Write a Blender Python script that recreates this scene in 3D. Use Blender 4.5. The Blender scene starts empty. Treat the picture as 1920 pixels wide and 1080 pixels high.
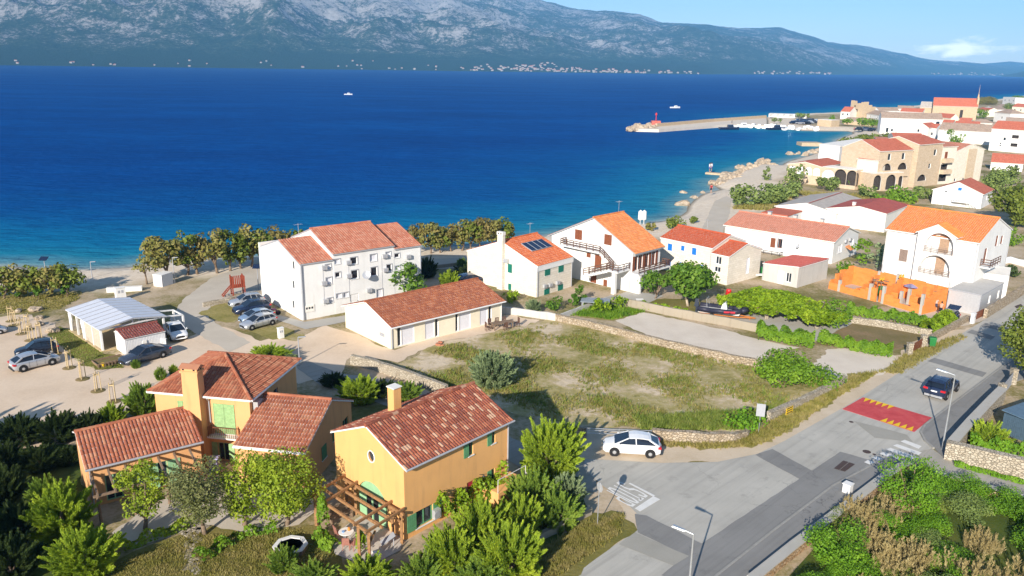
import bpy, math, random
import numpy as np
from mathutils import Vector, Matrix
from mathutils.geometry import tessellate_polygon
rnd = random.Random(11)
npr = np.random.default_rng(5)
SC = bpy.context.scene
COL = SC.collection
PI = math.pi
R = math.radians
# ---------------------------------------------------------------- survey helpers (pixel of the photo -> point on the ground)
F, CX, CY, CH = 1493., 960., 540., 27.6
PITCH, ROLL = R(15.6), R(.83)
FW = Vector((0, math.cos(PITCH), -math.sin(PITCH)))
UP0 = Vector((0, math.sin(PITCH), math.cos(PITCH)))
RT = math.cos(ROLL)*Vector((1, 0, 0)) + math.sin(ROLL)*UP0
UP = -math.sin(ROLL)*Vector((1, 0, 0)) + math.cos(ROLL)*UP0
CAM = Vector((0, 0, CH))
def ray(px, py): return FW + (px-CX)/F*RT + (CY-py)/F*UP
def G(px, py, z=0.):
    d = ray(px, py); t = (z-CH)/d.z
    return (d.x*t, d.y*t)
def proj(x, y, z):
    v = Vector((x, y, z))-CAM; de = v.dot(FW)
    return CX+F*v.dot(RT)/de, CY-F*v.dot(UP)/de
def Zat(x, y, py):
    lo, hi = -10., 80.
    for _ in range(50):
        m = (lo+hi)/2
        if proj(x, y, m)[1] > py: lo = m
        else: hi = m
    return lo
def ppm(x, y, z=0): return F/((Vector((x, y, z))-CAM).dot(FW))     # photo pixels per metre there
# ---------------------------------------------------------------- objects
def tag(o, label=None, cat=None, group=None, kind=None):
    if label: o['label'] = label
    if cat: o['category'] = cat
    if group: o['group'] = group
    if kind: o['kind'] = kind
    return o
def empty(name, loc=(0, 0, 0), rz=0., label=None, cat=None, group=None):
    o = bpy.data.objects.new(name, None); COL.objects.link(o)
    o.location = loc; o.rotation_euler = (0, 0, rz)
    return tag(o, label, cat, group)
def az2rz(az): return R(90-az)
class MB:
    def __init__(s): s.v = []; s.f = []; s.m = []; s.uv = []; s.X = None
    def P(s, p):
        p = Vector(p)
        if s.X is not None: p = s.X @ p
        s.v.append((p.x, p.y, p.z)); return len(s.v)-1
    def face(s, pts, m=0, uv=None):
        i = [s.P(p) for p in pts]; s.f.append(i); s.m.append(m); s.uv.append(uv); return s
    def box(s, x0, x1, y0, y1, z0, z1, m=0, taper=0.):
        t = taper
        a = [s.P(p) for p in ((x0, y0, z0), (x1, y0, z0), (x1, y1, z0), (x0, y1, z0), (x0+t, y0+t, z1), (x1-t, y0+t, z1), (x1-t, y1-t, z1), (x0+t, y1-t, z1))]
        for q in ((0, 3, 2, 1), (4, 5, 6, 7), (0, 1, 5, 4), (1, 2, 6, 5), (2, 3, 7, 6), (3, 0, 4, 7)):
            s.f.append([a[k] for k in q]); s.m.append(m); s.uv.append(None)
        return s
    def hexa(s, lo, hi, m=0):
        n = len(lo); a = [s.P(p) for p in lo]; b = [s.P(p) for p in hi]
        s.f.append(a[::-1]); s.m.append(m); s.uv.append(None)
        s.f.append(b); s.m.append(m); s.uv.append(None)
        for k in range(n):
            s.f.append([a[k], a[(k+1) % n], b[(k+1) % n], b[k]]); s.m.append(m); s.uv.append(None)
        return s
    def prism(s, poly, z0, z1, m=0):
        return s.hexa([(p[0], p[1], z0) for p in poly], [(p[0], p[1], z1) for p in poly], m)
    def tube(s, p, q, r0, r1=None, n=6, m=0, caps=True):
        r1 = r0 if r1 is None else r1
        p, q = Vector(p), Vector(q); d = (q-p)
        if d.length < 1e-6: return s
        d.normalize(); a = d.orthogonal().normalized(); b = d.cross(a)
        A = [p+(a*math.cos(2*PI*k/n)+b*math.sin(2*PI*k/n))*r0 for k in range(n)]
        B = [q+(a*math.cos(2*PI*k/n)+b*math.sin(2*PI*k/n))*r1 for k in range(n)]
        ia = [s.P(x) for x in A]; ib = [s.P(x) for x in B]
        for k in range(n):
            s.f.append([ia[k], ia[(k+1) % n], ib[(k+1) % n], ib[k]]); s.m.append(m); s.uv.append(None)
        if caps:
            s.f.append(ia[::-1]); s.m.append(m); s.uv.append(None); s.f.append(ib); s.m.append(m); s.uv.append(None)
        return s
    def path(s, pts, r0, r1=None, n=6, m=0):
        r1 = r0 if r1 is None else r1; k = len(pts)-1
        for i in range(k):
            s.tube(pts[i], pts[i+1], r0+(r1-r0)*i/k, r0+(r1-r0)*(i+1)/k, n, m)
        return s
    def bar(s, p, q, w, h, m=0):                       # rectangular beam, h along z
        p, q = Vector(p), Vector(q); d = (q-p).normalized()
        u = Vector((0, 0, 1)) if abs(d.z) < .95 else Vector((1, 0, 0))
        a = d.cross(u).normalized()*w/2; b = a.cross(d).normalized()*h/2
        return s.hexa([p-a-b, p+a-b, p+a+b, p-a+b], [q-a-b, q+a-b, q+a+b, q-a+b], m)
    def lathe(s, prof, n=12, c=(0, 0, 0), m=0, axis='z'):
        rings = []
        for r, z in prof:
            ring = []
            for k in range(n):
                a = 2*PI*k/n; p = (r*math.cos(a), r*math.sin(a), z)
                if axis == 'y': p = (p[0], p[2], p[1])
                if axis == 'x': p = (p[2], p[0], p[1])
                ring.append(s.P((c[0]+p[0], c[1]+p[1], c[2]+p[2])))
            rings.append(ring)
        for a, b in zip(rings, rings[1:]):
            for k in range(n):
                s.f.append([a[k], a[(k+1) % n], b[(k+1) % n], b[k]]); s.m.append(m); s.uv.append(None)
        for rg, rev in ((rings[0], True), (rings[-1], False)):
            s.f.append(rg[::-1] if rev else rg); s.m.append(m); s.uv.append(None)
        return s
    def build(s, name, mats, parent=None, smooth=False, loc=None):
        me = bpy.data.meshes.new(name); me.from_pydata(s.v, [], s.f)
        mats = mats if isinstance(mats, (list, tuple)) else [mats]
        for m in mats: me.materials.append(m)
        if len(mats) > 1: me.polygons.foreach_set('material_index', s.m)
        if any(u is not None for u in s.uv):
            l = me.uv_layers.new(name='UVMap'); out = []
            for f, u in zip(s.f, s.uv):
                if u is None: out += [0., 0.]*len(f)
                elif isinstance(u, tuple): out += list(u)*len(f)
                else:
                    for q in u: out += list(q)
            l.data.foreach_set('uv', out)
        if smooth: me.polygons.foreach_set('use_smooth', [True]*len(s.f))
        me.update()
        o = bpy.data.objects.new(name, me); COL.objects.link(o)
        if parent: o.parent = parent
        if loc: o.location = loc
        return o
def np_mesh(name, V, Fq, mat, parent=None, smooth=False, attr=None):
    """V (n,3), Fq (m,k) arrays"""
    me = bpy.data.meshes.new(name); n, k = Fq.shape
    me.vertices.add(len(V)); me.vertices.foreach_set('co', np.ascontiguousarray(V, dtype=np.float32).ravel())
    me.loops.add(n*k); me.loops.foreach_set('vertex_index', np.ascontiguousarray(Fq, dtype=np.int32).ravel())
    me.polygons.add(n); me.polygons.foreach_set('loop_start', np.arange(0, n*k, k, dtype=np.int32))
    if smooth: me.polygons.foreach_set('use_smooth', np.ones(n, dtype=bool))
    for m in (mat if isinstance(mat, (list, tuple)) else [mat]): me.materials.append(m)
    if attr:
        for an, av in attr.items():
            a = me.attributes.new(an, 'FLOAT', 'POINT'); a.data.foreach_set('value', np.ascontiguousarray(av, dtype=np.float32))
    me.update(calc_edges=True); me.validate()
    o = bpy.data.objects.new(name, me); COL.objects.link(o)
    if parent: o.parent = parent
    return o
def copy_tree(o, parent=None):
    c = o.copy(); COL.objects.link(c)
    if parent: c.parent = parent
    for ch in list(o.children): copy_tree(ch, c)
    return c
# ---------------------------------------------------------------- materials
class N:
    def __init__(s, name):
        s.mat = bpy.data.materials.new(name); s.mat.use_nodes = True
        s.t = s.mat.node_tree; s.n = s.t.nodes; s.n.clear()
        s.out = s.n.new('ShaderNodeOutputMaterial'); s.co = None
    def new(s, typ, **kw):
        x = s.n.new('ShaderNode'+typ)
        for k, v in kw.items():
            if k.startswith('_'): x.inputs[k[1:].replace('_', ' ')].default_value = v
            else: setattr(x, k, v)
        return x
    def ln(s, a, b): s.t.links.new(a, b)
    def coord(s, kind='Object'):
        if s.co is None: s.co = s.new('TexCoord')
        return s.co.outputs[kind]
    def noise(s, scale, detail=3, rough=.55, vec=None, dist=0.):
        x = s.new('TexNoise'); x.inputs['Scale'].default_value = scale; x.inputs['Detail'].default_value = detail
        x.inputs['Roughness'].default_value = rough; x.inputs['Distortion'].default_value = dist
        s.ln(vec if vec is not None else s.coord(), x.inputs['Vector']); return x.outputs['Fac']
    def ramp(s, fac, stops, interp='LINEAR'):
        x = s.new('ValToRGB'); r = x.color_ramp; r.interpolation = interp
        while len(r.elements) < len(stops): r.elements.new(.5)
        for e, (p, c) in zip(r.elements, stops):
            e.position = p; e.color = (*c, 1) if len(c) == 3 else c
        s.ln(fac, x.inputs[0]); return x.outputs[0]
    def mix(s, fac, a, b, mode='MIX'):
        x = s.new('Mix'); x.data_type = 'RGBA'; x.blend_type = mode
        for v, i in ((fac, 0), (a, 6), (b, 7)):
            if isinstance(v, (int, float)): x.inputs[i].default_value = v
            elif isinstance(v, (tuple, list)): x.inputs[i].default_value = (*v[:3], 1)
            else: s.ln(v, x.inputs[i])
        return x.outputs[2]
    def math(s, op, a, b=None, c=None, clamp=False):
        x = s.new('Math'); x.operation = op; x.use_clamp = clamp
        for i, v in enumerate((a, b, c)):
            if v is None: continue
            if isinstance(v, (int, float)): x.inputs[i].default_value = v
            else: s.ln(v, x.inputs[i])
        return x.outputs[0]
    def mapping(s, vec, scale=(1, 1, 1), rot=(0, 0, 0)):
        x = s.new('Mapping'); x.inputs['Scale'].default_value = scale; x.inputs['Rotation'].default_value = rot
        s.ln(vec, x.inputs['Vector']); return x.outputs[0]
    def attr(s, name):
        x = s.new('Attribute'); x.attribute_name = name; return x.outputs['Fac']
    def bsdf(s, col, rough=.8, bump=None, bs=.3, bd=.02, spec=.3, metal=0., coat=0.):
        b = s.new('BsdfPrincipled')
        if isinstance(col, (tuple, list)): b.inputs['Base Color'].default_value = (*col[:3], 1)
        else: s.ln(col, b.inputs['Base Color'])
        if isinstance(rough, (int, float)): b.inputs['Roughness'].default_value = rough
        else: s.ln(rough, b.inputs['Roughness'])
        b.inputs['Specular IOR Level'].default_value = spec; b.inputs['Metallic'].default_value = metal
        b.inputs['Coat Weight'].default_value = coat; b.inputs['Coat Roughness'].default_value = .05
        if bump is not None:
            u = s.new('Bump'); u.inputs['Strength'].default_value = bs; u.inputs['Distance'].default_value = bd
            s.ln(bump, u.inputs['Height']); s.ln(u.outputs[0], b.inputs['Normal'])
        s.ln(b.outputs[0], s.out.inputs[0]); s.b = b
        return s.mat
def sc(c, k): return tuple(min(1., max(0., x*k)) for x in c)
def m_plain(name, c, rough=.6, var=.08, scale=4., bump=.0, spec=.3, metal=0., coat=0.):
    n = N(name); f = n.noise(scale, 4)
    col = n.ramp(f, [(.3, sc(c, 1-var)), (.7, sc(c, 1+var))])
    return n.bsdf(col, rough, f if bump else None, bump, .02, spec, metal, coat)
def m_plaster(name, c, dirt=.10, dirtc=(.35, .28, .2)):
    n = N(name); a = n.noise(.45, 5, .6); fine = n.noise(14, 4, .7)
    col = n.ramp(a, [(.3, sc(c, .93)), (.5, c), (.72, sc(c, 1.05))])
    st = n.noise(1., 5, .65, n.mapping(n.coord(), (2.2, 2.2, .25)))
    col = n.mix(n.ramp(st, [(.52, (0, 0, 0)), (.85, (dirt*2.2,)*3)]), col, dirtc)
    return n.bsdf(col, .9, fine, .25, .02, .2)
def m_tiles(name, cols, weather=.35, dark=(.10, .045, .03)):
    n = N(name); uv = n.coord('UV')
    w = n.new('TexWhiteNoise'); w.noise_dimensions = '2D'
    fl = n.new('VectorMath'); fl.operation = 'FLOOR'; n.ln(uv, fl.inputs[0]); n.ln(fl.outputs[0], w.inputs['Vector'])
    k = len(cols); col = n.ramp(w.outputs['Value'], [(i/k, c) for i, c in enumerate(cols)], 'CONSTANT')
    big = n.noise(.6, 5, .6); fine = n.noise(9, 4, .7)
    col = n.mix(n.ramp(big, [(.45, (0, 0, 0)), (.8, (weather,)*3)]), col, dark)
    col = n.mix(n.ramp(fine, [(.3, (.12,)*3), (.7, (0, 0, 0))]), col, (.5, .36, .27))
    # joints between flat-laid tiles
    sx = n.new('SeparateXYZ'); n.ln(uv, sx.inputs[0])
    bump = n.math('ABSOLUTE', n.math('SINE', n.math('MULTIPLY', sx.outputs[0], PI)))
    fr = n.math('FRACT', sx.outputs[1]); bump = n.math('ADD', bump, n.math('MULTIPLY', fr, -.6))
    return n.bsdf(col, .85, bump, .0 if name.endswith('barrel') else .6, .08, .2)
def m_rubble(name, c1, c2, c3, scale=2.6, bs=.9):
    n = N(name); v = n.new('TexVoronoi'); v.feature = 'F1'; v.inputs['Scale'].default_value = scale
    wv = n.new('VectorMath'); wv.operation = 'ADD'; nz = n.new('TexNoise'); nz.inputs['Scale'].default_value = 2.; n.ln(n.coord(), nz.inputs['Vector'])
    sc_ = n.new('VectorMath'); sc_.operation = 'SCALE'; sc_.inputs['Scale'].default_value = .25; n.ln(nz.outputs['Color'], sc_.inputs[0])
    mp = n.mapping(n.coord(), (1, 1, 1.45)); n.ln(mp, wv.inputs[0]); n.ln(sc_.outputs[0], wv.inputs[1]); n.ln(wv.outputs[0], v.inputs['Vector'])
    e = n.new('TexVoronoi'); e.feature = 'DISTANCE_TO_EDGE'; e.inputs['Scale'].default_value = scale; n.ln(wv.outputs[0], e.inputs['Vector'])
    hs = n.new('SeparateColor'); n.ln(v.outputs['Color'], hs.inputs[0])
    col = n.ramp(hs.outputs[0], [(0., c1), (.5, c2), (1., c3)])
    col = n.mix(n.noise(9, 4, .7), n.mix(.25, col, (.12, .09, .06)), col)
    edge = n.ramp(e.outputs['Distance'], [(0., (0, 0, 0)), (.09, (1, 1, 1))])
    col = n.mix(edge, sc(c1, .55), col)
    h = n.mix(.15, edge, hs.outputs[1])
    return n.bsdf(col, .92, h, bs, .06, .15)
def m_ashlar(name, c1, c2, bw=.5, bh=.24, mortar=None):
    n = N(name)
    geo = n.coord('Object'); sx = n.new('SeparateXYZ'); n.ln(geo, sx.inputs[0])
    cx = n.new('CombineXYZ'); n.ln(n.math('ADD', sx.outputs[0], sx.outputs[1]), cx.inputs[0]); n.ln(sx.outputs[2], cx.inputs[1])
    b = n.new('TexBrick'); b.inputs['Scale'].default_value = 1.; b.inputs['Brick Width'].default_value = bw; b.inputs['Row Height'].default_value = bh
    b.inputs['Mortar Size'].default_value = .012; b.inputs['Color1'].default_value = (*c1, 1); b.inputs['Color2'].default_value = (*c2, 1)
    b.inputs['Mortar'].default_value = (*(mortar or sc(c1, .75)), 1); n.ln(cx.outputs[0], b.inputs['Vector'])
    col = n.mix(n.ramp(n.noise(1.3, 5, .6), [(.35, (.35,)*3), (.65, (0, 0, 0))]), b.outputs['Color'], sc(c2, .72))
    return n.bsdf(col, .9, b.outputs['Fac'], -.4, .02, .2)
def m_leaf(name, cols, rough=.55, trans=.32):
    n = N(name); f = n.noise(.9, 3, .6); g = n.noise(17, 2, .6)
    mixf = n.math('ADD', n.math('MULTIPLY', f, .6), n.math('MULTIPLY', g, .4))
    k = len(cols); col = n.ramp(mixf, [(.34+.32*i/(k-1), c) for i, c in enumerate(cols)])
    n.bsdf(col, rough, spec=.2)
    tr = n.new('BsdfTranslucent'); n.ln(col, tr.inputs[0])
    mx = n.new('MixShader'); mx.inputs[0].default_value = trans
    n.ln(n.b.outputs[0], mx.inputs[1]); n.ln(tr.outputs[0], mx.inputs[2]); n.ln(mx.outputs[0], n.out.inputs[0])
    return n.mat
def m_ground(name, cols, scale=.25, fine=6., bump=.4, rough=.95, pos=(.3, .7), bd=.05, speck=None):
    n = N(name); a = n.noise(scale, 7, .62); b = n.noise(fine, 4, .7)
    f = n.math('ADD', n.math('MULTIPLY', a, .72), n.math('MULTIPLY', b, .28)); k = len(cols)
    col = n.ramp(f, [(pos[0]+(pos[1]-pos[0])*i/(k-1), c) for i, c in enumerate(cols)])
    if speck:
        v = n.noise(speck[1], 3, .75); col = n.mix(n.ramp(v, [(speck[2], (0, 0, 0)), (speck[2]+.06, (.8,)*3)]), col, speck[0])
    return n.bsdf(col, rough, b, bump, bd, .15)
def m_glass(name, c=(.02, .03, .04), rough=.06):
    n = N(name); return n.bsdf(c, rough, spec=.6)
# ================================================================ light, sky, camera
SUN_AZ, SUN_EL = 202., 23.
def make_world():
    w = bpy.data.worlds.new("World"); SC.world = w; w.use_nodes = True
    t = w.node_tree; t.nodes.clear()
    n = N.__new__(N); n.t = t; n.n = t.nodes; n.co = None
    out = n.new('OutputWorld'); bg = n.new('Background')
    sky = n.new('TexSky'); sky.sky_type = 'NISHITA'; sky.sun_disc = False
    sky.sun_elevation = R(SUN_EL); sky.sun_rotation = R(SUN_AZ); sky.altitude = 0; sky.air_density = 1.0; sky.dust_density = .2; sky.ozone_density = 4.
    g = n.coord('Generated'); s = n.new('SeparateXYZ'); n.ln(g, s.inputs[0])
    az = n.math('ARCTAN2', s.outputs[0], s.outputs[1]); el = s.outputs[2]
    # low cumulus bank far off to the right, plus thin high veil
    cv = n.new('CombineXYZ'); n.ln(n.math('MULTIPLY', az, 26.), cv.inputs[0]); n.ln(n.math('MULTIPLY', el, 75.), cv.inputs[1])
    puff = n.noise(1., 6, .55, cv.outputs[0], .3)
    def band(x, c, h): return n.math('SUBTRACT', 1., n.math('DIVIDE', n.math('ABSOLUTE', n.math('SUBTRACT', x, c)), h), clamp=True)
    m = n.math('MULTIPLY', band(az, .495, .10), band(el, .026, .022))
    m = n.math('ADD', n.math('MULTIPLY', m, .75), n.math('MULTIPLY', n.math('SUBTRACT', puff, .5), 1.3))
    m = n.math('MULTIPLY', n.math('SUBTRACT', m, .40), 3.2, clamp=True)
    cv2 = n.new('CombineXYZ'); n.ln(n.math('MULTIPLY', az, 3.), cv2.inputs[0]); n.ln(n.math('MULTIPLY', el, 22.), cv2.inputs[1])
    veil = n.math('MULTIPLY', n.math('SUBTRACT', n.noise(1., 5, .6, cv2.outputs[0], .6), .38), 2.2, clamp=True)
    veil = n.math('MULTIPLY', veil, .3)
    col = n.mix(veil, sky.outputs[0], (5.2, 7.2, 9.2))
    col = n.mix(m, col, (15., 14.6, 14.4))
    n.ln(col, bg.inputs[0]); bg.inputs[1].default_value = SKY_STR
    n.ln(bg.outputs[0], out.inputs[0])
SKY_STR = .088
make_world()
sl = bpy.data.lights.new('sun', 'SUN'); sl.energy = 5.0; sl.angle = R(.5); sl.color = (1., .915, .80)
so = bpy.data.objects.new('sun', sl); COL.objects.link(so)
sd = Vector((math.sin(R(SUN_AZ))*math.cos(R(SUN_EL)), math.cos(R(SUN_AZ))*math.cos(R(SUN_EL)), math.sin(R(SUN_EL))))
so.rotation_euler = sd.to_track_quat('Z', 'Y').to_euler(); so.location = sd*200
cd = bpy.data.cameras.new('camera'); cd.sensor_width = 36.; cd.lens = F/1920*36; cd.clip_start = .5; cd.clip_end = 40000
co = bpy.data.objects.new('camera', cd); COL.objects.link(co); SC.camera = co
mw = Matrix((RT, UP, -FW)).transposed().to_4x4(); mw.translation = CAM; co.matrix_world = mw
vs = SC.view_settings; vs.view_transform = 'Standard'; vs.look = 'None'; vs.exposure = .58; vs.gamma = 1.
SC.cycles.volume_bounces = 0; SC.cycles.max_bounces = 6; SC.cycles.transparent_max_bounces = 6
SC.cycles.use_denoising = True
# ================================================================ materials
M = {}
M['asphalt'] = m_ground('asphalt', [(.245, .235, .215), (.30, .29, .265), (.335, .322, .295)], .35, 22, .25, .9, (.3, .7), .01)
M['asphalt_lane'] = m_ground('asphalt_lane', [(.22, .205, .18), (.265, .247, .217), (.30, .28, .245)], .3, 22, .25, .9, (.3, .7), .01)
M['asphalt_dark'] = m_ground('asphalt_dark', [(.155, .152, .148), (.185, .181, .176), (.21, .205, .198)], .6, 22, .25, .9, (.3, .7), .01)
M['asphalt_pale'] = m_ground('asphalt_pale', [(.28, .265, .23), (.33, .315, .275), (.36, .34, .30)], .5, 22, .25, .9, (.3, .7), .01)
def m_asphalt(name, c):
    n = N(name); a = n.noise(.22, 6, .6); b = n.noise(30, 3, .7); col = n.ramp(n.math('ADD', n.math('MULTIPLY', a, .75), n.math('MULTIPLY', b, .25)), [(.3, sc(c, .80)), (.5, c), (.7, sc(c, 1.13))])
    tr = n.noise(1., 5, .6, n.mapping(n.mapping(n.coord(), (1, 1, 1), (0, 0, R(45))), (2.2, .05, 1.))); col = n.mix(n.ramp(tr, [(.48, (0, 0, 0)), (.70, (.42,)*3)]), col, sc(c, .60))
    st = n.noise(.55, 5, .7); col = n.mix(n.ramp(st, [(.58, (0, 0, 0)), (.68, (.42,)*3)]), col, sc(c, .55))
    v = n.new('TexVoronoi'); v.feature = 'DISTANCE_TO_EDGE'; v.inputs['Scale'].default_value = .22; wv = n.new('VectorMath'); wv.operation = 'ADD'; nz = n.new('TexNoise'); nz.inputs['Scale'].default_value = .7; nz.inputs['Detail'].default_value = 6; n.ln(n.coord(), nz.inputs['Vector']); q = n.new('VectorMath'); q.operation = 'SCALE'; q.inputs['Scale'].default_value = 2.6; n.ln(nz.outputs['Color'], q.inputs[0]); n.ln(n.coord(), wv.inputs[0]); n.ln(q.outputs[0], wv.inputs[1]); n.ln(wv.outputs[0], v.inputs['Vector'])
    ck = n.math('MULTIPLY', n.ramp(v.outputs['Distance'], [(.0, (1, 1, 1)), (.006, (0, 0, 0))]), n.ramp(n.noise(.16, 3), [(.5, (0, 0, 0)), (.6, (.75,)*3)]))
    return n.bsdf(n.mix(ck, col, sc(c, .35)), .9, b, .25, .01, .2)
M['asphalt'] = m_asphalt('asphalt', (.43, .41, .365)); M['asphalt_lane'] = m_asphalt('asphalt_lane', (.37, .345, .30)); M['asphalt_dark'] = m_asphalt('asphalt_dark', (.235, .23, .22))
M['kerb'] = m_plain('kerb_concrete', (.30, .29, .265), .9, .12, 3, .1)
M['concrete'] = m_plaster('concrete', (.42, .40, .36), .2)
M['path'] = m_ground('path_concrete', [(.45, .395, .32), (.51, .45, .37), (.56, .5, .415)], .3, 9, .2)
M['gravel'] = m_ground('gravel_lot', [(.55, .42, .30), (.66, .52, .385), (.74, .60, .46)], .16, 3.5, .5, .95, (.3, .7), .04)
M['gravel_white'] = m_ground('crushed_stone', [(.58, .50, .41), (.64, .56, .465), (.69, .61, .51)], .3, 8, .5, .95, (.35, .65), .04)
M['sand'] = m_ground('sand_dirt', [(.46, .36, .24), (.56, .455, .33), (.62, .52, .40)], .4, 6, .5)
M['dry_grass'] = m_ground('dry_grass_ground', [(.15, .155, .032), (.24, .21, .065), (.31, .26, .10), (.46, .38, .26)], .35, 2.6, .8, .95, (.33, .66), .12)
M['field'] = m_ground('field_ground', [(.19, .175, .05), (.29, .25, .09), (.37, .31, .14), (.46, .365, .22), (.60, .49, .35)], .17, 1.3, .8, .95, (.39, .585), .12, ((.66, .57, .46), 3.2, .61))
M['lawn'] = m_ground('lawn_ground', [(.11, .115, .022), (.18, .16, .042), (.25, .205, .075)], .3, 4, .8, .95, (.3, .7), .08)
M['lawn_brown'] = m_ground('lawn_brown_ground', [(.15, .125, .045), (.20, .155, .07), (.30, .20, .12)], .25, 4, .6, .95, (.35, .68), .06)
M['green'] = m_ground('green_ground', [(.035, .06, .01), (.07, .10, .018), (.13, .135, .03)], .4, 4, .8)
M['paving'] = m_ashlar('patio_paving', (.50, .455, .40), (.56, .51, .45), .5, .4)
M['paving'].node_tree.nodes['Brick Texture'].inputs['Scale'].default_value = 1.
M['white_paint'] = m_ground('road_paint', [(.62, .61, .58), (.74, .73, .70)], 2.5, 16, .1, .7)
M['red_paint'] = m_ground('red_road_paint', [(.40, .045, .05), (.52, .075, .08), (.58, .12, .11)], 1.2, 14, .1, .8)
M['yellow_paint'] = m_ground('yellow_road_paint', [(.72, .46, .02), (.80, .53, .03)], 2, 14, .1, .7)
M['iron'] = m_plain('cast_iron', (.075, .05, .042), .7, .3, 12, .3)
# ================================================================ coast and terrain
ZS = -1.2
coast_px = [(-900, 520), (-300, 504), (0, 499), (143, 506), (240, 501), (283, 492), (350, 488), (500, 481), (650, 472), (791, 464), (890, 461),
            (960, 452), (1040, 440), (1120, 430), (1213, 419), (1241, 415), (1274, 405), (1284, 398), (1291, 383), (1315, 364), (1352, 355), (1338, 350),
            (1342, 340), (1360, 335), (1375, 326), (1395, 316), (1418, 309), (1447, 311), (1460, 313), (1475, 303), (1509, 294), (1529, 287),
            (1545, 280), (1570, 261), (1592, 254), (1600, 249), (1587, 246), (1540, 246), (1502, 245), (1477, 242), (1440, 241.5), (1437, 220), (1500, 215),
            (1560, 213), (1650, 205), (1740, 197), (1840, 190), (1875, 186), (1925, 179), (2100, 169), (2600, 163)]
coast = np.array([G(x, y, ZS) for x, y in coast_px])
land_poly = np.vstack([coast, [[1600, 700], [1600, -120], [-400, -120], [-400, coast[0][1]]]])
def seg_dist(X, Y, poly, closed=False):
    d = np.full(X.shape, 1e9); k = len(poly)
    for i in range(k if closed else k-1):
        ax, ay = poly[i]; bx, by = poly[(i+1) % k]; dx, dy = bx-ax, by-ay
        t = np.clip(((X-ax)*dx+(Y-ay)*dy)/(dx*dx+dy*dy+1e-12), 0, 1)
        d = np.minimum(d, np.hypot(X-ax-t*dx, Y-ay-t*dy))
    return d
def inside(X, Y, poly):
    c = np.zeros(X.shape, bool); k = len(poly)
    for i in range(k):
        ax, ay = poly[i]; bx, by = poly[(i+1) % k]
        with np.errstate(divide='ignore', invalid='ignore'):
            c ^= ((ay > Y) != (by > Y)) & (X < (bx-ax)*(Y-ay)/(by-ay)+ax)
    return c
def vnoise(x, y, seed=0):
    xi, yi = np.floor(x).astype(np.int64), np.floor(y).astype(np.int64); xf, yf = x-xi, y-yi
    u, v = xf*xf*(3-2*xf), yf*yf*(3-2*yf)
    def h(a, b):
        q = (a*374761393+b*668265263+seed*1442695041) & 0xffffffff
        q = ((q ^ (q >> 13))*1274126177) & 0xffffffff
        return ((q ^ (q >> 16)) & 0xffff)/65535.
    return (h(xi, yi)*(1-u)+h(xi+1, yi)*u)*(1-v)+(h(xi, yi+1)*(1-u)+h(xi+1, yi+1)*u)*v
def fbm(x, y, o=5, seed=0, ridged=False):
    t = 0; a = 1.; s = 0
    for k in range(o):
        q = vnoise(x*2**k+k*17.3, y*2**k-k*9.1, seed+k)
        if ridged: q = 1-np.abs(2*q-1)
        t = t+a*q; s += a; a *= .52
    return t/s
def grid_faces(nr, nc):
    i = np.arange(nr*nc).reshape(nr, nc)
    return np.stack([i[:-1, :-1], i[:-1, 1:], i[1:, 1:], i[1:, :-1]], -1).reshape(-1, 4)
def fan(y0, y1, ratio, s0, s1, ns):
    ys = [y0+60]
    while ys[-1] < y1+60: ys.append(ys[-1]*ratio)
    Y = np.array(ys)[:, None]; S = np.linspace(s0, s1, ns)[None, :]
    return S*Y+0*Y, Y-60+0*S
X, Y = fan(5, 1250, 1.0095, -1., 1.25, 330)
ins = inside(X, Y, land_poly); dc = seg_dist(X, Y, coast)
wob = (fbm(X*.15, Y*.15, 3, 3)-.5)*3.
din = np.where(ins, dc, -dc)+wob*np.clip(dc/4, .0, 1)
tt = np.clip((din+.0)/6., 0, 1)
Z = np.where(din > 0, ZS+(-ZS)*(tt*tt*(3-2*tt)), ZS+din*.13)
Z = np.where(din > 6, 0, np.maximum(Z, -7)); Z = np.where(din > 0, np.minimum(Z, 0), Z)
n = N('land_soil')
sh = n.attr('shore'); base_f = n.noise(.12, 7, .6); fine = n.noise(3., 5, .7)
dry = n.ramp(n.math('ADD', n.math('MULTIPLY', base_f, .7), n.math('MULTIPLY', fine, .3)), [(.36, (.13, .125, .035)), (.45, (.22, .19, .075)), (.53, (.42, .33, .22)), (.66, (.56, .45, .33))])
peb = n.ramp(n.noise(1.1, 6, .7), [(.3, (.56, .46, .35)), (.55, (.68, .58, .46)), (.75, (.74, .66, .55))])
edge = n.math('ADD', sh, n.math('MULTIPLY', n.math('SUBTRACT', n.noise(.12, 4), .5), 14.))
col = n.mix(n.math('DIVIDE', n.math('SUBTRACT', edge, 13.), 5., clamp=True), peb, dry)
col = n.mix(n.math('DIVIDE', n.math('SUBTRACT', sh, .3), 1.0, clamp=True), (.22, .19, .14), col)
M['land'] = n.bsdf(col, .95, fine, .5, .06, .15)
o = np_mesh('ground', np.stack([X, Y, Z], -1).reshape(-1, 3), grid_faces(*X.shape), M['land'], None, True, {'shore': din.ravel()}); tag(o, kind='structure')
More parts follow.
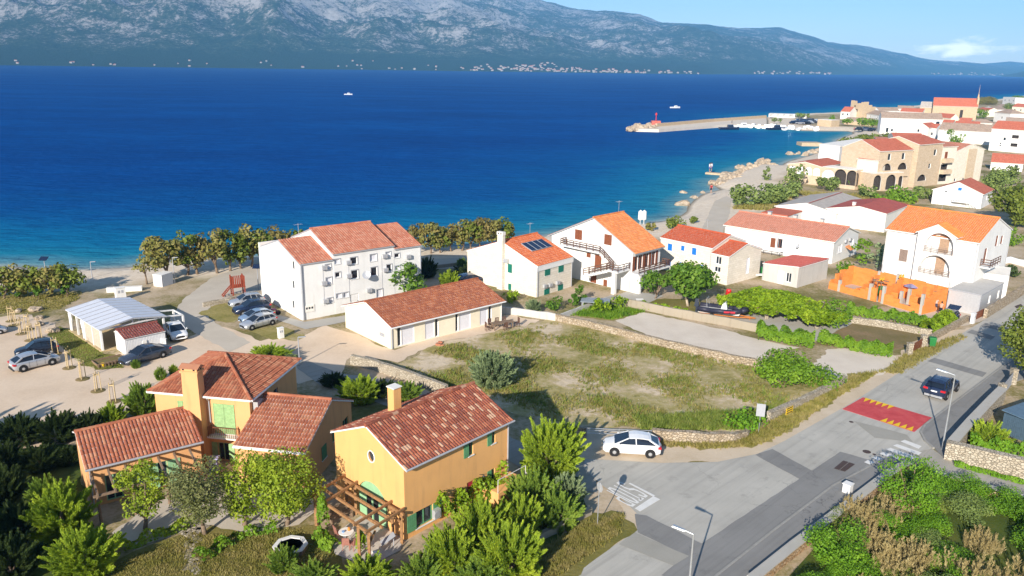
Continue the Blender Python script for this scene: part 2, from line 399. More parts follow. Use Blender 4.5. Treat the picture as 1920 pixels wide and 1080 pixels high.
# ---- sea
X, Y = fan(40, 15000, 1.012, -1., 1.25, 260)
ins = inside(X, Y, land_poly); dc = seg_dist(X, Y, coast); dsea = np.where(ins, 0, dc)
keep = (~ins) | (dc < 9)
Fq = grid_faces(*X.shape); kf = keep.ravel()[Fq].any(1); Fq = Fq[kf]
n = N('sea_water')
sh = n.attr('shore'); big = n.noise(.008, 5, .6, n.mapping(n.coord(), (1., 2.2, 1.))); mid = n.noise(.035, 5, .6, n.mapping(n.coord(), (1., 2.0, 1.)))
dd = n.math('ADD', sh, n.math('MULTIPLY', n.math('SUBTRACT', mid, .5), n.math('MINIMUM', n.math('MULTIPLY', sh, 1.3), 60.)))
deep = n.ramp(n.math('ADD', n.math('MULTIPLY', big, .5), n.math('MULTIPLY', n.noise(.15, 5, .65, n.mapping(n.coord(), (.5, 2.5, 1.))), .45)), [(.36, (.0004, .040, .19)), (.5, (.0006, .056, .245)), (.64, (.001, .080, .31))])
shal = n.ramp(n.math('DIVIDE', dd, 130., clamp=True), [(0., (.36, .40, .36)), (.015, (.12, .28, .32)), (.05, (.012, .20, .31)), (.14, (.003, .15, .31)), (.32, (.001, .09, .275)), (1., (.0006, .056, .245))])
col = n.mix(n.ramp(n.math('DIVIDE', dd, 130., clamp=True), [(.2, (0, 0, 0)), (.8, (1, 1, 1))]), shal, deep)
rip_tone = n.noise(.5, 4, .75, n.mapping(n.coord(), (.35, 1.7, 1.)), .4); col = n.mix(n.ramp(rip_tone, [(.36, (.42,)*3), (.52, (0, 0, 0))]), col, (.0003, .022, .11)); col = n.mix(n.ramp(rip_tone, [(.55, (0, 0, 0)), (.74, (.4,)*3)]), col, (.004, .12, .34))  # light and dark of the ripples are mixed into the water colour
w1 = n.noise(.35, 6, .65, n.mapping(n.coord(), (.6, 1.5, 1.)))
df = n.new('BsdfDiffuse'); n.ln(col, df.inputs[0]); gl = n.new('BsdfGlossy'); gl.inputs['Roughness'].default_value = .25; gl.inputs['Color'].default_value = (.55, .8, 1., 1)
bu = n.new('Bump'); bu.inputs['Strength'].default_value = .8; bu.inputs['Distance'].default_value = .8; n.ln(w1, bu.inputs['Height'])
n.ln(bu.outputs[0], df.inputs['Normal']); n.ln(bu.outputs[0], gl.inputs['Normal']); mx = n.new('MixShader'); mx.inputs[0].default_value = .05
n.ln(df.outputs[0], mx.inputs[1]); n.ln(gl.outputs[0], mx.inputs[2]); n.ln(mx.outputs[0], n.out.inputs[0]); M['sea'] = n.mat
o = np_mesh('sea', np.stack([X, Y, np.full(X.shape, ZS)], -1).reshape(-1, 3), Fq, M['sea'], None, True, {'shore': dsea.ravel()}); tag(o, kind='structure')
# ---- mountain range across the channel
def interp(tab, x): return np.interp(x, [a for a, _ in tab], [b for _, b in tab])
SHORE = [(-400, 3200), (0, 3480), (640, 3870), (1280, 4050), (1500, 5300), (1700, 7400), (1850, 8200), (2300, 8600)]
SKYL = [(-400, 215), (0, 205), (300, 190), (600, 172), (850, 150), (940, 128), (985, 111), (1050, 101), (1100, 94), (1180, 90), (1220, 79), (1300, 78), (1350, 72), (1430, 72), (1470, 62), (1520, 47), (1560, 44), (1620, 36), (1680, 25), (1720, 20), (1800, 15), (1870, 12), (1950, 12), (2300, 10)]
RUN = [(-400, 4200), (900, 4200), (1300, 3600), (1600, 2600), (1800, 1800), (2300, 1500)]
def mount_z(px, t):
    """t = metres inland from the far shore (array)"""
    D = interp(SHORE, px); W = interp(RUN, px); y = D+t; x = (px-960)/F*y
    hr = (interp(SKYL, px)/F)*(D+W)+28
    u = np.clip(t/W, 0, 1.6)
    prof = np.where(u < .10, u*.8, .08+1.02*np.clip((u-.10)/.9, 0, 1)**.92)
    prof = np.where(u > 1, 1.10-(u-1)*1.2, prof)/1.10
    a = fbm(x/1700, y/1700, 5, 21, True); b = fbm(x/520+5, y/520, 5, 33, True); c = fbm(x/130, y/130, 4, 41)
    amp = np.clip((u-.06)/.25, 0, 1)*np.clip(1.3-u, .25, 1)
    z = hr*prof+amp*((a-.62)*hr*.50+(b-.58)*hr*.28+(c-.5)*46.*np.clip(hr/500, .15, 1))
    # keep the skyline: damp noise at the crest
    return x, y, np.maximum(z, -1.+t*.05)
S = np.linspace(-420, 2340, 620)[None, :]; T = (np.linspace(0, 1, 210)[:, None]**1.35)
Wd = interp(RUN, S)*1.5; T = T*Wd
Xm, Ym, Zm = mount_z(S+0*T, T); Zm[0] = -3.
n = N('mountain_rock')
geo = n.new('NewGeometry'); sx = n.new('SeparateXYZ'); n.ln(n.coord('Object'), sx.inputs[0]); nz = n.new('SeparateXYZ'); n.ln(geo.outputs['Normal'], nz.inputs[0])
hgt = n.math('DIVIDE', sx.outputs[2], 700., clamp=True)
r1 = n.noise(.008, 9, .76); r2 = n.noise(.05, 7, .78); r3 = n.noise(.0011, 5, .6)
f = n.math('ADD', n.math('ADD', n.math('MULTIPLY', r1, .48), n.math('MULTIPLY', r2, .52)), n.math('MULTIPLY', n.math('SUBTRACT', r3, .5), .35))
f = n.math('ADD', f, n.math('ADD', n.math('MULTIPLY', hgt, .09), n.math('MULTIPLY', n.math('SUBTRACT', .8, nz.outputs[2]), .22)))
low = n.math('DIVIDE', sx.outputs[2], 90., clamp=True)
f = n.math('SUBTRACT', f, n.math('MULTIPLY', n.math('SUBTRACT', 1., low), .22))
col = n.ramp(f, [(.42, (.022, .052, .014)), (.50, (.06, .088, .034)), (.53, (.15, .15, .125)), (.57, (.42, .395, .36)), (.70, (.56, .53, .49))])
M['mountain'] = n.bsdf(col, .95, r2, 1., 22., .1)
o = np_mesh('mountains', np.stack([Xm, Ym, Zm], -1).reshape(-1, 3), grid_faces(*Xm.shape), M['mountain'], None, True); tag(o, kind='structure')
# nearer headland on the far right of the channel
S2 = np.linspace(1838, 2320, 120)[None, :]; T2 = np.linspace(0, 900, 40)[:, None]
Dh = np.interp(S2, [1838, 1880, 2320], [6600, 6100, 5200]); hh = np.interp(S2, [1838, 1870, 1920, 1990, 2320], [2, 30, 75, 110, 130])
yy = Dh+T2; xx = (S2-960)/F*yy; zz = hh*np.sin(np.clip(T2/900, 0, 1)*PI*.75)+(fbm(xx/150, yy/150, 4, 9)-.5)*25*np.clip(T2/200, 0, 1); zz[0] = -3
o = np_mesh('headland', np.stack([xx, yy, zz], -1).reshape(-1, 3), grid_faces(*xx.shape), M['mountain'], None, True); tag(o, kind='structure')
# distant low hills behind the strait
S3 = np.linspace(1560, 2400, 160)[None, :]; T3 = np.linspace(0, 2600, 30)[:, None]
yy = 9700+T3*.75+0*S3; xx = (S3-960)/F*yy
sk = np.interp(S3, [1560, 1700, 1760, 1800, 1850, 1900, 2400], [20, 22, 26, 21, 25, 20, 24])
zz = (sk/F*10800)*np.sin(np.clip(T3/2600, 0, 1)*PI*.7)*(.75+.5*fbm(xx/1400, yy/1400, 4, 4)); zz[0] = -5
o = np_mesh('distant_hills', np.stack([xx, yy, zz], -1).reshape(-1, 3), grid_faces(*xx.shape), M['mountain'], None, True); tag(o, kind='structure')
# ---- air
n = N('air_haze'); v = n.new('VolumePrincipled'); v.inputs['Density'].default_value = HAZE_D if 'HAZE_D' in globals() else 8e-5
v.inputs['Color'].default_value = (.18, .50, 1., 1); v.inputs['Anisotropy'].default_value = -.26
n.ln(v.outputs[0], n.out.inputs[1])
b = MB(); b.box(-10500, 10500, -200, 11900, -9, 1500); o = b.build('haze', n.mat); tag(o, kind='stuff')
# ================================================================ sheets on the ground
def jag(pts, amp, step, seed=1):
    if amp <= 0: return pts
    out = []; r = random.Random(seed)
    for (ax, ay), (bx, by) in zip(pts, pts[1:]+pts[:1]):
        L = math.hypot(bx-ax, by-ay); k = max(1, int(L/step)); nx, ny = (by-ay)/(L+1e-9), -(bx-ax)/(L+1e-9)
        for i in range(k):
            t = i/k; w = r.uniform(-amp, amp) if i else 0
            out.append((ax+(bx-ax)*t+nx*w, ay+(by-ay)*t+ny*w))
    return out
zseq = [0]
def sheet(name, pxs, mat, z, amp=0., step=.5, kind='structure', world=False):
    pts = pxs if world else [G(*p) for p in pxs]
    zseq[0] += 1; pts = jag(pts, amp, step, zseq[0]); z += zseq[0]*.0004; b = MB(); b.face([(x, y, z) for x, y in pts])
    o = b.build(name, mat)
    if o.data.polygons[0].normal.z < 0: o.data.flip_normals()
    return tag(o, kind=kind)
Z1, Z2, Z3, Z4 = .012, .024, .036, .048
sheet('parking_lot', [(-260, 640), (-60, 600), (60, 590), (130, 625), (190, 668), (300, 655), (345, 640), (400, 610), (455, 625), (540, 668), (530, 700), (420, 690), (330, 720), (250, 760), (200, 800), (60, 850), (-60, 860), (-300, 860)], M['gravel'], Z1, .5, 1.2)
sheet('yard', [(455, 640), (560, 632), (610, 610), (660, 625), (740, 657), (950, 590), (1012, 600), (1000, 612), (930, 625), (830, 640), (745, 680), (660, 668), (640, 700), (560, 720), (530, 690)], M['gravel'], Z1, .35, .9)
sheet('promenade', [(318, 600), (345, 560), (395, 522), (445, 503), (520, 496), (522, 540), (440, 552), (390, 580), (405, 607), (470, 642), (430, 660), (372, 628)], M['path'], Z2, .12, .8)
sheet('promenade', [(785, 489), (880, 482), (960, 478), (960, 490), (900, 500), (785, 507)], M['path'], Z2, .1, .8)
sheet('promenade', [(1298, 470), (1325, 410), (1340, 377), (1362, 368), (1372, 372), (1368, 400), (1352, 445), (1340, 470)], M['path'], Z2, .1, .8)
sheet('grass_patch', [(-200, 545), (0, 552), (150, 545), (150, 560), (110, 580), (40, 586), (-60, 592), (-200, 590)], M['dry_grass'], Z1, .6, 1.)
sheet('grass_patch', [(88, 628), (112, 612), (140, 622), (196, 664), (240, 672), (232, 690), (178, 694), (150, 680), (128, 658)], M['lawn'], Z2, .4, .8)
sheet('grass_patch', [(372, 588), (432, 560), (445, 592), (440, 605), (400, 600)], M['dry_grass'], Z2, .4, .8)
sheet('grass_patch', [(525, 610), (572, 632), (556, 640), (500, 634), (470, 622)], M['dry_grass'], Z2, .4, .8)
sheet('apron', [(510, 588), (571, 604), (660, 590), (760, 572), (760, 580), (668, 600), (573, 618), (500, 594)], M['concrete'], Z3, .05, .8)
sheet('side_road', [(1120, 868), (1060, 862), (960, 822), (830, 742), (730, 712), (640, 700), (575, 676), (548, 682), (600, 722), (720, 760), (840, 800), (960, 868), (1040, 905), (1120, 925)], M['asphalt_lane'], Z2, .15, .9)
sheet('field', [(745, 684), (830, 642), (1040, 598), (1250, 642), (1420, 682), (1588, 708), (1440, 782), (1400, 806), (1220, 802), (1090, 800), (960, 775), (835, 722)], M['field'], Z1, .4, 1.)
sheet('crushed_stone_plot', [(1152, 600), (1205, 586), (1320, 610), (1440, 640), (1500, 652), (1440, 660), (1440, 684), (1330, 660), (1230, 636)], M['gravel_white'], Z2, .25, .7)
sheet('crushed_stone_track', [(1500, 690), (1540, 672), (1552, 655), (1600, 652), (1680, 668), (1690, 682), (1660, 700), (1600, 712), (1540, 712)], M['gravel_white'], Z2, .35, .6)
sheet('grass_patch', [(1050, 590), (1110, 566), (1215, 583), (1150, 602)], M['dry_grass'], Z2, .4, .7)
sheet('lawn', [(1530, 645), (1600, 600), (1730, 612), (1728, 632), (1690, 655), (1600, 655)], M['lawn_brown'], Z2, .15, .8)
sheet('garden_soil', [(1195, 560), (1300, 560), (1360, 590), (1330, 590), (1215, 568)], M['lawn'], Z1, .3, .8)
sheet('paved_yard', [(1310, 578), (1400, 572), (1540, 596), (1600, 606), (1530, 640), (1440, 622), (1320, 592)], M['concrete'], Z2, .1, .8)
sheet('terrace', [(1105, 575), (1180, 545), (1245, 555), (1200, 575), (1150, 560)], M['concrete'], Z2, .05, .8)
sheet('yard', [(1640, 560), (1790, 560), (1880, 592), (1800, 612), (1730, 606)], M['path'], Z1, .2, .8)
sheet('verge', [(1128, 862), (1060, 862), (1090, 806), (1240, 812), (1420, 806), (1446, 786), (1590, 706), (1640, 690), (1700, 655), (1780, 622), (1830, 612), (1822, 622), (1740, 668), (1680, 705), (1590, 770), (1500, 822), (1440, 852), (1340, 868), (1235, 868)], M['sand'], Z1, .3, .7)
sheet('grass_patch', [(1240, 834), (1330, 842), (1420, 836), (1470, 812), (1570, 744), (1640, 700), (1600, 700), (1450, 786), (1410, 812), (1240, 826)], M['dry_grass'], Z2, .45, .6)
sheet('grass_patch', [(1660, 690), (1700, 664), (1800, 628), (1808, 634), (1740, 672), (1690, 702)], M['dry_grass'], Z2, .3, .6)
# main road: from the foreground up to the right
road_l = [(1050, 1100), (1120, 1045), (1188, 1000), (1205, 988), (1192, 962), (1168, 938), (1130, 912), (1094, 880), (1096, 862), (1130, 863), (1240, 869), (1345, 867), (1420, 852), (1470, 828), (1530, 794), (1590, 760), (1650, 722), (1710, 684), (1770, 646), (1830, 610), (1900, 566), (2000, 500), (2150, 405)]
kerb_px = [(2260, 470), (2060, 576), (1930, 650), (1868, 696), (1800, 747), (1748, 786), (1732, 798), (1724, 812), (1732, 828), (1748, 842)]
kerb2 = [(1668, 858), (1640, 870), (1560, 912), (1450, 995), (1345, 1078), (1290, 1125)]
sheet('road', road_l+kerb_px+[(1712, 850)]+kerb2, M['asphalt'], Z3, .0)
sheet('side_street', [(1748, 842), (1700, 838), (1668, 858), (1700, 876), (1780, 890), (1900, 925), (2100, 985), (2140, 950), (1920, 905), (1800, 868), (1770, 858)], M['asphalt_lane'], Z2, .0)
sheet('road_patch', [(1190, 965), (1212, 968), (1318, 1022), (1310, 1032), (1292, 1046), (1196, 1000)], M['asphalt_dark'], Z4, .03, .8)
sheet('road_patch', [(1310, 1024), (1575, 848), (1640, 866), (1560, 910), (1345, 1076), (1300, 1110), (1240, 1080)], M['asphalt_dark'], .044, .03, .8)
sheet('road_patch', [(1416, 854), (1448, 843), (1560, 905), (1536, 920)], M['asphalt_dark'], Z4, .03, .8)
sheet('road_patch', [(1190, 1000), (1292, 1044), (1262, 1062), (1160, 1022)], M['asphalt_pale'], Z4, .03, .8)
sheet('road_patch', [(1600, 790), (1640, 800), (1700, 816), (1712, 830), (1640, 822)], M['asphalt_pale'], .044, .03, .8)
for q in ([(1738, 678), (1752, 672), (1850, 700), (1842, 708)], [(1812, 624), (1822, 619), (1866, 632), (1858, 638)], [(1838, 612), (1846, 607), (1906, 620), (1898, 626)]):
    sheet('road_patch', q, M['asphalt_dark'], Z4, .03, .8)
M['skid'] = M['asphalt_dark']
# pavement with real kerb step
def slab(name, pts, z0, z1, mat):
    b = MB(); pts = pts if sum((x2-x1)*(y2+y1) for (x1, y1), (x2, y2) in zip(pts, pts[1:]+pts[:1])) < 0 else pts[::-1]
    b.prism(pts, z0, z1); return tag(b.build(name, mat), kind='structure')
def offset(pts, d):
    out = []
    for i, p in enumerate(pts):
        a = Vector(pts[max(i-1, 0)]); c = Vector(pts[min(i+1, len(pts)-1)]); t = (c-a).normalized()
        out.append((p[0]-t.y*d, p[1]+t.x*d))
    return out
def kerb(pts_px, side):
    p = [G(*q) for q in pts_px]; q = offset(p, .16*side); b = MB()
    for i in range(len(p)-1):
        b.hexa([(*p[i], 0), (*p[i+1], 0), (*q[i+1], 0), (*q[i], 0)], [(*p[i], .155), (*p[i+1], .155), (*q[i+1], .155), (*q[i], .155)])
    tag(b.build('kerb', M['kerb']), kind='structure'); return q
k1 = kerb(kerb_px, 1); k2 = kerb(kerb2, 1)
slab('pavement', k1+[G(1772, 862), G(1776, 850), G(1862, 744), G(1890, 720), G(1960, 700), G(2400, 500)], 0, .14, M['asphalt_dark'])
slab('pavement', k2+[G(1330, 1130), G(1420, 1085), G(1560, 965), G(1690, 878), G(1700, 872)], 0, .14, M['asphalt_dark'])
# paint
def paint(name, px, mat, z=.053): return sheet(name, px, mat, z)
zb = [[(1688, 829), (1696, 826), (1728, 838), (1722, 843)], [(1674, 837), (1682, 834), (1728, 850), (1722, 855)], [(1661, 844), (1669, 841), (1722, 859), (1712, 865)], [(1648, 852), (1656, 849), (1690, 860), (1684, 866)], [(1634, 860), (1642, 857), (1668, 865), (1656, 870)], [(1620, 868), (1627, 864), (1646, 869), (1634, 874)]]
for q in zb: paint('crosswalk_stripe', q, M['white_paint'])
hump = [(1579, 768), (1618, 746), (1747, 784), (1714, 811)]
slab('speed_table', [G(*p) for p in hump], .03, .062, M['red_paint'])
def lerp2(a, b, t): return (a[0]+(b[0]-a[0])*t, a[1]+(b[1]-a[1])*t)
HB = [G(*p) for p in hump]
for (a, b, s) in ((HB[1], HB[2], 1), (HB[3], HB[0], 1)):
    d = Vector((b[0]-a[0], b[1]-a[1])); L = d.length; d.normalize(); nn = Vector((-d.y, d.x))
    c = Vector(HB[0])+Vector(HB[2]); c = c/2
    if nn.dot(c-Vector(a)) < 0: nn = -nn
    o0 = .04*L if a is HB[1] else .03*L
    for i in range(5):
        p = Vector(a)+d*(o0+i*L*.088); q = p+d*L*.08; r = p+d*L*.04+nn*1.0
        sheet('hump_arrow', [tuple(p), tuple(q), tuple(r)], M['yellow_paint'], .068, world=True)
paint('stop_line', [(1190, 955), (1200, 961), (1238, 938), (1225, 932)], M['white_paint'])
paint('centre_line', [(1178, 908), (1182, 907), (1229, 931), (1224, 933)], M['white_paint'])
def stroke_text(word, org, ux, uy, w, h, gap, th, mat, z):
    """painted capital letters from thick strokes; ux = reading direction, uy = letter-up direction"""
    G_ = {'S': [[(1, .82), (.8, 1), (.2, 1), (0, .85), (0, .65), (.2, .53), (.8, .45), (1, .3), (1, .15), (.8, 0), (.2, 0), (0, .18)]], 'T': [[(0, 1), (1, 1)], [(.5, 1), (.5, 0)]],
          'O': [[(.25, 0), (0, .2), (0, .8), (.25, 1), (.75, 1), (1, .8), (1, .2), (.75, 0), (.25, 0)]], 'P': [[(0, 0), (0, 1), (.75, 1), (1, .88), (1, .6), (.75, .48), (0, .48)]]}
    b = MB(); x0 = 0
    for ch in word:
        for st in G_[ch]:
            pt = [Vector(org)+Vector(ux)*(x0+p[0]*w)+Vector(uy)*(p[1]*h) for p in st]
            for i in range(len(pt)-1):
                d = (pt[i+1]-pt[i]); L = d.length; d = d/L; nn = Vector((-d.y, d.x))
                wd = th*(abs(nn.dot(Vector(ux)))+2.1*abs(nn.dot(Vector(uy))))/2
                e = d*wd*.5; zz = z+.0006*i
                q = [pt[i]-e+nn*wd, pt[i+1]+e+nn*wd, pt[i+1]+e-nn*wd, pt[i]-e-nn*wd]
                b.face([(v.x, v.y, zz) for v in q])
        x0 += w+gap
    return tag(b.build('stop_lettering', mat), kind='structure')
sl0 = Vector(G(1225, 932)); sl1 = Vector(G(1190, 957)); ux = (sl1-sl0).normalized(); uy = Vector(G(1224, 931))-Vector(G(1178, 908)); uy.normalize()
Lw = (sl1-sl0).length
stroke_text('STOP', sl0-uy*2.75+ux*.22, ux, uy, (Lw-.3)/4*.72, 2.35, (Lw-.3)/4*.34, .105, M['white_paint'], .053)
def disc(name, px, r, mat, z=.054):
    b = MB(); c = G(*px); b.lathe([(r, z-.05), (r, z), (r*.8, z+.003), (r*.8, z-.002)], 16, (c[0], c[1], 0)); return tag(b.build(name, mat), kind='structure')
disc('manhole_cover', (1625, 848), .3, M['iron']); disc('manhole_cover', (1639, 853), .13, M['iron']); disc('manhole_cover', (1596, 792), .18, M['iron'])
sheet('cover_plate', [(1563, 880), (1581, 865), (1591, 868), (1573, 883)], M['iron'], .056); sheet('cover_plate', [(1574, 883.4), (1592, 868.5), (1603, 872), (1584, 886)], M['iron'], .056)
sheet('road_drain', [(1902, 575), (1914, 571), (1918, 575), (1906, 579)], M['iron'], .056)
# ================================================================ building materials
B = {}
B['yellow'] = m_plaster('yellow_render', (.72, .39, .15), .26, (.42, .24, .11))
B['orange'] = m_plaster('orange_render', (.68, .365, .165), .26, (.36, .18, .09))
B['white'] = m_plaster('white_render', (.72, .715, .70), .2, (.5, .46, .42))
B['cream'] = m_plaster('cream_render', (.76, .69, .54), .08, (.5, .44, .34))
B['offwhite'] = m_plaster('offwhite_render', (.76, .73, .68), .14, (.42, .38, .33))
B['grey_render'] = m_plaster('grey_render', (.50, .48, .45), .22, (.28, .26, .23))
B['ashlar'] = m_ashlar('pale_ashlar', (.66, .60, .50), (.74, .68, .59), .7, .3)
B['hotel_stone'] = m_ashlar('hotel_stone', (.53, .41, .285), (.61, .49, .36), .7, .3)
B['church_stone'] = m_ashlar('church_stone', (.48, .365, .24), (.54, .425, .29), .8, .4)
B['rubble'] = m_rubble('rubble_wall', (.36, .28, .19), (.45, .365, .26), (.53, .45, .35), 3.8)
B['rubble_pale'] = m_rubble('pale_rubble_wall', (.40, .34, .255), (.48, .42, .325), (.56, .50, .40), 4.2)
B['rubble_orange'] = m_rubble('ochre_rubble_wall', (.42, .26, .13), (.50, .34, .20), (.54, .42, .30), 3.8)
B['block'] = m_plaster('concrete_block_wall', (.33, .285, .22), .35, (.2, .16, .11))
B['clayblock'] = m_ashlar('hollow_clay_block', (.72, .22, .045), (.78, .27, .065), .5, .25, (.6, .25, .1))
B['trim'] = m_plain('white_trim', (.72, .71, .70), .6, .05)
B['grey_trim'] = m_plain('grey_trim', (.34, .35, .38), .7, .06)
B['zinc'] = m_plain('zinc_gutter', (.42, .42, .45), .45, .08, 5, 0, .5, .3)
B['green'] = m_plain('green_shutter', (.10, .27, .13), .6, .14, 6)
B['pale_green'] = m_plain('pale_green_shutter', (.27, .42, .19), .65, .16, 5)
B['mint'] = m_plain('mint_door', (.26, .46, .26), .6, .10, 5)
B['deep_green'] = m_plain('deep_green_shutter', (.008, .16, .115), .55, .1)
B['blue'] = m_plain('blue_shutter', (.015, .17, .55), .55, .08)
B['brown'] = m_plain('brown_shutter', (.20, .065, .03), .6, .15, 5)
B['tan_shutter'] = m_plain('tan_shutter', (.36, .24, .16), .7, .2, 8)
B['grey_brown'] = m_plain('grey_brown_shutter', (.24, .18, .15), .7, .15, 8)
B['red_door'] = m_plain('red_door', (.42, .03, .05), .5, .1)
B['timber'] = m_plain('timber', (.30, .16, .07), .75, .3, 7, .3)
B['old_timber'] = m_plain('old_timber', (.22, .15, .10), .85, .25, 7, .3)
B['dark_timber'] = m_plain('dark_timber', (.12, .065, .045), .7, .2, 6)
B['pale_wood'] = m_plain('pale_wood', (.52, .40, .22), .8, .2, 9)
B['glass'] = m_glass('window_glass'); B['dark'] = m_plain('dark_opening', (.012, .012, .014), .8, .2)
B['blind'] = m_plain('roller_blind', (.66, .66, .70), .6, .04)
B['interior'] = m_plain('dim_interior', (.05, .042, .038), .9, .3)
B['metal'] = m_plain('painted_metal', (.55, .56, .58), .4, .06, 4, 0, .5, .4)
B['black_metal'] = m_plain('black_metal', (.03, .03, .033), .5, .1)
B['galv'] = m_plain('galvanised_steel', (.50, .52, .54), .38, .08, 5, 0, .5, .6)
B['tileA'] = m_tiles('tile_mixed_barrel', [(.21, .05, .028), (.26, .066, .036), (.33, .095, .048), (.24, .06, .033), (.36, .125, .068), (.29, .077, .042), (.47, .28, .185), (.19, .047, .028)], .3)
B['tileB'] = m_tiles('tile_terracotta_barrel', [(.34, .105, .052), (.38, .125, .064), (.31, .09, .045), (.40, .145, .078), (.35, .115, .06), (.32, .096, .05), (.42, .18, .10)], .3)
B['tileC'] = m_tiles('tile_brown_barrel', [(.32, .095, .042), (.37, .118, .05), (.29, .085, .038), (.39, .14, .068), (.26, .072, .034)], .25)
B['tileD'] = m_tiles('tile_salmon_barrel', [(.50, .165, .09), (.54, .19, .105), (.46, .145, .08), (.58, .23, .14), (.56, .25, .16)], .15)
B['tileE'] = m_tiles('tile_orange_barrel', [(.52, .115, .03), (.56, .135, .038), (.49, .10, .028), (.60, .16, .05)], .12)
B['tileF'] = m_tiles('tile_light_orange_barrel', [(.62, .20, .055), (.66, .225, .065), (.58, .18, .05), (.68, .26, .085)], .12)
B['tileG'] = m_tiles('tile_red_barrel', [(.44, .075, .025), (.48, .09, .03), (.42, .07, .022)], .15)
B['tileL'] = m_tiles('tile_bright_orange_barrel', [(.68, .205, .045), (.72, .23, .055), (.64, .185, .04)], .10)
B['roof_red'] = m_tiles('roof_red', [(.50, .13, .075), (.54, .15, .09), (.46, .115, .065)], .2)
B['roof_salmon'] = m_tiles('roof_salmon', [(.52, .20, .13), (.55, .22, .145), (.48, .18, .115)], .2)
B['roof_old'] = m_tiles('roof_weathered', [(.36, .27, .21), (.40, .31, .25), (.33, .25, .19), (.42, .30, .22)], .35)
B['roof_grey'] = m_plain('fibre_cement_roof', (.42, .38, .34), .9, .12, 1.2, .2)
B['roof_wine'] = m_tiles('roof_wine', [(.20, .045, .04), (.23, .055, .045), (.17, .04, .035)], .25)
B['roof_crimson'] = m_tiles('roof_crimson', [(.42, .085, .07), (.45, .10, .08)], .25)
# ================================================================ tiled slopes
def slope(mb, p0, U, Vv, Ln, Hh, clip=None, col=.24, row=.42, h=.055, seg=4, m=0):
    """barrel tiles: p0 = eave corner, U along the eave, Vv up the slope; clip = polygon in (a,b)"""
    p0, U, Vv = Vector(p0), Vector(U).normalized(), Vector(Vv).normalized(); Nn = U.cross(Vv).normalized()
    if Nn.z < 0: Nn = -Nn
    nc, nr = max(1, round(Ln/col)), max(1, round(Hh/row)); col, row = Ln/nc, Hh/nr
    prof = {4: (0, .75, 1, .75, 0), 2: (0, 1, 0), 1: (0, 0)}[seg]
    for i in range(nc):
        for j in range(nr):
            a, b = i*col, j*row
            if clip is not None and not pip((a+col/2, b+row/2), clip): continue
            jit = rnd.uniform(-.008, .008)
            lo = [p0+U*(a+col*k/seg)+Vv*(b-.03)+Nn*(h*prof[k]+.03+jit) for k in range(seg+1)]
            hi = [p0+U*(a+col*(k/seg*.88+.06))+Vv*(b+row)+Nn*(h*prof[k]*.85+.002+jit) for k in range(seg+1)]
            il = [mb.P(x) for x in lo]; ih = [mb.P(x) for x in hi]; uv = (i+.5, j+.5)
            for k in range(seg):
                mb.f.append([il[k], il[k+1], ih[k+1], ih[k]]); mb.m.append(m); mb.uv.append(uv)
            if seg > 1:
                mb.f.append(il[::-1]); mb.m.append(m); mb.uv.append(uv)
def pip(p, poly):
    c = False; k = len(poly)
    for i in range(k):
        ax, ay = poly[i]; bx, by = poly[(i+1) % k]
        if (ay > p[1]) != (by > p[1]) and p[0] < (bx-ax)*(p[1]-ay)/(by-ay)+ax: c = not c
    return c
def ridge_caps(mb, p, q, r=.13, step=.42, m=0, seed=0):
    p, q = Vector(p), Vector(q); L = (q-p).length; k = max(1, round(L/step)); d = (q-p)/k
    for i in range(k):
        a = p+d*i; n0 = len(mb.f)
        mb.tube(a-d*.04, a+d, r*1.08, r*.92, 8, m)
        for t in range(n0, len(mb.f)): mb.uv[t] = (i+.5+seed*31, 90.5+seed)
def flat_slope(mb, pts, U, Vv, m=0, col=.3, row=.4):
    p0 = Vector(pts[0]); U, Vv = Vector(U).normalized(), Vector(Vv).normalized()
    mb.face(pts, m, [((Vector(p)-p0).dot(U)/col, (Vector(p)-p0).dot(Vv)/row) for p in pts])
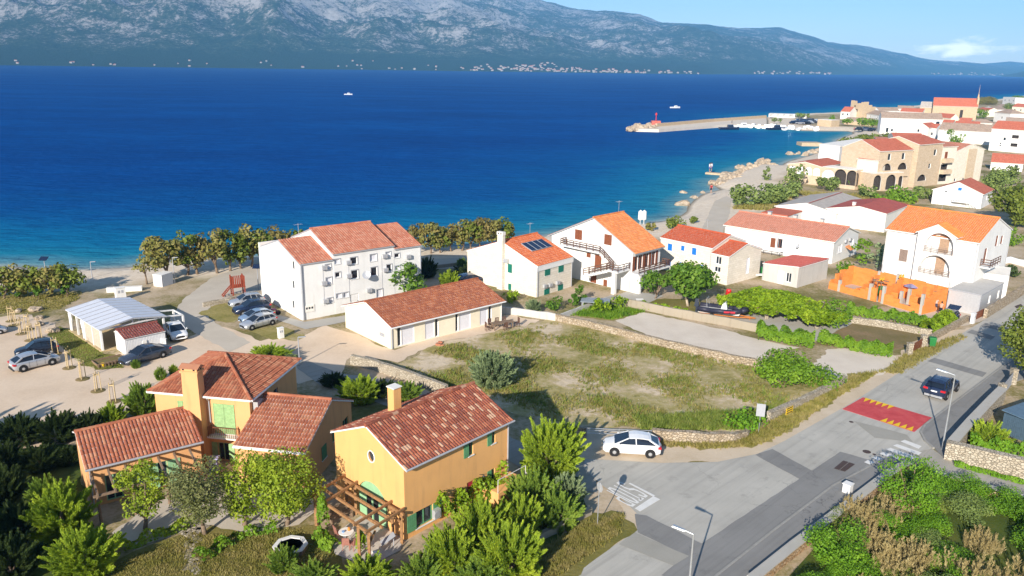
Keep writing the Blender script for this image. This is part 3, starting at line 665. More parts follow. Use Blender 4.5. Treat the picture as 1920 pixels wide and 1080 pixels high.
# ================================================================ houses
class House:
    def __init__(s, name, label, cat, A, az, L, W, he, hr, wall='white', heN=None, rp=None, group=None, hip=False, z0=0.):
        s.L, s.W, s.he, s.hr = L, W, he, hr; s.heN = he if heN is None else heN; s.rp = W/2 if rp is None else rp
        s.wall = B[wall]; s.hip = hip
        s.o = empty(name, (A[0], A[1], z0), az2rz(az), label, cat, group); s.M = Matrix.Translation((A[0], A[1], z0)) @ Matrix.Rotation(az2rz(az), 4, 'Z'); s.Mi = s.M.inverted()
        s.holes = {k: [] for k in 'SENW'}; s.rev = B['trim']; s.z0 = z0
    def fr(s, f):
        return {'S': (Vector((0, 0, 0)), Vector((1, 0, 0)), Vector((0, -1, 0)), s.L), 'E': (Vector((s.L, 0, 0)), Vector((0, 1, 0)), Vector((1, 0, 0)), s.W),
                'N': (Vector((s.L, s.W, 0)), Vector((-1, 0, 0)), Vector((0, 1, 0)), s.L), 'W': (Vector((0, s.W, 0)), Vector((0, -1, 0)), Vector((-1, 0, 0)), s.W)}[f]
    def pt(s, f, a, z, out=0.):
        o, d, n, _ = s.fr(f); p = o+d*a+n*out; return Vector((p.x, p.y, z))
    def at(s, f, px, py, out=0.):
        """photo pixel -> (distance along face, height) on that wall plane"""
        o, d, n, _ = s.fr(f); o = o+n*out; c = s.Mi @ CAM; r = s.Mi.to_3x3() @ ray(px, py)
        t = (o-c).dot(n)/r.dot(n); p = c+r*t; return (p-o).dot(d), p.z
    def loc(s, px, py, z):
        g = G(px, py, z+s.z0); p = s.Mi @ Vector((g[0], g[1], z+s.z0)); return p.x, p.y
    def outer(s, f):
        L, W, a, b, h, r = s.L, s.W, s.he, s.heN, s.hr, s.rp
        if s.hip: return [(0, 0), (L if f in 'SN' else W, 0), (L if f in 'SN' else W, a), (0, a)]
        return {'S': [(0, 0), (L, 0), (L, a), (0, a)], 'N': [(0, 0), (L, 0), (L, b), (0, b)],
                'E': [(0, 0), (W, 0), (W, b), (r, h), (0, a)], 'W': [(0, 0), (W, 0), (W, a), (W-r, h), (0, b)]}[f]
    def walls(s, depth=.16, name='wall', mats=None):
        mb = MB()
        for f in 'SENW':
            out = s.outer(f)
            hs = [[(min(max(a, .05), s.fr(f)[3]-.05), max(z, .03)) for a, z in h] for h in s.holes[f]]
            loops = [[Vector((a, z, 0)) for a, z in out]]+[[Vector((a, z, 0)) for a, z in h] for h in hs]
            flat = [v for l in loops for v in l]
            mi = 0 if not mats else mats.get(f, 0)
            for t in tessellate_polygon(loops):
                P3 = [s.pt(f, flat[i].x, flat[i].y) for i in t]
                nn = (P3[1]-P3[0]).cross(P3[2]-P3[0])
                if nn.length < 1e-7: continue
                if nn.dot(s.fr(f)[2]) < 0: P3 = P3[::-1]
                mb.face(P3, mi)
            for h in hs:
                for i in range(len(h)):
                    a, b = h[i], h[(i+1) % len(h)]
                    mb.face([s.pt(f, *a), s.pt(f, *b), s.pt(f, b[0], b[1], -depth), s.pt(f, a[0], a[1], -depth)], 1)
        s.wo = mb.build(name, [s.wall, s.rev]+([mats['extra']] if mats and 'extra' in mats else []), s.o); return s.wo
    def roof(s, mat, oe=.28, og=.15, th=.12, col=.24, row=.42, h=.055, seg=4, trim='trim', caps=True, sides='SN', gutter=None, name='roof', og2=None):
        mb = MB(); L, W, rp, hr = s.L, s.W, s.rp, s.hr; og2 = og if og2 is None else og2
        if s.hip: return s.hiproof(mat, oe, th, col, row, h, seg, trim, gutter)
        rz = hr+.02
        for sd, he, run, y0, sg in (('S', s.he, rp, 0, 1), ('N', s.heN, W-rp, W, -1)):
            k = (hr-he)/run; ye = y0-sg*oe; ze = he-k*oe+.02
            e0, e1 = Vector((-og, ye, ze)), Vector((L+og2, ye, ze)); r0, r1 = Vector((-og, rp, rz)), Vector((L+og2, rp, rz)); up = Vector((0, 0, th))
            mb.hexa([e0, e1, r1, r0], [e0+up, e1+up, r1+up, r0+up], 1)
            V = (r0-e0); ln = V.length
            if sd in sides and seg: slope(mb, e0+up, (1, 0, 0), V, L+og+og2, ln, None, col, row, h, seg)
            else: flat_slope(mb, [e0+up*1.06, e1+up*1.06, r1+up*1.06, r0+up*1.06], (1, 0, 0), V)
            if gutter and sd in sides:
                gb = MB(); gb.tube(e0+Vector((0, -sg*.05, .03)), e1+Vector((0, -sg*.05, .03)), .075, None, 8); gb.build('gutter', B[gutter], s.o)
        if caps: ridge_caps(mb, (-og, rp, rz+th+.04), (L+og2, rp, rz+th+.04), .12)
        s.ro = mb.build(name, [B[mat], B[trim]], s.o); return s.ro
    def hiproof(s, mat, oe, th, col, row, h, seg, trim, gutter):
        mb = MB(); L, W, he, hr = s.L, s.W, s.he, s.hr; hw = W/2 if L >= W else L/2
        if L >= W: ra, rb = Vector((hw, W/2, hr)), Vector((L-hw, W/2, hr))
        else: ra, rb = Vector((L/2, hw, hr)), Vector((L/2, W-hw, hr))
        ze = he-.02; c = [Vector((-oe, -oe, ze)), Vector((L+oe, -oe, ze)), Vector((L+oe, W+oe, ze)), Vector((-oe, W+oe, ze))]; up = Vector((0, 0, th))
        faces = ([(c[0], c[1], rb, ra), (c[1], c[2], rb), (c[2], c[3], ra, rb), (c[3], c[0], ra)] if L >= W else [(c[0], c[1], ra), (c[1], c[2], rb, ra), (c[2], c[3], rb), (c[3], c[0], ra, rb)])
        mb.hexa(c, [q+up for q in c], 1)
        for fc in faces:
            p0, p1 = fc[0]+up, fc[1]+up; U = (p1-p0).normalized(); top = fc[2]+up; Vv = (top-p0)-U*(top-p0).dot(U); H = Vv.length; Vv.normalize()
            clip = [((q+up-p0).dot(U), (q+up-p0).dot(Vv)) for q in fc]
            flat_slope(mb, [q+up*.99 for q in fc], U, Vv)
            if seg: slope(mb, p0, U, Vv, (p1-p0).length, H, clip, col, row, h, seg)
            if gutter:
                gb = MB(); nx = U.cross(Vector((0, 0, 1))); gb.tube(p0+nx*.04-up*.6, p1+nx*.04-up*.6, .075, None, 8); gb.build('gutter', B[gutter], s.o)
        if seg:
            for k, q in enumerate(c): ridge_caps(mb, q+up*1.3, (ra if (q-ra).length < (q-rb).length else rb)+up*1.5, .12, .42, 0, k)
            if (ra-rb).length > .2: ridge_caps(mb, ra+up*1.5, rb+up*1.5, .12)
        s.ro = mb.build('roof', [B[mat], B[trim]], s.o); return s.ro
    # ---- openings
    def rect(s, f, p, q):
        a = s.at(f, *p); b = s.at(f, *q); return min(a[0], b[0]), max(a[0], b[0]), min(a[1], b[1]), max(a[1], b[1])
    def box(s, mb, f, a0, a1, z0, z1, o0, o1, m=0):
        P = lambda a, z, o: s.pt(f, a, z, o)
        mb.hexa([P(a0, z0, o0), P(a1, z0, o0), P(a1, z0, o1), P(a0, z0, o1)], [P(a0, z1, o0), P(a1, z1, o0), P(a1, z1, o1), P(a0, z1, o1)], m)
    def win(s, f, r, frame='trim', sh=None, shm='green', sill=True, surround=None, pane='glass', mull=True, name='window', depth=.14, openang=1.):
        a0, a1, z0, z1 = r; s.holes[f].append([(a0, z0), (a1, z0), (a1, z1), (a0, z1)])
        w = min(.07, (a1-a0)*.12); mb = MB()
        for q in ((a0, a1, z1-w, z1), (a0, a1, z0, z0+w), (a0, a0+w, z0+w, z1-w), (a1-w, a1, z0+w, z1-w)): s.box(mb, f, *q, -depth, -depth+.06)
        if mull and a1-a0 > .5: c = (a0+a1)/2; s.box(mb, f, c-w*.5, c+w*.5, z0+w, z1-w, -depth, -depth+.055)
        fo = mb.build(name, B[frame], s.o)
        pb = MB(); s.box(pb, f, a0+.01, a1-.01, z0+.01, z1-.01, -depth-.03, -depth+.012); pb.build('pane', B[pane], fo)
        if sill:
            sb = MB(); s.box(sb, f, a0-.06, a1+.06, z0-.06, z0-.002, -.02, .07); sb.build('sill', B['trim'], fo)
        if surround:
            sb = MB(); t = .09
            for q in ((a0-t, a1+t, z1+.002, z1+t), (a0-t, a1+t, z0-t, z0-.065), (a0-t, a0-.002, z0-.06, z1), (a1+.002, a1+t, z0-.06, z1)): s.box(sb, f, *q, -.02, .03)
            sb.build('surround', B[surround], fo)
        W2 = (a1-a0)/2
        if sh in ('open', 'left', 'right'):
            for sd, a, dr in (('left', a0, -1), ('right', a1, 1)):
                if sh != 'open' and sh != sd: continue
                k = 1 if sh == 'open' else 2
                s.leaf(f, a, dr, W2*k*openang, z0, z1, shm, fo)
        return fo
    def leaf(s, f, a, dr, w, z0, z1, m, par):
        sb = MB(); s.box(sb, f, min(a, a+dr*w), max(a, a+dr*w), z0, z1, .02, .06)
        k = max(2, int(w/.16))
        for i in range(1, k): x = a+dr*w*i/k; s.box(sb, f, x-.008, x+.008, z0+.03, z1-.03, .0601, .066)
        for zz in (z0+.18*(z1-z0), z0+.8*(z1-z0)): s.box(sb, f, min(a, a+dr*w)+.02, max(a, a+dr*w)-.02, zz, zz+.05, .0602, .075)
        sb.build('shutter', B[m], par)
    def closed(s, f, r, m, n=2, frame=None, name='shutter'):
        a0, a1, z0, z1 = r; sb = MB(); w = (a1-a0)/n
        for i in range(n):
            x0, x1 = a0+i*w+.01, a0+(i+1)*w-.01
            s.box(sb, f, x0, x1, z0, z1, .005, .03)
            for q in ((x0, x1, z1-.06, z1), (x0, x1, z0, z0+.06), (x0, x0+.05, z0+.06, z1-.06), (x1-.05, x1, z0+.06, z1-.06)): s.box(sb, f, *q, .03, .055)
            k = max(3, int((z1-z0)/.12))
            for j in range(k): zz = z0+.07+(z1-z0-.14)*j/k; s.box(sb, f, x0+.05, x1-.05, zz, zz+(z1-z0-.14)/k*.55, .0301, .045)
        o = sb.build(name, B[m], s.o)
        tb = MB(); s.box(tb, f, a0-.05, a1+.05, z0-.06, z0-.002, .001, .06); tb.build('sill', B['trim'], o)
        return o
    def door(s, f, r, m='brown', panel=True):
        a0, a1, z0, z1 = r; s.holes[f].append([(a0, z0), (a1, z0), (a1, z1), (a0, z1)]); mb = MB()
        s.box(mb, f, a0+.01, a1-.01, z0, z1-.01, -.15, -.08)
        if panel:
            for (u0, u1) in ((.1, .45), (.55, .9)):
                zz = z0+(z1-z0)*u0; z2 = z0+(z1-z0)*u1; s.box(mb, f, a0+.12*(a1-a0), a1-.12*(a1-a0), zz, z2, -.08, -.06)
        d = mb.build('door', B[m], s.o); hb = MB(); s.box(hb, f, a1-.14, a1-.10, z0+.45*(z1-z0), z0+.52*(z1-z0), -.0798, -.02); hb.build('handle', B['black_metal'], d); return d
    def hole(s, f, r, deep=.9, m='dark', name='opening'):
        """an open loggia or arch mouth: real recess with floor, sides and back"""
        a0, a1, z0, z1 = r; s.holes[f].append([(a0, z0), (a1, z0), (a1, z1), (a0, z1)]); mb = MB(); P = lambda a, z, o: s.pt(f, a, z, o); d = -deep
        mb.face([P(a0, z0, d), P(a1, z0, d), P(a1, z1, d), P(a0, z1, d)]); mb.face([P(a0, z0, -.16), P(a1, z0, -.16), P(a1, z0, d), P(a0, z0, d)])
        mb.face([P(a0, z1, -.16), P(a1, z1, -.16), P(a1, z1, d), P(a0, z1, d)]); mb.face([P(a0, z0, -.16), P(a0, z1, -.16), P(a0, z1, d), P(a0, z0, d)]); mb.face([P(a1, z0, -.16), P(a1, z1, -.16), P(a1, z1, d), P(a1, z0, d)])
        return mb.build(name, B[m] if isinstance(m, str) else m, s.o)
    def arch(s, f, a0, a1, z0, z1, n=12, full=False):
        c, rx = (a0+a1)/2, (a1-a0)/2; zs = z1-rx if not full else z0; zs = max(zs, z0); rz = z1-zs
        return [(a0, z0), (a1, z0)]+[(c+rx*math.cos(PI*k/n), zs+rz*math.sin(PI*k/n)) for k in range(0 if zs > z0+.01 else 1, n+(1 if zs > z0+.01 else 0))]
    def archhole(s, f, poly, deep=1.2, m='interior', name='arch_opening', backm=None):
        s.holes[f].append(poly); mb = MB(); k = len(poly)
        mb.face([s.pt(f, a, max(z, .03), -deep) for a, z in poly])
        for i in range(k):
            a, b = poly[i], poly[(i+1) % k]
            mb.face([s.pt(f, a[0], max(a[1], .03), -.16), s.pt(f, b[0], max(b[1], .03), -.16), s.pt(f, b[0], max(b[1], .03), -deep), s.pt(f, a[0], max(a[1], .03), -deep)])
        return mb.build(name, B[m], s.o)
    def ac(s, f, a, z, w=.75, h=.5):
        mb = MB(); s.box(mb, f, a-w/2, a+w/2, z, z+h, .06, .34); s.box(mb, f, a-w*.4, a-w*.34, z-.05, z-.001, .0, .3); s.box(mb, f, a+w*.34, a+w*.4, z-.05, z-.001, 0, .3)
        o = mb.build('air_conditioner', B['metal'], s.o)
        gb = MB(); c = s.pt(f, a-w*.12, z+h/2, .345); n = s.fr(f)[2]
        gb.tube(c-n*.003, c+n*.012, h*.40, None, 14); gb.build('fan_grille', B['grey_trim'], o); return o
    def pipe(s, f, a, z0, z1, m='zinc', r=.05):
        mb = MB(); mb.tube(s.pt(f, a, z0, .07), s.pt(f, a, z1, .07), r, None, 8); return mb.build('downpipe', B[m], s.o)
    def chimney(s, x, y, z0, z1, w, d, m, cap='trim', pot=False):
        mb = MB(); mb.box(x-w/2, x+w/2, y-d/2, y+d/2, z0, z1-.12); c = mb.build('chimney', B[m], s.o)
        cb = MB(); cb.box(x-w/2-.06, x+w/2+.06, y-d/2-.06, y+d/2+.06, z1-.06, z1)
        for sx in (-1, 1):
            for sy in (-1, 1): cb.box(x+sx*(w/2-.06)-.05, x+sx*(w/2-.06)+.05, y+sy*(d/2-.06)-.05, y+sy*(d/2-.06)+.05, z1-.1199, z1-.0601)
        cb.build('chimney_cap', B[cap], c); return c
    def dish(s, f, a, z, r=.4):
        mb = MB(); n = s.fr(f)[2]; c = s.pt(f, a, z, .45); d = (n*.75+Vector((0, 0, .5))+s.fr(f)[1]*-.4).normalized(); q = d.to_track_quat('Z', 'Y')
        pr = [(0.02, .0), (r*.5, .05), (r, .16), (r*.97, .17), (r*.5, .07), (.02, .03)]; mb.X = Matrix.Translation(c) @ q.to_matrix().to_4x4(); mb.lathe(pr, 16); mb.tube((0, -r, .1), (0, 0, .5), .015); mb.X = None
        mb.tube(s.pt(f, a, z-.1), c, .025); return mb.build('satellite_dish', B['metal'], s.o)
def rail(mb, p, q, h, n=3, w=.05, post=1.2, m=0, top=.09):
    """timber/metal railing from p to q"""
    p, q = Vector(p), Vector(q); L = (q-p).length; k = max(1, round(L/post))
    for i in range(k+1):
        a = p+(q-p)*(i/k); mb.bar(a, a+Vector((0, 0, h)), w, w, m)
    for j in range(n):
        z = Vector((0, 0, h*(j+1)/n)); mb.bar(p+z, q+z, w*.8, top, m)
# ================================================================ the houses
def merge(main, *wings):
    for w in wings:
        for ch in list(w.o.children):
            mb = ch.matrix_basis.copy(); ch.parent = main.o; ch.matrix_parent_inverse = main.M.inverted() @ w.M; ch.matrix_basis = mb
        bpy.data.objects.remove(w.o)
def shift(A, az, du, dv):
    a = R(az); b = R(az-90); return (A[0]+math.sin(a)*du+math.sin(b)*dv, A[1]+math.cos(a)*du+math.cos(b)*dv)
# ---- A: yellow house
hA = House('yellow_house', 'yellow rendered house with green shutters, arched green door and mottled tile roof', 'house', (-6.19, 42.05), 41.7, 9.2, 6.75, 4.84, 6.32, 'yellow')
hA.rev = B['yellow']
for p, q, sh in (((878.2, 855.6), (887.3, 823.6), 'left'), ((921, 833), (929, 803), 'left'), ((920.3, 907), (927.8, 877), 'left'), ((780, 991.4), (811.5, 944), 'open')):
    hA.win('S', hA.rect('S', p, q), 'green', sh, 'green', True, None)
r = hA.rect('S', (875.8, 928), (888, 899.5)); hA.door('S', r, 'red_door')
mb = MB(); p = hA.pt('S', r[1]+.55, r[3]+.15); mb.tube(p, p+Vector((0, -.35, .12)), .018); mb.lathe([(.02, .14), (.10, .02), (.08, 0)], 8, tuple(p+Vector((0, -.38, 0)))); mb.build('wall_lamp', B['black_metal'], hA.o)
aL, aR = hA.at('W', 671, 938)[0], hA.at('W', 727, 985)[0]; aT = hA.at('W', 690, 901)[1]
ap = hA.arch('W', aL, aR, .05, aT, 18); hA.holes['W'].append(ap)
mb = MB()
cen = [hA.pt('W', a, z, -.12) for a, z in ap]; mb.face(cen)
for i in range(1, 6):
    a = aL+(aR-aL)*i/6; zt = max(z for aa, z in ap); hh = .05+(aT-.05)*math.sqrt(max(0, 1-((a-(aL+aR)/2)/((aR-aL)/2))**2))*.98
    if i != 3: hA.box(mb, 'W', a-.012, a+.012, .06, hh*.96, -.1195, -.105)
dr = mb.build('arched_door', B['mint'], hA.o)
c = (aL+aR)/2; mb = MB(); hA.box(mb, 'W', c-.62, c+.5, .07, aT*.62, -.118, -.07); mb.build('doorway', B['dark'], dr)
mb = MB(); hA.box(mb, 'W', c-.06, c+.06, .07, aT*.62, -.0695, .0)
for sg in (-1, 1): hA.box(mb, 'W', c+sg*.95-.35, c+sg*.95+.35, .07, aT*.60, -.06, -.02)
mb.build('door_leaf', B['mint'], dr)
rc = hA.at('W', 696, 856); circ = [(rc[0]+.30*math.cos(2*PI*k/18), rc[1]+.36*math.sin(2*PI*k/18)) for k in range(18)]; hA.holes['W'].append(circ)
mb = MB(); mb.face([hA.pt('W', a, z, -.13) for a, z in circ]); rw = mb.build('round_window', B['glass'], hA.o)
mb = MB(); pr = [hA.pt('W', rc[0]+.32*math.cos(2*PI*k/18), rc[1]+.385*math.sin(2*PI*k/18), .005) for k in range(18)]
for k in range(18): mb.tube(pr[k], pr[(k+1) % 18], .04, None, 5)
mb.build('surround', B['offwhite'], rw)
hA.walls(); hA.roof('tileA', .30, .10, .10, .215, .40, .06, 4, 'trim', True, 'SN', None)
gb = MB(); gb.tube((-.1, -.36, 4.78), (9.35, -.36, 4.78), .07, None, 8); gb.build('gutter', B['grey_trim'], hA.o)
hA.pipe('S', 9.05, .1, 4.7, 'zinc', .055)
x, y = hA.loc(740, 762, 5.9); hA.chimney(x, y, 5.2, 7.35, .62, .62, 'yellow', 'offwhite')
hA.ac('S', hA.at('S', 815, 1000)[0], .55, .5, .6)
mb = MB()
p0, p1 = hA.pt('S', 6.6, 1., 1.45), hA.pt('S', 9.3, 1., 1.45); mb.box(6.6, 9.3, -1.5, -.02, 0, .95); mb.build('porch', B['yellow'], hA.o)
mb = MB(); rail(mb, p0-Vector((0, 0, .05)), p1-Vector((0, 0, .05)), .95, 1, .03, 1.3, 0, .03); mb.build('porch_railing', B['trim'], hA.o)
# ---- B: ochre villa with tower and two wings
A1 = shift((-25.71, 52.29), 99.6, .3, .3)
hB = House('ochre_villa', 'ochre villa with hipped tower, big chimney, two tiled wings and pale green shutters', 'house', A1, 99.6, 7.25, 7.5, 4.95, 6.9, 'orange', hip=True)
hB.rev = B['orange']; ctr = hB.M @ Vector((3.6, 3.75, 0)); hB.hr = Zat(ctr.x, ctr.y, 661)-.25
hB.closed('S', hB.rect('S', (404, 811), (439, 759)), 'pale_green', 2); hB.closed('S', hB.rect('S', (334, 765), (352, 752)), 'pale_green', 2)
hB.win('S', hB.rect('S', (412, 873), (429, 831)), 'pale_green', 'open', 'pale_green', False)
hB.win('E', (3.6, 4.3, 3.3, 4.1), 'grey_trim', None, mull=False)
for a in (.35, 1.35):
    mb = MB(); hB.box(mb, 'E', a, a+.75, 4.0, 4.6, .03, .42)
    q = mb.build('air_conditioner', B['metal'], hB.o); gb = MB()
    for i in range(3):
        for j in range(3): hB.box(gb, 'E', a+.1+.2*i, a+.24+.2*i, 4.06+.18*j, 4.18+.18*j, .4205, .43)
    gb.build('grille', B['grey_trim'], q)
r = hB.rect('S', (398, 812), (446, 790)); mb = MB(); hB.box(mb, 'S', r[0]-.1, r[1]+.1, r[2]-.14, r[2]-.04, 0, .55); bl = mb.build('balcony', B['offwhite'], hB.o)
mb = MB()
for i in range(15): a = r[0]+(r[1]-r[0])*i/14; hB.box(mb, 'S', a-.012, a+.012, r[2]-.04, r[2]+.72, .50, .525)
hB.box(mb, 'S', r[0], r[1], r[2]+.72, r[2]+.75, .49, .535)
for a in (r[0], r[1]-.03):
    for i in range(4): hB.box(mb, 'S', a, a+.025, r[2]-.04, r[2]+.72, .02+.14*i, .045+.14*i)
mb.build('railing', B['brown'], bl)
hB.walls(); hB.roof('tileB', .32, 0, .10, .225, .42, .06, 4, gutter='trim')
a0, a1 = hB.at('S', 347, 735, .4)[0], hB.at('S', 378, 735, .4)[0]; zt = hB.at('S', 360, 690, .6)[1]
mb = MB(); ac_ = (a0+a1)/2
mb.hexa([(a0-.06, -.85, 0), (a1+.06, -.85, 0), (a1+.06, -.003, 0), (a0-.06, -.003, 0)], [(a0+.05, -.72, zt-.35), (a1-.02, -.72, zt-.35), (a1-.02, -.003, zt-.35), (a0+.05, -.003, zt-.35)])
mb.box(a0-.04, a1+.06, -.80, .08, zt-.349, zt-.22); mb.box(a0+.05, a1-.02, -.72, 0, zt-.2199, zt-.02); ch = mb.build('chimney', B['orange'], hB.o)
mb = MB(); mb.hexa([(a0-.08, -.84, zt-.0199), (a1+.1, -.84, zt-.0199), (a1+.1, .12, zt-.0199), (a0-.08, .12, zt-.0199)], [(a0-.08, -.36, zt+.2), (a1+.1, -.36, zt+.2), (a1+.1, -.30, zt+.2), (a0-.08, -.30, zt+.2)])
mb.build('chimney_cap', B['tileB'], ch); mb = MB()
for a in (a0+.14, a1-.32): mb.box(a, a+.16, -.7205, -.6, zt-.18, zt-.05)
for y in (-.6, -.3): mb.box(a1-.1, a1-.0195, y, y+.16, zt-.18, zt-.05)
mb.build('flue_openings', B['dark'], ch)
mb = MB(); mb.path([hB.pt('S', a1+.28, 4.85, .3), hB.pt('S', a1+.28, 4.6, .08), hB.pt('S', a1+.28, 2.9, .08)], .05, None, 8); mb.build('downpipe', B['zinc'], hB.o)
w2 = House('wing', None, None, shift((-26.54, 44.88), 54.4, .1, .32), 54.4, 6.9, 4.3, 2.84, 4.02, 'orange', heN=3.5, rp=2.92); w2.rev = B['orange']
for a, b in ((.9, 1.9), (2.5, 3.3), (3.9, 4.7)): w2.win('S', (a, b, .15, 1.95), 'mint', 'right' if a > 2 else None, 'mint', False)
w2.walls(); w2.roof('tileB', .30, .14, .10, .235, .42, .065, 4, 'trim', True, 'S', 'zinc')
mb = MB()
for i in range(7):
    x = .15+i*1.0; ln_ = 2.5 if i < 5 else 1.9; mb.bar((x, -.03, 2.35), (x, -ln_, 2.0), .11, .15)
mb.bar((-.1, -2.35, 1.9), (5., -2.35, 1.9), .12, .14)
for x in (.15, 2.15, 4.15): mb.tube((x, -2.35, 0), (x, -2.35, 1.84), .09, None, 8)
mb.build('pergola', B['old_timber'], w2.o); w2.pipe('S', .12, .1, 2.7, 'zinc')
w3 = House('wing', None, None, shift((-18.45, 48.33), 100, .05, .3), 100, 4.95, 8.1, 2.9, 4.55, 'orange', heN=2.9, rp=4.4); w3.rev = B['orange']
w3.closed('E', (2.4, 3.2, .9, 1.9), 'green', 2); w3.closed('E', (4.4, 4.7, 1.4, 2.1), 'green', 1); w3.win('E', (6.3, 7.4, .1, 2.1), 'green', None, sill=False)
w3.win('S', (1.2, 2.6, .1, 2.0), 'pale_green', None, sill=False)
w3.walls(); w3.roof('tileB', .30, .10, .10, .225, .42, .06, 4, 'trim', True, 'SN', None)
gb = MB(); gb.tube((-.1, -.36, 2.8), (5.1, -.36, 2.8), .06, None, 8); gb.build('gutter', B['trim'], w3.o)
merge(hB, w2, w3)
# ---- C: long low cream house
hC = House('cream_bungalow', 'long low cream bungalow with brown tile roof and four white roller shutters', 'house', (-12.05, 75.30), 48.4, 14.65, 8.9, 2.42, 3.86, 'cream')
for (p, q), (p2, q2) in ((((745.5, 648), (752, 613.5)), ((753, 647), (776.5, 609))), (((816, 626), (822, 596)), ((797, 633.5), (814.5, 600))), (((854, 617), (859.5, 586)), ((861, 616), (882.5, 582))), (((916, 599.5), (922, 570)), ((899.5, 606), (914.5, 574)))):
    r = hC.rect('S', p, q); rr = hC.rect('S', p2, q2); z0, z1 = .12, 2.08
    hC.win('S', (r[0], r[1], z0, z1), 'trim', None, sill=False, mull=False); fo = hC.win('S', (rr[0]+.01, rr[1], z0, z1), 'trim', None, sill=False, mull=False, pane='blind', name='roller_shutter', depth=.08)
hC.walls(); hC.roof('tileC', .42, .18, .11, .25, .42, .06, 4, 'trim', True, 'SN', 'trim')
hC.pipe('S', .12, .05, 2.3, 'grey_trim', .05); hC.pipe('S', 14.5, .05, 2.3, 'trim', .05)
mb = MB(); a, z = hC.at('W', 717, 627)
for i in range(3): hC.box(mb, 'W', a-.42+.28*i, a-.18+.28*i, z-.2, z+.15, .003, .08)
mb.build('meter_box', B['grey_trim'], hC.o)
# ---- D: white three-storey block in three stepped sections
hD = House('apartment_block', 'white three storey block with stepped red roofs, air conditioners and grey window frames', 'apartment block', (-23.22, 84.15), 51., 5.6, 10.9, 6.35, 8.05, 'white')
xa, xb = hD.at('S', 624, 488)[0], hD.at('S', 738, 466)[0]; hD.L = xa; Lt = 15.6
d2 = House('s', None, None, shift((-23.22, 84.15), 51, xa, -.03), 51., xb-xa, 10.96, 6.95, 8.85, 'white'); d3 = House('s', None, None, shift((-23.22, 84.15), 51, xb, 0), 51., Lt-xb, 10.9, 6.5, 8.35, 'white')
Zp = lambda x, y: (500+x/5.4, 420+y/5.4)
wl = [((595, 460), (650, 405)), ((603, 612), (658, 538)), ((688, 408), (742, 352)), ((695, 545), (745, 485)), ((848, 410), (915, 332)), ((858, 560), (925, 462)), ((1048, 380), (1112, 302)), ((1058, 530), (1118, 432)), ((1205, 330), (1255, 280)), ((1215, 485), (1265, 405)), ((1297, 345), (1345, 295)), ((1303, 470), (1350, 420)), ((705, 755), (760, 700)), ((780, 745), (830, 688)), ((615, 800), (672, 745)), ((1115, 745), (1172, 655))]
for p, q in wl:
    r = hD.rect('S', Zp(*p), Zp(*q)); s_ = hD if r[1] < xa else (d2 if r[0] < xb and r[1] < xb+.1 else d3); o_ = 0 if s_ is hD else (xa if s_ is d2 else xb)
    a0, a1 = max(r[0]-o_, .12), min(r[1]-o_, s_.L-.12)
    if a1-a0 > .2: s_.win('S', (a0, a1, r[2], r[3]), 'trim', None, surround='grey_trim', mull=(a1-a0) > .9, pane='glass' if rnd.random() < .7 else 'blind')
r = hD.rect('S', Zp(850, 808), Zp(930, 700)); d2.door('S', (r[0]-xa, r[1]-xa, .25, r[3]), 'trim')
for x, y in ((575, 440), (575, 597), (820, 387), (825, 522), (1185, 322), (1195, 462), (590, 777), (1028, 668), (1425, 328)):
    a, z = hD.at('S', *Zp(x, y)); s_ = hD if a < xa else (d2 if a < xb else d3); o_ = 0 if s_ is hD else (xa if s_ is d2 else xb); s_.ac('S', a-o_, z-.22, .62, .44)
a, z = hD.at('S', *Zp(990, 512)); d2.dish('S', a-xa, z, .5)
for y0, y1 in ((455, 330), (650, 560), (850, 770)):
    r = hD.rect('W', Zp(255, y0), Zp(275, y1)); hD.win('W', (r[0], r[0]+.75, r[2], r[2]+1.), 'trim', None, mull=False)
a, z = hD.at('S', *Zp(432, 855)); mb = MB(); hD.box(mb, 'S', a-.6, a+.6, z-.4, z+.4, .003, .06); m_ = mb.build('meter_cabinet', B['offwhite'], hD.o); mb = MB()
for i in range(3): hD.box(mb, 'S', a-.42+i*.32, a-.22+i*.32, z-.05, z+.18, .0605, .075)
mb.build('meter_window', B['glass'], m_)
for h_ in (hD, d2, d3): h_.walls()
hD.roof('tileD', .18, .0, .14, .30, .42, .05, 2, 'grey_trim', False, 'S', None, og2=-.02); d2.roof('tileD', .18, .06, .14, .30, .42, .05, 2, 'grey_trim', True, 'SN'); d3.roof('tileD', .18, -.02, .14, .30, .42, .05, 2, 'grey_trim', False, 'SN', None, og2=.05)
hD.pipe('S', .14, .1, 6.3, 'grey_trim', .11); d3.pipe('S', d3.L-.12, .1, 6.3, 'grey_trim', .08)
mb = MB(); mb.box(-.12, xa-.08, 10.92, 11.15, 0, 6.9); mb.build('parapet', B['white'], hD.o)
for x, yz in ((580, 3), (838, 3), (1172, 3)):
    a, z = hD.at('S', *Zp(x, 700)); mb = MB(); s_ = hD if a < xa else d2; o_ = 0 if s_ is hD else xa; mb.tube(s_.pt('S', a-o_, 1.2, .02), s_.pt('S', a-o_, 6.0, .02), .018, None, 5); mb.build('cable', B['grey_trim'], s_.o)
merge(hD, d2, d3)
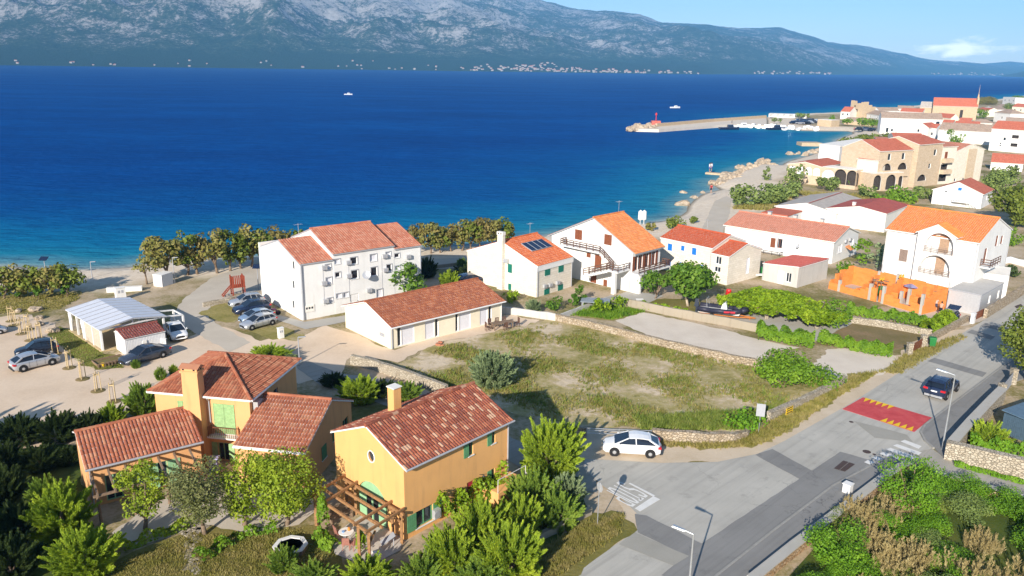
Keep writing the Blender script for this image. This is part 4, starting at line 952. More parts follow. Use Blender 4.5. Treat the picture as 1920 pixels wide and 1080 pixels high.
# ---- E: stone house with solar panels
hE = House('stone_house', 'pale stone house with solar panels on its orange roof and dark green shutters', 'house', (3.03, 94.6), 41.5, 7.1, 12., 3.88, 6.05, 'ashlar')
Ze = lambda x, y: (880+x/4.695, 390+y/4.695)
for p, q in (((663, 600), (710, 528)), ((783, 570), (828, 497)), ((657, 778), (703, 705)), ((778, 742), (822, 668))): hE.closed('S', hE.rect('S', Ze(*p), Ze(*q)), 'deep_green', 2)
for p, q in (((340, 565), (377, 497)), ((343, 718), (370, 670))): hE.closed('W', hE.rect('W', Ze(*p), Ze(*q)), 'deep_green', 1)
hE.ac('W', *hE.at('W', *Ze(330, 478)), .75, .5)
for x, y in ((655, 698), (703, 688), (768, 668)): hE.ac('S', *hE.at('S', *Ze(x, y)), .6, .42)
hE.walls(); hE.roof('tileE', .12, .04, .16, .27, .42, .05, 2, 'trim', True, 'SN')
mb = MB(); hE.box(mb, 'S', -.12, 7.2, 3.30, 3.86, .003, .10); mb.build('fascia', B['trim'], hE.o)
a = hE.at('W', *Ze(290, 500))[0]; mb = MB(); hE.box(mb, 'W', a-.45, a+.45, 0, 7.1, .003, .5); c_ = mb.build('chimney', B['ashlar'], hE.o); mb = MB(); hE.box(mb, 'W', a-.5, a+.5, 7.1001, 7.5, -.02, .55); mb.build('chimney_cap', B['offwhite'], c_)
mb = MB()
for i in (-.22, .22): hE.box(mb, 'W', a+i-.1, a+i+.1, 7.2, 7.4, .5505, .56)
mb.build('flue_openings', B['dark'], c_)
sn = math.atan2(hE.hr-hE.he, hE.rp); nrm = Vector((0, -math.sin(sn), math.cos(sn))); uv_ = Vector((0, math.cos(sn), math.sin(sn))); e0 = Vector((0, 0, hE.he+.20))
def slope_at(px, py):
    c = hE.Mi @ CAM; d = hE.Mi.to_3x3() @ ray(px, py); t = (e0-c).dot(nrm)/d.dot(nrm); p = c+d*t-e0; return p.x, p.dot(uv_)
s0, s1 = slope_at(*Ze(550, 388)), slope_at(*Ze(733, 345)); s2 = slope_at(*Ze(465, 318)); ua, ub, va, vb = s0[0], s1[0], s0[1], s2[1]
mb = MB(); gl = MB()
for i in range(4):
    x0 = ua+(ub-ua)*i/4+.02; x1 = ua+(ub-ua)*(i+1)/4-.02; P = lambda x, v, h: e0+Vector((x, 0, 0))+uv_*v+nrm*h
    mb.hexa([P(x0, va, .08), P(x1, va, .08), P(x1, vb, .08), P(x0, vb, .08)], [P(x0, va, .16), P(x1, va, .16), P(x1, vb, .16), P(x0, vb, .16)])
    gl.hexa([P(x0+.05, va+.05, .16), P(x1-.05, va+.05, .16), P(x1-.05, vb-.05, .16), P(x0+.05, vb-.05, .16)], [P(x0+.05, va+.05, .168), P(x1-.05, va+.05, .168), P(x1-.05, vb-.05, .168), P(x0+.05, vb-.05, .168)])
so_ = mb.build('solar_panels', B['grey_trim'], hE.o); gl.build('pane', m_glass('solar_glass', (.012, .022, .055), .12), so_)
# ---- F: tall white house with outside stairs
hF = House('chalet_house', 'tall white gabled house with light orange roof, brown shutters and outside stairs', 'house', (15.14, 97.65), 44.2, 6.1, 13.7, 5.25, 8.62, 'white', rp=6.35)
for p, q, n_ in (((930, 272), (995, 197), 2), ((1187, 318), (1257, 240), 2), ((1033, 430), (1070, 398), 1), ((1180, 690), (1215, 635), 1)): hF.closed('W', hF.rect('W', Ze(*p), Ze(*q)), 'brown', n_)
hF.door('W', hF.rect('W', Ze(1040, 320), Ze(1090, 217)), 'trim'); hF.door('W', hF.rect('W', Ze(1100, 520), Ze(1165, 418)), 'brown'); hF.door('W', hF.rect('W', Ze(1062, 680), Ze(1120, 597)), 'brown')
for a, b in ((.25, 1.15), (1.25, 2.15), (2.6, 3.5), (4.2, 5.0)): hF.win('S', (a, b, 2.75, 4.6), 'brown', None, sill=False)
for a in (.02, 2.2, 3.55, 5.05):
    hF.leaf('S', a, 1, .45, 2.72, 4.62, 'brown', hF.o)
hF.door('S', (.5, 1.6, .1, 2.0), 'brown')
hF.walls(); hF.roof('tileF', .55, .25, .14, .27, .42, .05, 2, 'grey_trim', True, 'SN')
mb = MB(); mb.box(-.35, 6.6, -1.35, -.02, 2.45, 2.62); bc = mb.build('balcony', B['white'], hF.o)
mb = MB(); rail(mb, (-.3, -1.3, 2.62), (6.55, -1.3, 2.62), .8, 3, .07, 1.2, 0, .12); rail(mb, (6.55, -1.3, 2.62), (6.55, -.1, 2.62), .8, 3, .07, 1.2, 0, .12); mb.build('railing', B['dark_timber'], bc)
mb = MB(); mb.box(-.02, .35, -1.3, -.03, 0, 2.44); mb.build('pillar', B['white'], hF.o)
lt = hF.at('W', *Ze(1150, 395), 1.2); lz = lt[1]; la0 = hF.at('W', *Ze(805, 330), 1.2)[0]; la1 = lt[0]
mb = MB(); hF.box(mb, 'W', la0, la1, lz-.14, lz, .02, 1.3); ld = mb.build('stair_landing', B['white'], hF.o)
mb = MB(); P = lambda a, z, o: hF.pt('W', a, z, o); rail(mb, P(la0, lz, 1.25), P(la1, lz, 1.25), .85, 3, .07, 1.1, 0, .1); rail(mb, P(la0, lz, .1), P(la0, lz, 1.25), .85, 3, .07, 1.1, 0, .1)
l2 = hF.at('W', *Ze(1270, 530), 1.2); ma, mz = l2; rail(mb, P(la1, lz, 1.25), P(ma, mz, 1.25), .85, 3, .07, 1.0, 0, .1); mb.build('railing', B['dark_timber'], ld)
mb = MB(); k = 9
for i in range(k):
    a = la1+(ma-la1)*i/k; z = lz-(lz-mz)*(i+1)/k; hF.box(mb, 'W', a, a+(ma-la1)/k, z-.22, z, .05, 1.25)
st = mb.build('staircase', B['white'], hF.o)
mb = MB(); ea = ma+1.7; hF.box(mb, 'W', ma, ea, mz-.16, mz, .02, 2.6)
k = 10; fa = hF.at('W', *Ze(1010, 580), 2.4)[0]; fz = max(.9, mz-1.4)
for i in range(k):
    a = ma-(ma-fa)*(i+1)/k; z = mz-(mz-fz)*(i+1)/k; hF.box(mb, 'W', a, a+(ma-fa)/k, z-.24, z, 1.4, 2.6)
lo = mb.build('staircase', B['white'], hF.o); mb = MB(); rail(mb, P(ea, mz, 2.55), P(ma, mz, 2.55), .85, 3, .07, .9, 0, .1); rail(mb, P(ma, mz, 2.55), P(fa, fz, 2.55), .85, 3, .07, 1.0, 0, .1); rail(mb, P(ma, mz, 1.45), P(fa, fz, 1.45), .85, 3, .07, 1.0, 0, .1); rail(mb, P(ea, mz, .1), P(ea, mz, 2.55), .85, 3, .07, 1.0, 0, .1); mb.build('railing', B['dark_timber'], lo)
mb = MB(); hF.box(mb, 'W', ma+.7, ma+1.2, 0, mz-.161, 2.0, 2.45); mb.build('pillar', B['white'], hF.o)
# ---- G: stone house with blue shutters
near = (28.37, 101.69); Ag = shift(near, 139.3, -11.48, 0)
hG = House('blue_shutter_house', 'pale stone house with deep red roof and small bright blue shutters', 'house', Ag, 139.3, 11.48, 7.6, 4.4, 5.4, 'ashlar')
Zg = lambda x, y: (1200+x/4.364, 400+y/4.364)
z_e = hG.at('S', *Zg(400, 252))[1]; xs = hG.at('S', *Zg(590, 300))[0]; hG.he = z_e; p = hG.M @ Vector((0, 3.8, 0)); hG.hr = Zat(p.x, p.y, 423)-.1; hG.L = xs
g2 = House('s', None, None, shift(Ag, 139.3, xs, .02), 139.3, 11.48-xs, 7.55, hG.he-.62, hG.hr-.7, 'ashlar')
for p, q in (((227, 300), (265, 253)), ((337, 302), (365, 268)), ((425, 335), (463, 287)), ((216, 433), (254, 388)), ((325, 437), (355, 405)), ((490, 450), (515, 425))): hG.closed('S', hG.rect('S', Zg(*p), Zg(*q)), 'blue', 2 if q[0]-p[0] > 33 else 1)
for p, q in (((615, 412), (668, 358)), ((605, 475), (660, 442))):
    r = hG.rect('S', Zg(*p), Zg(*q)); g2.win('S', (max(.15, r[0]-xs), min(r[1]-xs, g2.L-.2), r[2], r[3]), 'trim', None)
g2.win('E', (4.2, 4.9, .9, 3.1), 'trim', None, mull=False, pane='blind'); hG.walls(); g2.walls()
hG.roof('tileG', .12, .02, .16, .27, .42, .05, 2, 'trim', True, 'SN', None, og2=.12); g2.roof('tileG', .12, .0, .14, .27, .42, .05, 2, 'trim', True, 'SN', None, og2=.12); merge(hG, g2)
# ---- H: long white house behind
nh = (47.19, 114.6); Ah = shift(nh, 133, -17.65, 0); hH = House('long_white_house', 'long two storey white house with faded red roof and small steel balcony', 'house', Ah, 133, 17.65, 9.6, 3.31, 4.78, 'white')
for p, q, m_ in (((945, 230), (980, 175), 'trim'), ((1022, 240), (1060, 188), 'trim'), ((1235, 275), (1277, 220), 'trim'), ((1065, 275), (1112, 205), 'brown'), ((1007, 425), (1050, 355), 'brown')): hH.closed('S', hH.rect('S', Zg(*p), Zg(*q)), m_, 2 if q[0]-p[0] > 30 else 1)
hH.win('S', hH.rect('S', Zg(1118, 280), Zg(1168, 212)), 'brown', None, sill=False); hH.win('S', hH.rect('S', Zg(888, 328), Zg(917, 295)), 'trim', None, mull=False)
for p, q in (((1612, 330), (1655, 250)), ((1715, 290), (1750, 210))): hH.win('E', hH.rect('E', Zg(*p), Zg(*q)), 'trim', None, pane='blind')
for x, y in ((1675, 235), (1710, 222)): hH.ac('E', *hH.at('E', *Zg(x, y)), .6, .4)
hH.dish('S', *hH.at('S', *Zg(1305, 268)), .35); hH.walls(); hH.roof('roof_salmon', .3, .25, .14, .3, .42, .05, 2, 'offwhite', True, 'S')
r = hH.rect('S', Zg(970, 320), Zg(1170, 300)); mb = MB(); hH.box(mb, 'S', r[0], r[1], r[2]-.12, r[2], .02, 1.1); bc = mb.build('balcony', B['white'], hH.o); mb = MB(); P = lambda a, o: hH.pt('S', a, r[2], o); rail(mb, P(r[0], 1.05), P(r[1], 1.05), .75, 2, .05, 1.4); rail(mb, P(r[0], .05), P(r[0], 1.05), .75, 2, .05, 1.4); rail(mb, P(r[1], .05), P(r[1], 1.05), .75, 2, .05, 1.4); mb.build('railing', B['black_metal'], bc)
mb = MB(); k = 8
for i in range(k): a = r[1]+.1+i*.32; z = r[2]*(1-(i+1)/(k+1)); hH.box(mb, 'S', a, a+.32, z-.25, z, .1, 1.0)
mb.build('staircase', B['white'], hH.o)
for x in (4.6, 8.9, 13.2): hH.chimney(x, 5.9, 4.2, 5.45, .55, .5, 'grey_render', 'zinc')
mb = MB(); a = hH.at('E', *Zg(1680, 375))[0]; z = 1.9; mb.hexa([hH.pt('E', a-.7, z, .02), hH.pt('E', a+.7, z, .02), hH.pt('E', a+.7, z-.45, .9), hH.pt('E', a-.7, z-.45, .9)], [hH.pt('E', a-.7, z+.1, .02), hH.pt('E', a+.7, z+.1, .02), hH.pt('E', a+.7, z-.35, .9), hH.pt('E', a-.7, z-.35, .9)]); mb.build('porch_roof', B['tileF'], hH.o)
# ---- I: small lean-to
hI = House('lean_to_annex', 'small rough rendered annex with sloping dark red roof beside the vine pergola', 'annex', (37.37, 100.87), 49, 7.7, 5.2, 2.72, 2.74, 'grey_render', heN=2.25, rp=.05)
hI.door('W', (2.3, 3.2, .05, 1.9), 'trim'); hI.win('W', (3.5, 4.3, .5, 1.8), 'trim', None); hI.walls(); hI.roof('roof_crimson', .1, .06, .1, .3, .4, .05, 2, 'trim', False, 'N')
# ---- J: hall with grey roof
hJ = House('grey_roof_hall', 'white hall with wide pale grey sheet roof behind the long white house', 'hall', (59.22, 144.36), 39.5, 18.76, 11.39, 2.3, 3.5, 'white')
for i in range(6): hJ.win('S', (1.2+i*2.8, 3.2+i*2.8, 1.1, 1.9), 'trim', None, sill=False)
hJ.walls(); hJ.roof('roof_grey', .3, .2, .14, seg=0, trim='offwhite', caps=False)
mb = MB(); mb.box(.05, 18.6, 5.1, 5.3, 3.68, 3.72); mb.build('ridge_strip', B['roof_crimson'], hJ.o)
mb = MB(); mb.box(-7.5, -.4, 6.2, 11., 0, 2.0); j2 = mb.build('side_annex', B['white'], hJ.o); mb = MB(); mb.box(-7.6, -.35, 6.1, 11.1, 2.0, 2.2); mb.build('roof', B['roof_red'], j2)
# ---- K: low pinkish warehouse
Ak = G(1657, 436); zk = Zat(*Ak, 402); q = G(1583, 410, zk); wk = math.hypot(q[0]-Ak[0], q[1]-Ak[1])
hK = House('red_roof_warehouse', 'low off-white warehouse with dull red roof left of the arched white house', 'warehouse', Ak, 41, 13.5, wk, zk, zk+.75, 'offwhite', heN=zk-.3, rp=wk*.45)
hK.walls(); hK.roof('roof_crimson', .15, .1, .12, seg=0, trim='offwhite', caps=False); hK.pipe('W', wk*.62, 0, zk, 'trim', .16); hK.chimney(2., wk*.6, zk, zk+1.2, .5, .5, 'offwhite')
# ---- L: big white house with arched loggias
nl = (56.8, 95.0); Al = shift(nl, 136.2, -11.05, 0)
hL = House('arched_white_house', 'big white house with two stacked arched balconies and bright orange roof', 'house', Al, 136.2, 11.05, 12.6, 7.6, 9.6, 'white')
Zl = lambda x, y: (1600+x/4.319, 370+y/4.319)
p = hL.M @ Vector((0, 6.3, 0)); hL.hr = Zat(p.x, p.y, 387)-.15; b0, b1 = hL.at('S', *Zl(545, 270), .35)[0], hL.at('S', *Zl(850, 330), .35)[0]; bz = hL.at('S', *Zl(545, 275), .35)[1]; bzr = hL.at('S', *Zl(705, 222), .35)[1]
hL.closed('S', hL.rect('S', Zl(365, 512), Zl(445, 428)), 'grey_brown', 2)
for x, y in ((918, 450), (878, 660)):
    a, z = hL.at('S', *Zl(x, y)); mb = MB(); mb.tube(hL.pt('S', a, z, .004), hL.pt('S', a, z, .03), .27, None, 14); mb.build('round_vent', B['blind'], hL.o)
r1 = hL.rect('E', Zl(1095, 400), Zl(1130, 290)); hL.win('E', (2.6, 3.7, 4.5, 6.5), 'brown', None, sill=False); hL.win('E', (6.5, 7.5, 6.2, 7.6), 'brown', None); hL.win('E', (8.6, 9.6, 6.2, 7.3), 'brown', None)
hL.walls(); hL.roof('tileL', .3, .12, .14, .26, .42, .055, 2, 'trim', True, 'SN')
mb = MB(); hL.box(mb, 'E', 1.6, 5.6, 4.25, 4.4, .02, 1.2); bc = mb.build('balcony', B['white'], hL.o); mb = MB(); P = lambda a, o: hL.pt('E', a, 4.4, o); rail(mb, P(1.65, 1.15), P(5.55, 1.15), .95, 3, .06, .9, 0, .1); rail(mb, P(1.65, .05), P(1.65, 1.15), .95, 3, .06, 1, 0, .1); mb.build('railing', B['dark_timber'], bc)
# bay
bw = b1-b0; by = House('bay', None, None, shift(Al, 136.2, b0, -.75), 136.2, .74, bw, bz, bz+.6, 'white'); by = None
hb = House('bay', None, None, shift(Al, 136.2, b0, -1.1), 136.2, bw, 1.09, bz, bz, 'white')
hb.outer = lambda f: {'S': [(0, 0), (bw, 0), (bw, bz), (bw/2, bzr), (0, bz)], 'N': [(0, 0), (bw, 0), (bw, bz), (bw/2, bzr), (0, bz)], 'E': [(0, 0), (1.09, 0), (1.09, bz), (0, bz)], 'W': [(0, 0), (1.09, 0), (1.09, bz), (0, bz)]}[f]
for pl, pr_, pt_, in (((570, 455), (815, 455), (690, 288)), ((525, 625), (778, 630), (655, 468))):
    a0 = hb.at('S', *Zl(*pl))[0]; a1 = hb.at('S', *Zl(*pr_))[0]; a0, a1 = max(a0, .15), min(a1, bw-.15); z0 = hb.at('S', *Zl((pl[0]+pr_[0])/2, (pl[1]+pr_[1])/2))[1]-.05; z1 = hb.at('S', *Zl(*pt_))[1]
    hb.archhole('S', hb.arch('S', a0, a1, z0, z1, 14), 1.0, 'white', 'loggia')
    cx_ = a0+(a1-a0)*.58; mb = MB(); hb.box(mb, 'S', cx_-.55, cx_+.55, z0+.05, z1-.35, -.99, -.93)
    for i in range(12): zz = z0+.1+(z1-z0-.5)*i/12; hb.box(mb, 'S', cx_-.5, cx_+.5, zz, zz+.09, -.9299, -.91)
    mb.build('shutter_door', B['tan_shutter'], hb.o)
    mb = MB(); rail(mb, hb.pt('S', a0-.05, z0, .06), hb.pt('S', a1+.05, z0, .06), .8, 4, .05, .8, 0, .05); mb.build('balcony_railing', B['grey_brown'], hb.o)
    mb = MB(); hb.box(mb, 'S', a0-.2, a1+.2, z0-.14, z0-.02, -.01, .16); mb.build('balcony_slab', B['white'], hb.o)
hb.walls(); mb = MB()
for sg in (0, 1):
    e = Vector((-.25, 0, bz-.12)) if sg == 0 else Vector((bw+.25, 0, bz-.12)); rr = Vector((bw/2, 0, bzr+.05)); f0, f1 = Vector((0, -.2, 0)), Vector((0, 2.6, 0)); up = Vector((0, 0, .12))
    mb.hexa([e+f0, rr+f0, rr+f1, e+f1], [e+f0+up, rr+f0+up, rr+f1+up, e+f1+up], 1)
    V = (rr-e); slope(mb, e+f0+up, (0, 1, 0), V, 2.8, V.length, None, .26, .42, .055, 2)
mb.build('bay_roof', [B['tileL'], B['trim']], hb.o); merge(hL, hb)
# ---- M: roofless extension in orange clay block
R0 = Vector(G(1728, 590)); L0 = Vector(G(1553, 541)); du = (R0-L0); ML = du.length; maz = math.degrees(math.atan2(du.x, du.y))
mo = empty('unfinished_house', (L0.x, L0.y, 0), az2rz(maz), 'roofless unfinished house of bright orange clay blocks with pale concrete columns', 'building site')
Mm = Matrix.Translation((L0.x, L0.y, 0)) @ Matrix.Rotation(az2rz(maz), 4, 'Z')
mb = MB(); dp = 4.6
segs = [(0, .0, dp, .2, 1.9)]
def crenel(x0, x1, y0, y1, hs):
    k = len(hs)
    for i, h in enumerate(hs):
        if h <= 0: continue
        if x1-x0 > y1-y0: mb.box(x0+(x1-x0)*i/k, x0+(x1-x0)*(i+1)/k, y0, y1, 0, h)
        else: mb.box(x0, x1, y0+(y1-y0)*i/k, y0+(y1-y0)*(i+1)/k, 0, h)
crenel(0, ML, 0, .2, [.95, .95, 1.0, .8, .8, .9, 1.2, 1.5, 1.7, 0, 1.3, 1.4, 1.1, .6, .6, 1.2, 1.1])
crenel(0, .2, .2, dp, [1.2, 1.9, 2.3, 2.2, 2.6]); crenel(.2, ML, dp, dp+.2, [2.5, 2.6, 2.55, 2.65, 2.6, 2.6, 2.7, 2.6, 2.65]); crenel(ML-.2, ML, .2, dp, [1.9, 2.2, 2.5, 2.6, 2.6])
crenel(ML*.30, ML*.30+.2, .2, dp, [1.0, 1.3, 1.6, 2.2]); crenel(ML*.55, ML*.55+.2, .2, dp, [1.5, 1.8, 2.0, 2.4]); crenel(ML*.56, ML*.9, 2.4, 2.6, [1.1, 0, 1.2, 1.3])
mb.build('wall', B['clayblock'], mo)
for x, y, h in ((ML*.12, 0, 1.5), (ML*.46, 0, 2.1), (ML*.60, 0, 2.2), (ML*.985, 0, 2.45), (ML*.74, 2.4, 2.0), (ML*.30, dp, 2.7), (ML*.98, 2.4, 2.4), (ML*.5, dp, 2.8), (ML*.72, 1.2, 1.8)):
    mb = MB(); mb.box(x-.16, x+.16, y-.06, y+.27, 0, h); c_ = mb.build('column', M['concrete'], mo); mb = MB()
    for sx in (-.1, .1):
        for sy in (0, .2): mb.tube((x+sx, y+sy, h), (x+sx*1.3, y+sy, h+.9), .012, None, 4)
    mb.build('rebar', M['iron'], c_)
mb = MB(); mb.box(.2, ML-.2, .2, dp, .0, .06); mb.build('floor_slab', M['concrete'], mo)
mb = MB()
for i in range(3): mb.bar((ML*.40+i*.5, 1.8, 0), (ML*.40+i*.5, 1.8, 2.1), .08, .08)
mb.bar((ML*.38, 1.8, 2.1), (ML*.38+1.6, 1.8, 2.1), .12, .12); mb.bar((ML*.38, 2.8, 2.1), (ML*.38+1.6, 2.8, 2.1), .12, .12); mb.bar((ML*.38, 1.8, 2.1), (ML*.38, 2.8, 2.1), .1, .1); mb.build('timber_frame', B['old_timber'], mo)
wmb = lambda x, y, z: tuple(Mm @ Vector((x, y, z)))
for i, (x, y, z0) in enumerate(((ML*.44, 2.3, 2.18), (ML*.54, 4.35, 2.62), (ML*.20, 1.2, .06))):
    mb = MB(); b_ = Vector(wmb(x, y, z0))
    for k in range(5): mb.bar(b_+Vector((-.35+.15*k, -.4+.03*k, .06+.09*(k % 3))), b_+Vector((.2+.1*k, .5, .06+.09*((k+1) % 3))), .14, .07)
    tag(mb.build('formwork_boards', m_plain('yellow_formwork', (.72, .42, .02), .6, .1)if i == 0 else bpy.data.materials['yellow_formwork'], None), ['pile of yellow formwork boards on the timber frame of the unfinished house', 'yellow formwork boards lying on top of the back wall of the unfinished house', 'stack of yellow boards leaning at the left side of the unfinished house'][i], 'boards', 'yellow formwork boards')
# ---- N: grey site cabin
hN = House('site_cabin', 'pale grey flat roofed cabin beside the white house and timber gate', 'cabin', shift((54.9, 89.66), 46, 0, 0), 46, 8.5, 3.5, 2.42, 2.46, 'grey_trim', rp=1.7)
hN.wall = B['metal']; hN.win('S', (3.2, 3.8, .9, 1.8), 'trim', None, mull=False); hN.win('S', (6.6, 7.2, .9, 1.8), 'trim', None, mull=False); hN.walls(); hN.roof('grey_render', .06, .06, .12, seg=0, trim='grey_trim', caps=False)
mb = MB(); mb.box(-.012, .06, -.012, .06, .02, 2.38); mb.box(-.012, .06, 3.44, 3.512, .02, 2.38); mb.build('corner_post', B['grey_trim'], hN.o)
# ---- O: flat white block right of it
bO = G(1884, 563); zO = Zat(*bO, 519); qO = G(1823, 510, zO); dO = math.hypot(qO[0]-bO[0], qO[1]-bO[1]); azO = math.degrees(math.atan2(bO[0]-qO[0], bO[1]-qO[1]))
hO = House('flat_white_annex', 'plain white flat roofed annex standing behind the grey cabin', 'annex', qO, azO, dO, 5.5, zO, zO+.02, 'white', rp=2.7); hO.walls(); hO.roof('path' if 'path' in B else 'offwhite', .0, .0, .06, seg=0, trim='white', caps=False)

for h_, q in ((hE, (('S', .12), ('S', 6.95))), (hF, (('W', .1), ('W', 13.5))), (hG, (('S', .12), ('S', hG.L-.1))), (hH, (('S', .12), ('S', 17.5), ('S', 9.2))), (hL, (('S', .15), ('S', 10.9), ('E', 12.4))), (hI, (('W', .15),)), (hJ, (('S', .2), ('S', 18.4)))):
    for f, a in q: h_.pipe(f, a, .1, h_.he-.1, 'grey_trim', .045)
for h_, x, y in ((hD, 2.5, 5.4), (hE, 5.6, 6.), (hF, 5.2, 6.4), (hG, 5., 3.8), (hH, 11., 4.8), (hL, 4.2, 6.3)):
    mb = MB(); z = h_.hr+.1; mb.tube((x, y, z-.2), (x, y, z+1.7), .022, None, 5); mb.tube((x-.5, y, z+1.55), (x+.5, y, z+1.55), .014, None, 4)
    for i in range(5): mb.tube((x-.45+.22*i, y-.3, z+1.55), (x-.45+.22*i, y+.3, z+1.55), .010, None, 4)
    mb.build('aerial', B['galv'], h_.o)
# ================================================================ walls, village, far town
def stone_wall(label, px, h, th=.4, mat='rubble', cap=None, name='stone_wall', hs=None, z=0., side=1):
    p = [Vector((*G(*q), 0)) for q in px]; mb = MB(); cb = MB() if cap else None; r = random.Random(len(label))
    c = p[0].copy(); o = empty(name, c, 0, label, 'wall') if cap else None
    pts = []; H = []
    for i in range(len(p)-1):
        k = max(1, int((p[i+1]-p[i]).length/.9))
        for j in range(k): pts.append(p[i].lerp(p[i+1], j/k)); H.append((hs[i]+(hs[i+1]-hs[i])*j/k) if hs else h)
    pts.append(p[-1]); H.append(hs[-1] if hs else h)
    q = offset([(v.x, v.y) for v in pts], th*side); q = [Vector((a, b, 0)) for a, b in q]
    if not cap: H = [x+r.uniform(-.05, .05) for x in H]
    lo0 = [mb.P(v-c) for v in pts]; lo1 = [mb.P(v-c) for v in q]; hi0 = [mb.P(v-c+Vector((0, 0, x))) for v, x in zip(pts, H)]; hi1 = [mb.P(v-c+Vector((0, 0, x+(0 if cap else r.uniform(-.03, .03))))) for v, x in zip(q, H)]
    def qd(*ix): mb.f.append(list(ix)); mb.m.append(0); mb.uv.append(None)
    for i in range(len(pts)-1):
        qd(lo0[i], lo0[i+1], hi0[i+1], hi0[i]); qd(lo1[i+1], lo1[i], hi1[i], hi1[i+1]); qd(hi0[i], hi0[i+1], hi1[i+1], hi1[i])
    qd(lo0[0], hi0[0], hi1[0], lo1[0]); qd(lo0[-1], lo1[-1], hi1[-1], hi0[-1])
    if not cap:
        w = mb.build(name, B[mat] if mat in B else M[mat], None, False, c); return tag(w, label, 'wall')
    mb.build('wall_body', B[mat] if mat in B else M[mat], o)
    a = offset([(v.x, v.y) for v in pts], -.06*side); b_ = offset([(v.x, v.y) for v in pts], (th+.06)*side)
    for i in range(len(pts)-1):
        L4 = [Vector((*a[i], H[i]+.002))-c, Vector((*a[i+1], H[i+1]+.002))-c, Vector((*b_[i+1], H[i+1]+.002))-c, Vector((*b_[i], H[i]+.002))-c]
        cb.hexa(L4, [v+Vector((0, 0, .08)) for v in L4])
    cb.build('coping', B[cap] if cap in B else M[cap], o); return o
stone_wall('pale rubble wall running down the lane beside the cream bungalow', [(657, 684), (700, 694), (760, 714), (834, 742)], .95, .42, 'rubble_pale')
stone_wall('low ochre rubble wall between the dry field and the crushed stone plot', [(1041, 602), (1100, 614), (1250, 652), (1400, 686), (1440, 690)], .75, .42, 'rubble')
stone_wall('weathered concrete wall in front of the boat trailer and fig tree', [(1172, 574), (1260, 593), (1360, 611), (1454, 630)], .95, .25, 'block')
stone_wall('whitewashed garden wall between the cream bungalow and stone house', [(938, 588), (975, 592), (1041, 602)], .85, .2, 'grey_render')
stone_wall('grey garden wall topped by dark mesh in front of the stone house', [(1044, 602), (1090, 584), (1150, 562)], .6, .2, 'grey_render')
stone_wall('roadside rubble wall with a yellow chevron board along the dry field', [(1444, 790), (1500, 764), (1588, 720)], .72, .42, 'rubble_pale')
stone_wall('curved rubble wall right behind the parked white hatchback', [(1222, 828), (1300, 833), (1375, 831), (1402, 822), (1408, 812)], .85, .42, 'rubble', hs=[.95, .9, .75, .6, .4])
stone_wall('short rubble wall stub half hidden by the big tamarisk bush', [(1062, 816), (1098, 822)], .8, .4, 'rubble')
stone_wall('rubble wall under the ivy hedge below the unfinished house', [(1593, 606), (1670, 617), (1748, 632)], .75, .4, 'rubble_pale')
stone_wall('rubble wall beside the road below the open dark car', [(1742, 644), (1780, 623), (1816, 603)], .7, .4, 'rubble')
stone_wall('long stone wall climbing along the road right of the brown gate', [(1850, 597), (1884, 576), (1920, 552), (2000, 505)], 1.15, .4, 'rubble')
stone_wall('tall rubble wall facing the side street below the blue shed', [(1769, 862), (1840, 879), (1930, 901), (2060, 933)], 1.35, .5, 'rubble_pale', 'rubble_pale')
stone_wall('thick rubble wall running up beside the pavement near the street lamp', [(1771, 858), (1808, 815), (1850, 770), (1868, 752)], 1.3, .6, 'rubble_pale', 'concrete', side=-1)
stone_wall('white capped wall between the pavement and the wild thicket', [(1400, 1100), (1480, 1035), (1590, 952), (1652, 904), (1676, 888), (1696, 880)], .62, .5, 'rubble_orange', 'concrete', side=-1)
stone_wall('white capped ochre wall between the side street and the thicket', [(1752, 903), (1800, 915), (1900, 944), (2050, 990)], .75, .4, 'rubble_orange', 'concrete', side=-1)
stone_wall('low white planter wall under the big tamarisk bush', [(985, 893), (1020, 902), (1052, 914)], .4, .3, 'offwhite')
stone_wall('low rendered wall half buried in the tamarisk hedge near the round sign', [(1000, 1022), (1050, 998), (1110, 966)], .5, .3, 'block')
stone_wall('low rubble wall behind the four parked cars', [(382, 576), (433, 567), (470, 557), (522, 549)], .55, .35, 'rubble_pale')
stone_wall('white garden wall at the top of the road beside the annex', [(1866, 498), (1893, 493), (1930, 503)], .9, .3, 'white')
stone_wall('low retaining wall along the promenade behind the apartment block', [(786, 508), (850, 500), (900, 495)], .5, .3, 'block')
# pillars / gates
def gate(label, a, b, h, m='brown', pil=None):
    p, q = Vector((*G(*a), 0)), Vector((*G(*b), 0)); o = empty('gate', p, 0, label, 'gate'); d = q-p; mb = MB(); k = max(6, int(d.length/.14))
    for z in (.12, h*.5, h): mb.bar(Vector((0, 0, z)), d+Vector((0, 0, z)), .05, .06)
    mb.build('gate_frame', B[m], o); mb = MB()
    for i in range(k): x = d*(i/k); y = d*((i+.82)/k); mb.hexa([x+Vector((0, 0, .08)), y+Vector((0, 0, .08)), y*1.0+Vector((.01, .01, .08)), x+Vector((.01, .01, .08))], [x+Vector((0, 0, h-.03)), y+Vector((0, 0, h-.03)), y+Vector((.01, .01, h-.03)), x+Vector((.01, .01, h-.03))])
    mb.build('gate_boards', B[m], o)
    for s_, e in ((-1, p), (1, q)):
        if pil is None: break
        mb = MB(); v = d.normalized()*s_*.28+(d if s_ > 0 else Vector()); mb.box(v.x-.24, v.x+.24, v.y-.24, v.y+.24, 0, h+.25); mb.box(v.x-.27, v.x+.27, v.y-.27, v.y+.27, h+.2501, h+.33); mb.build('gate_pillar', B[pil], o)
    return o
gate('brown slatted gate between two stone pillars by the green wheelie bin', (1706, 664), (1728, 651), .95, 'brown', 'rubble_pale')
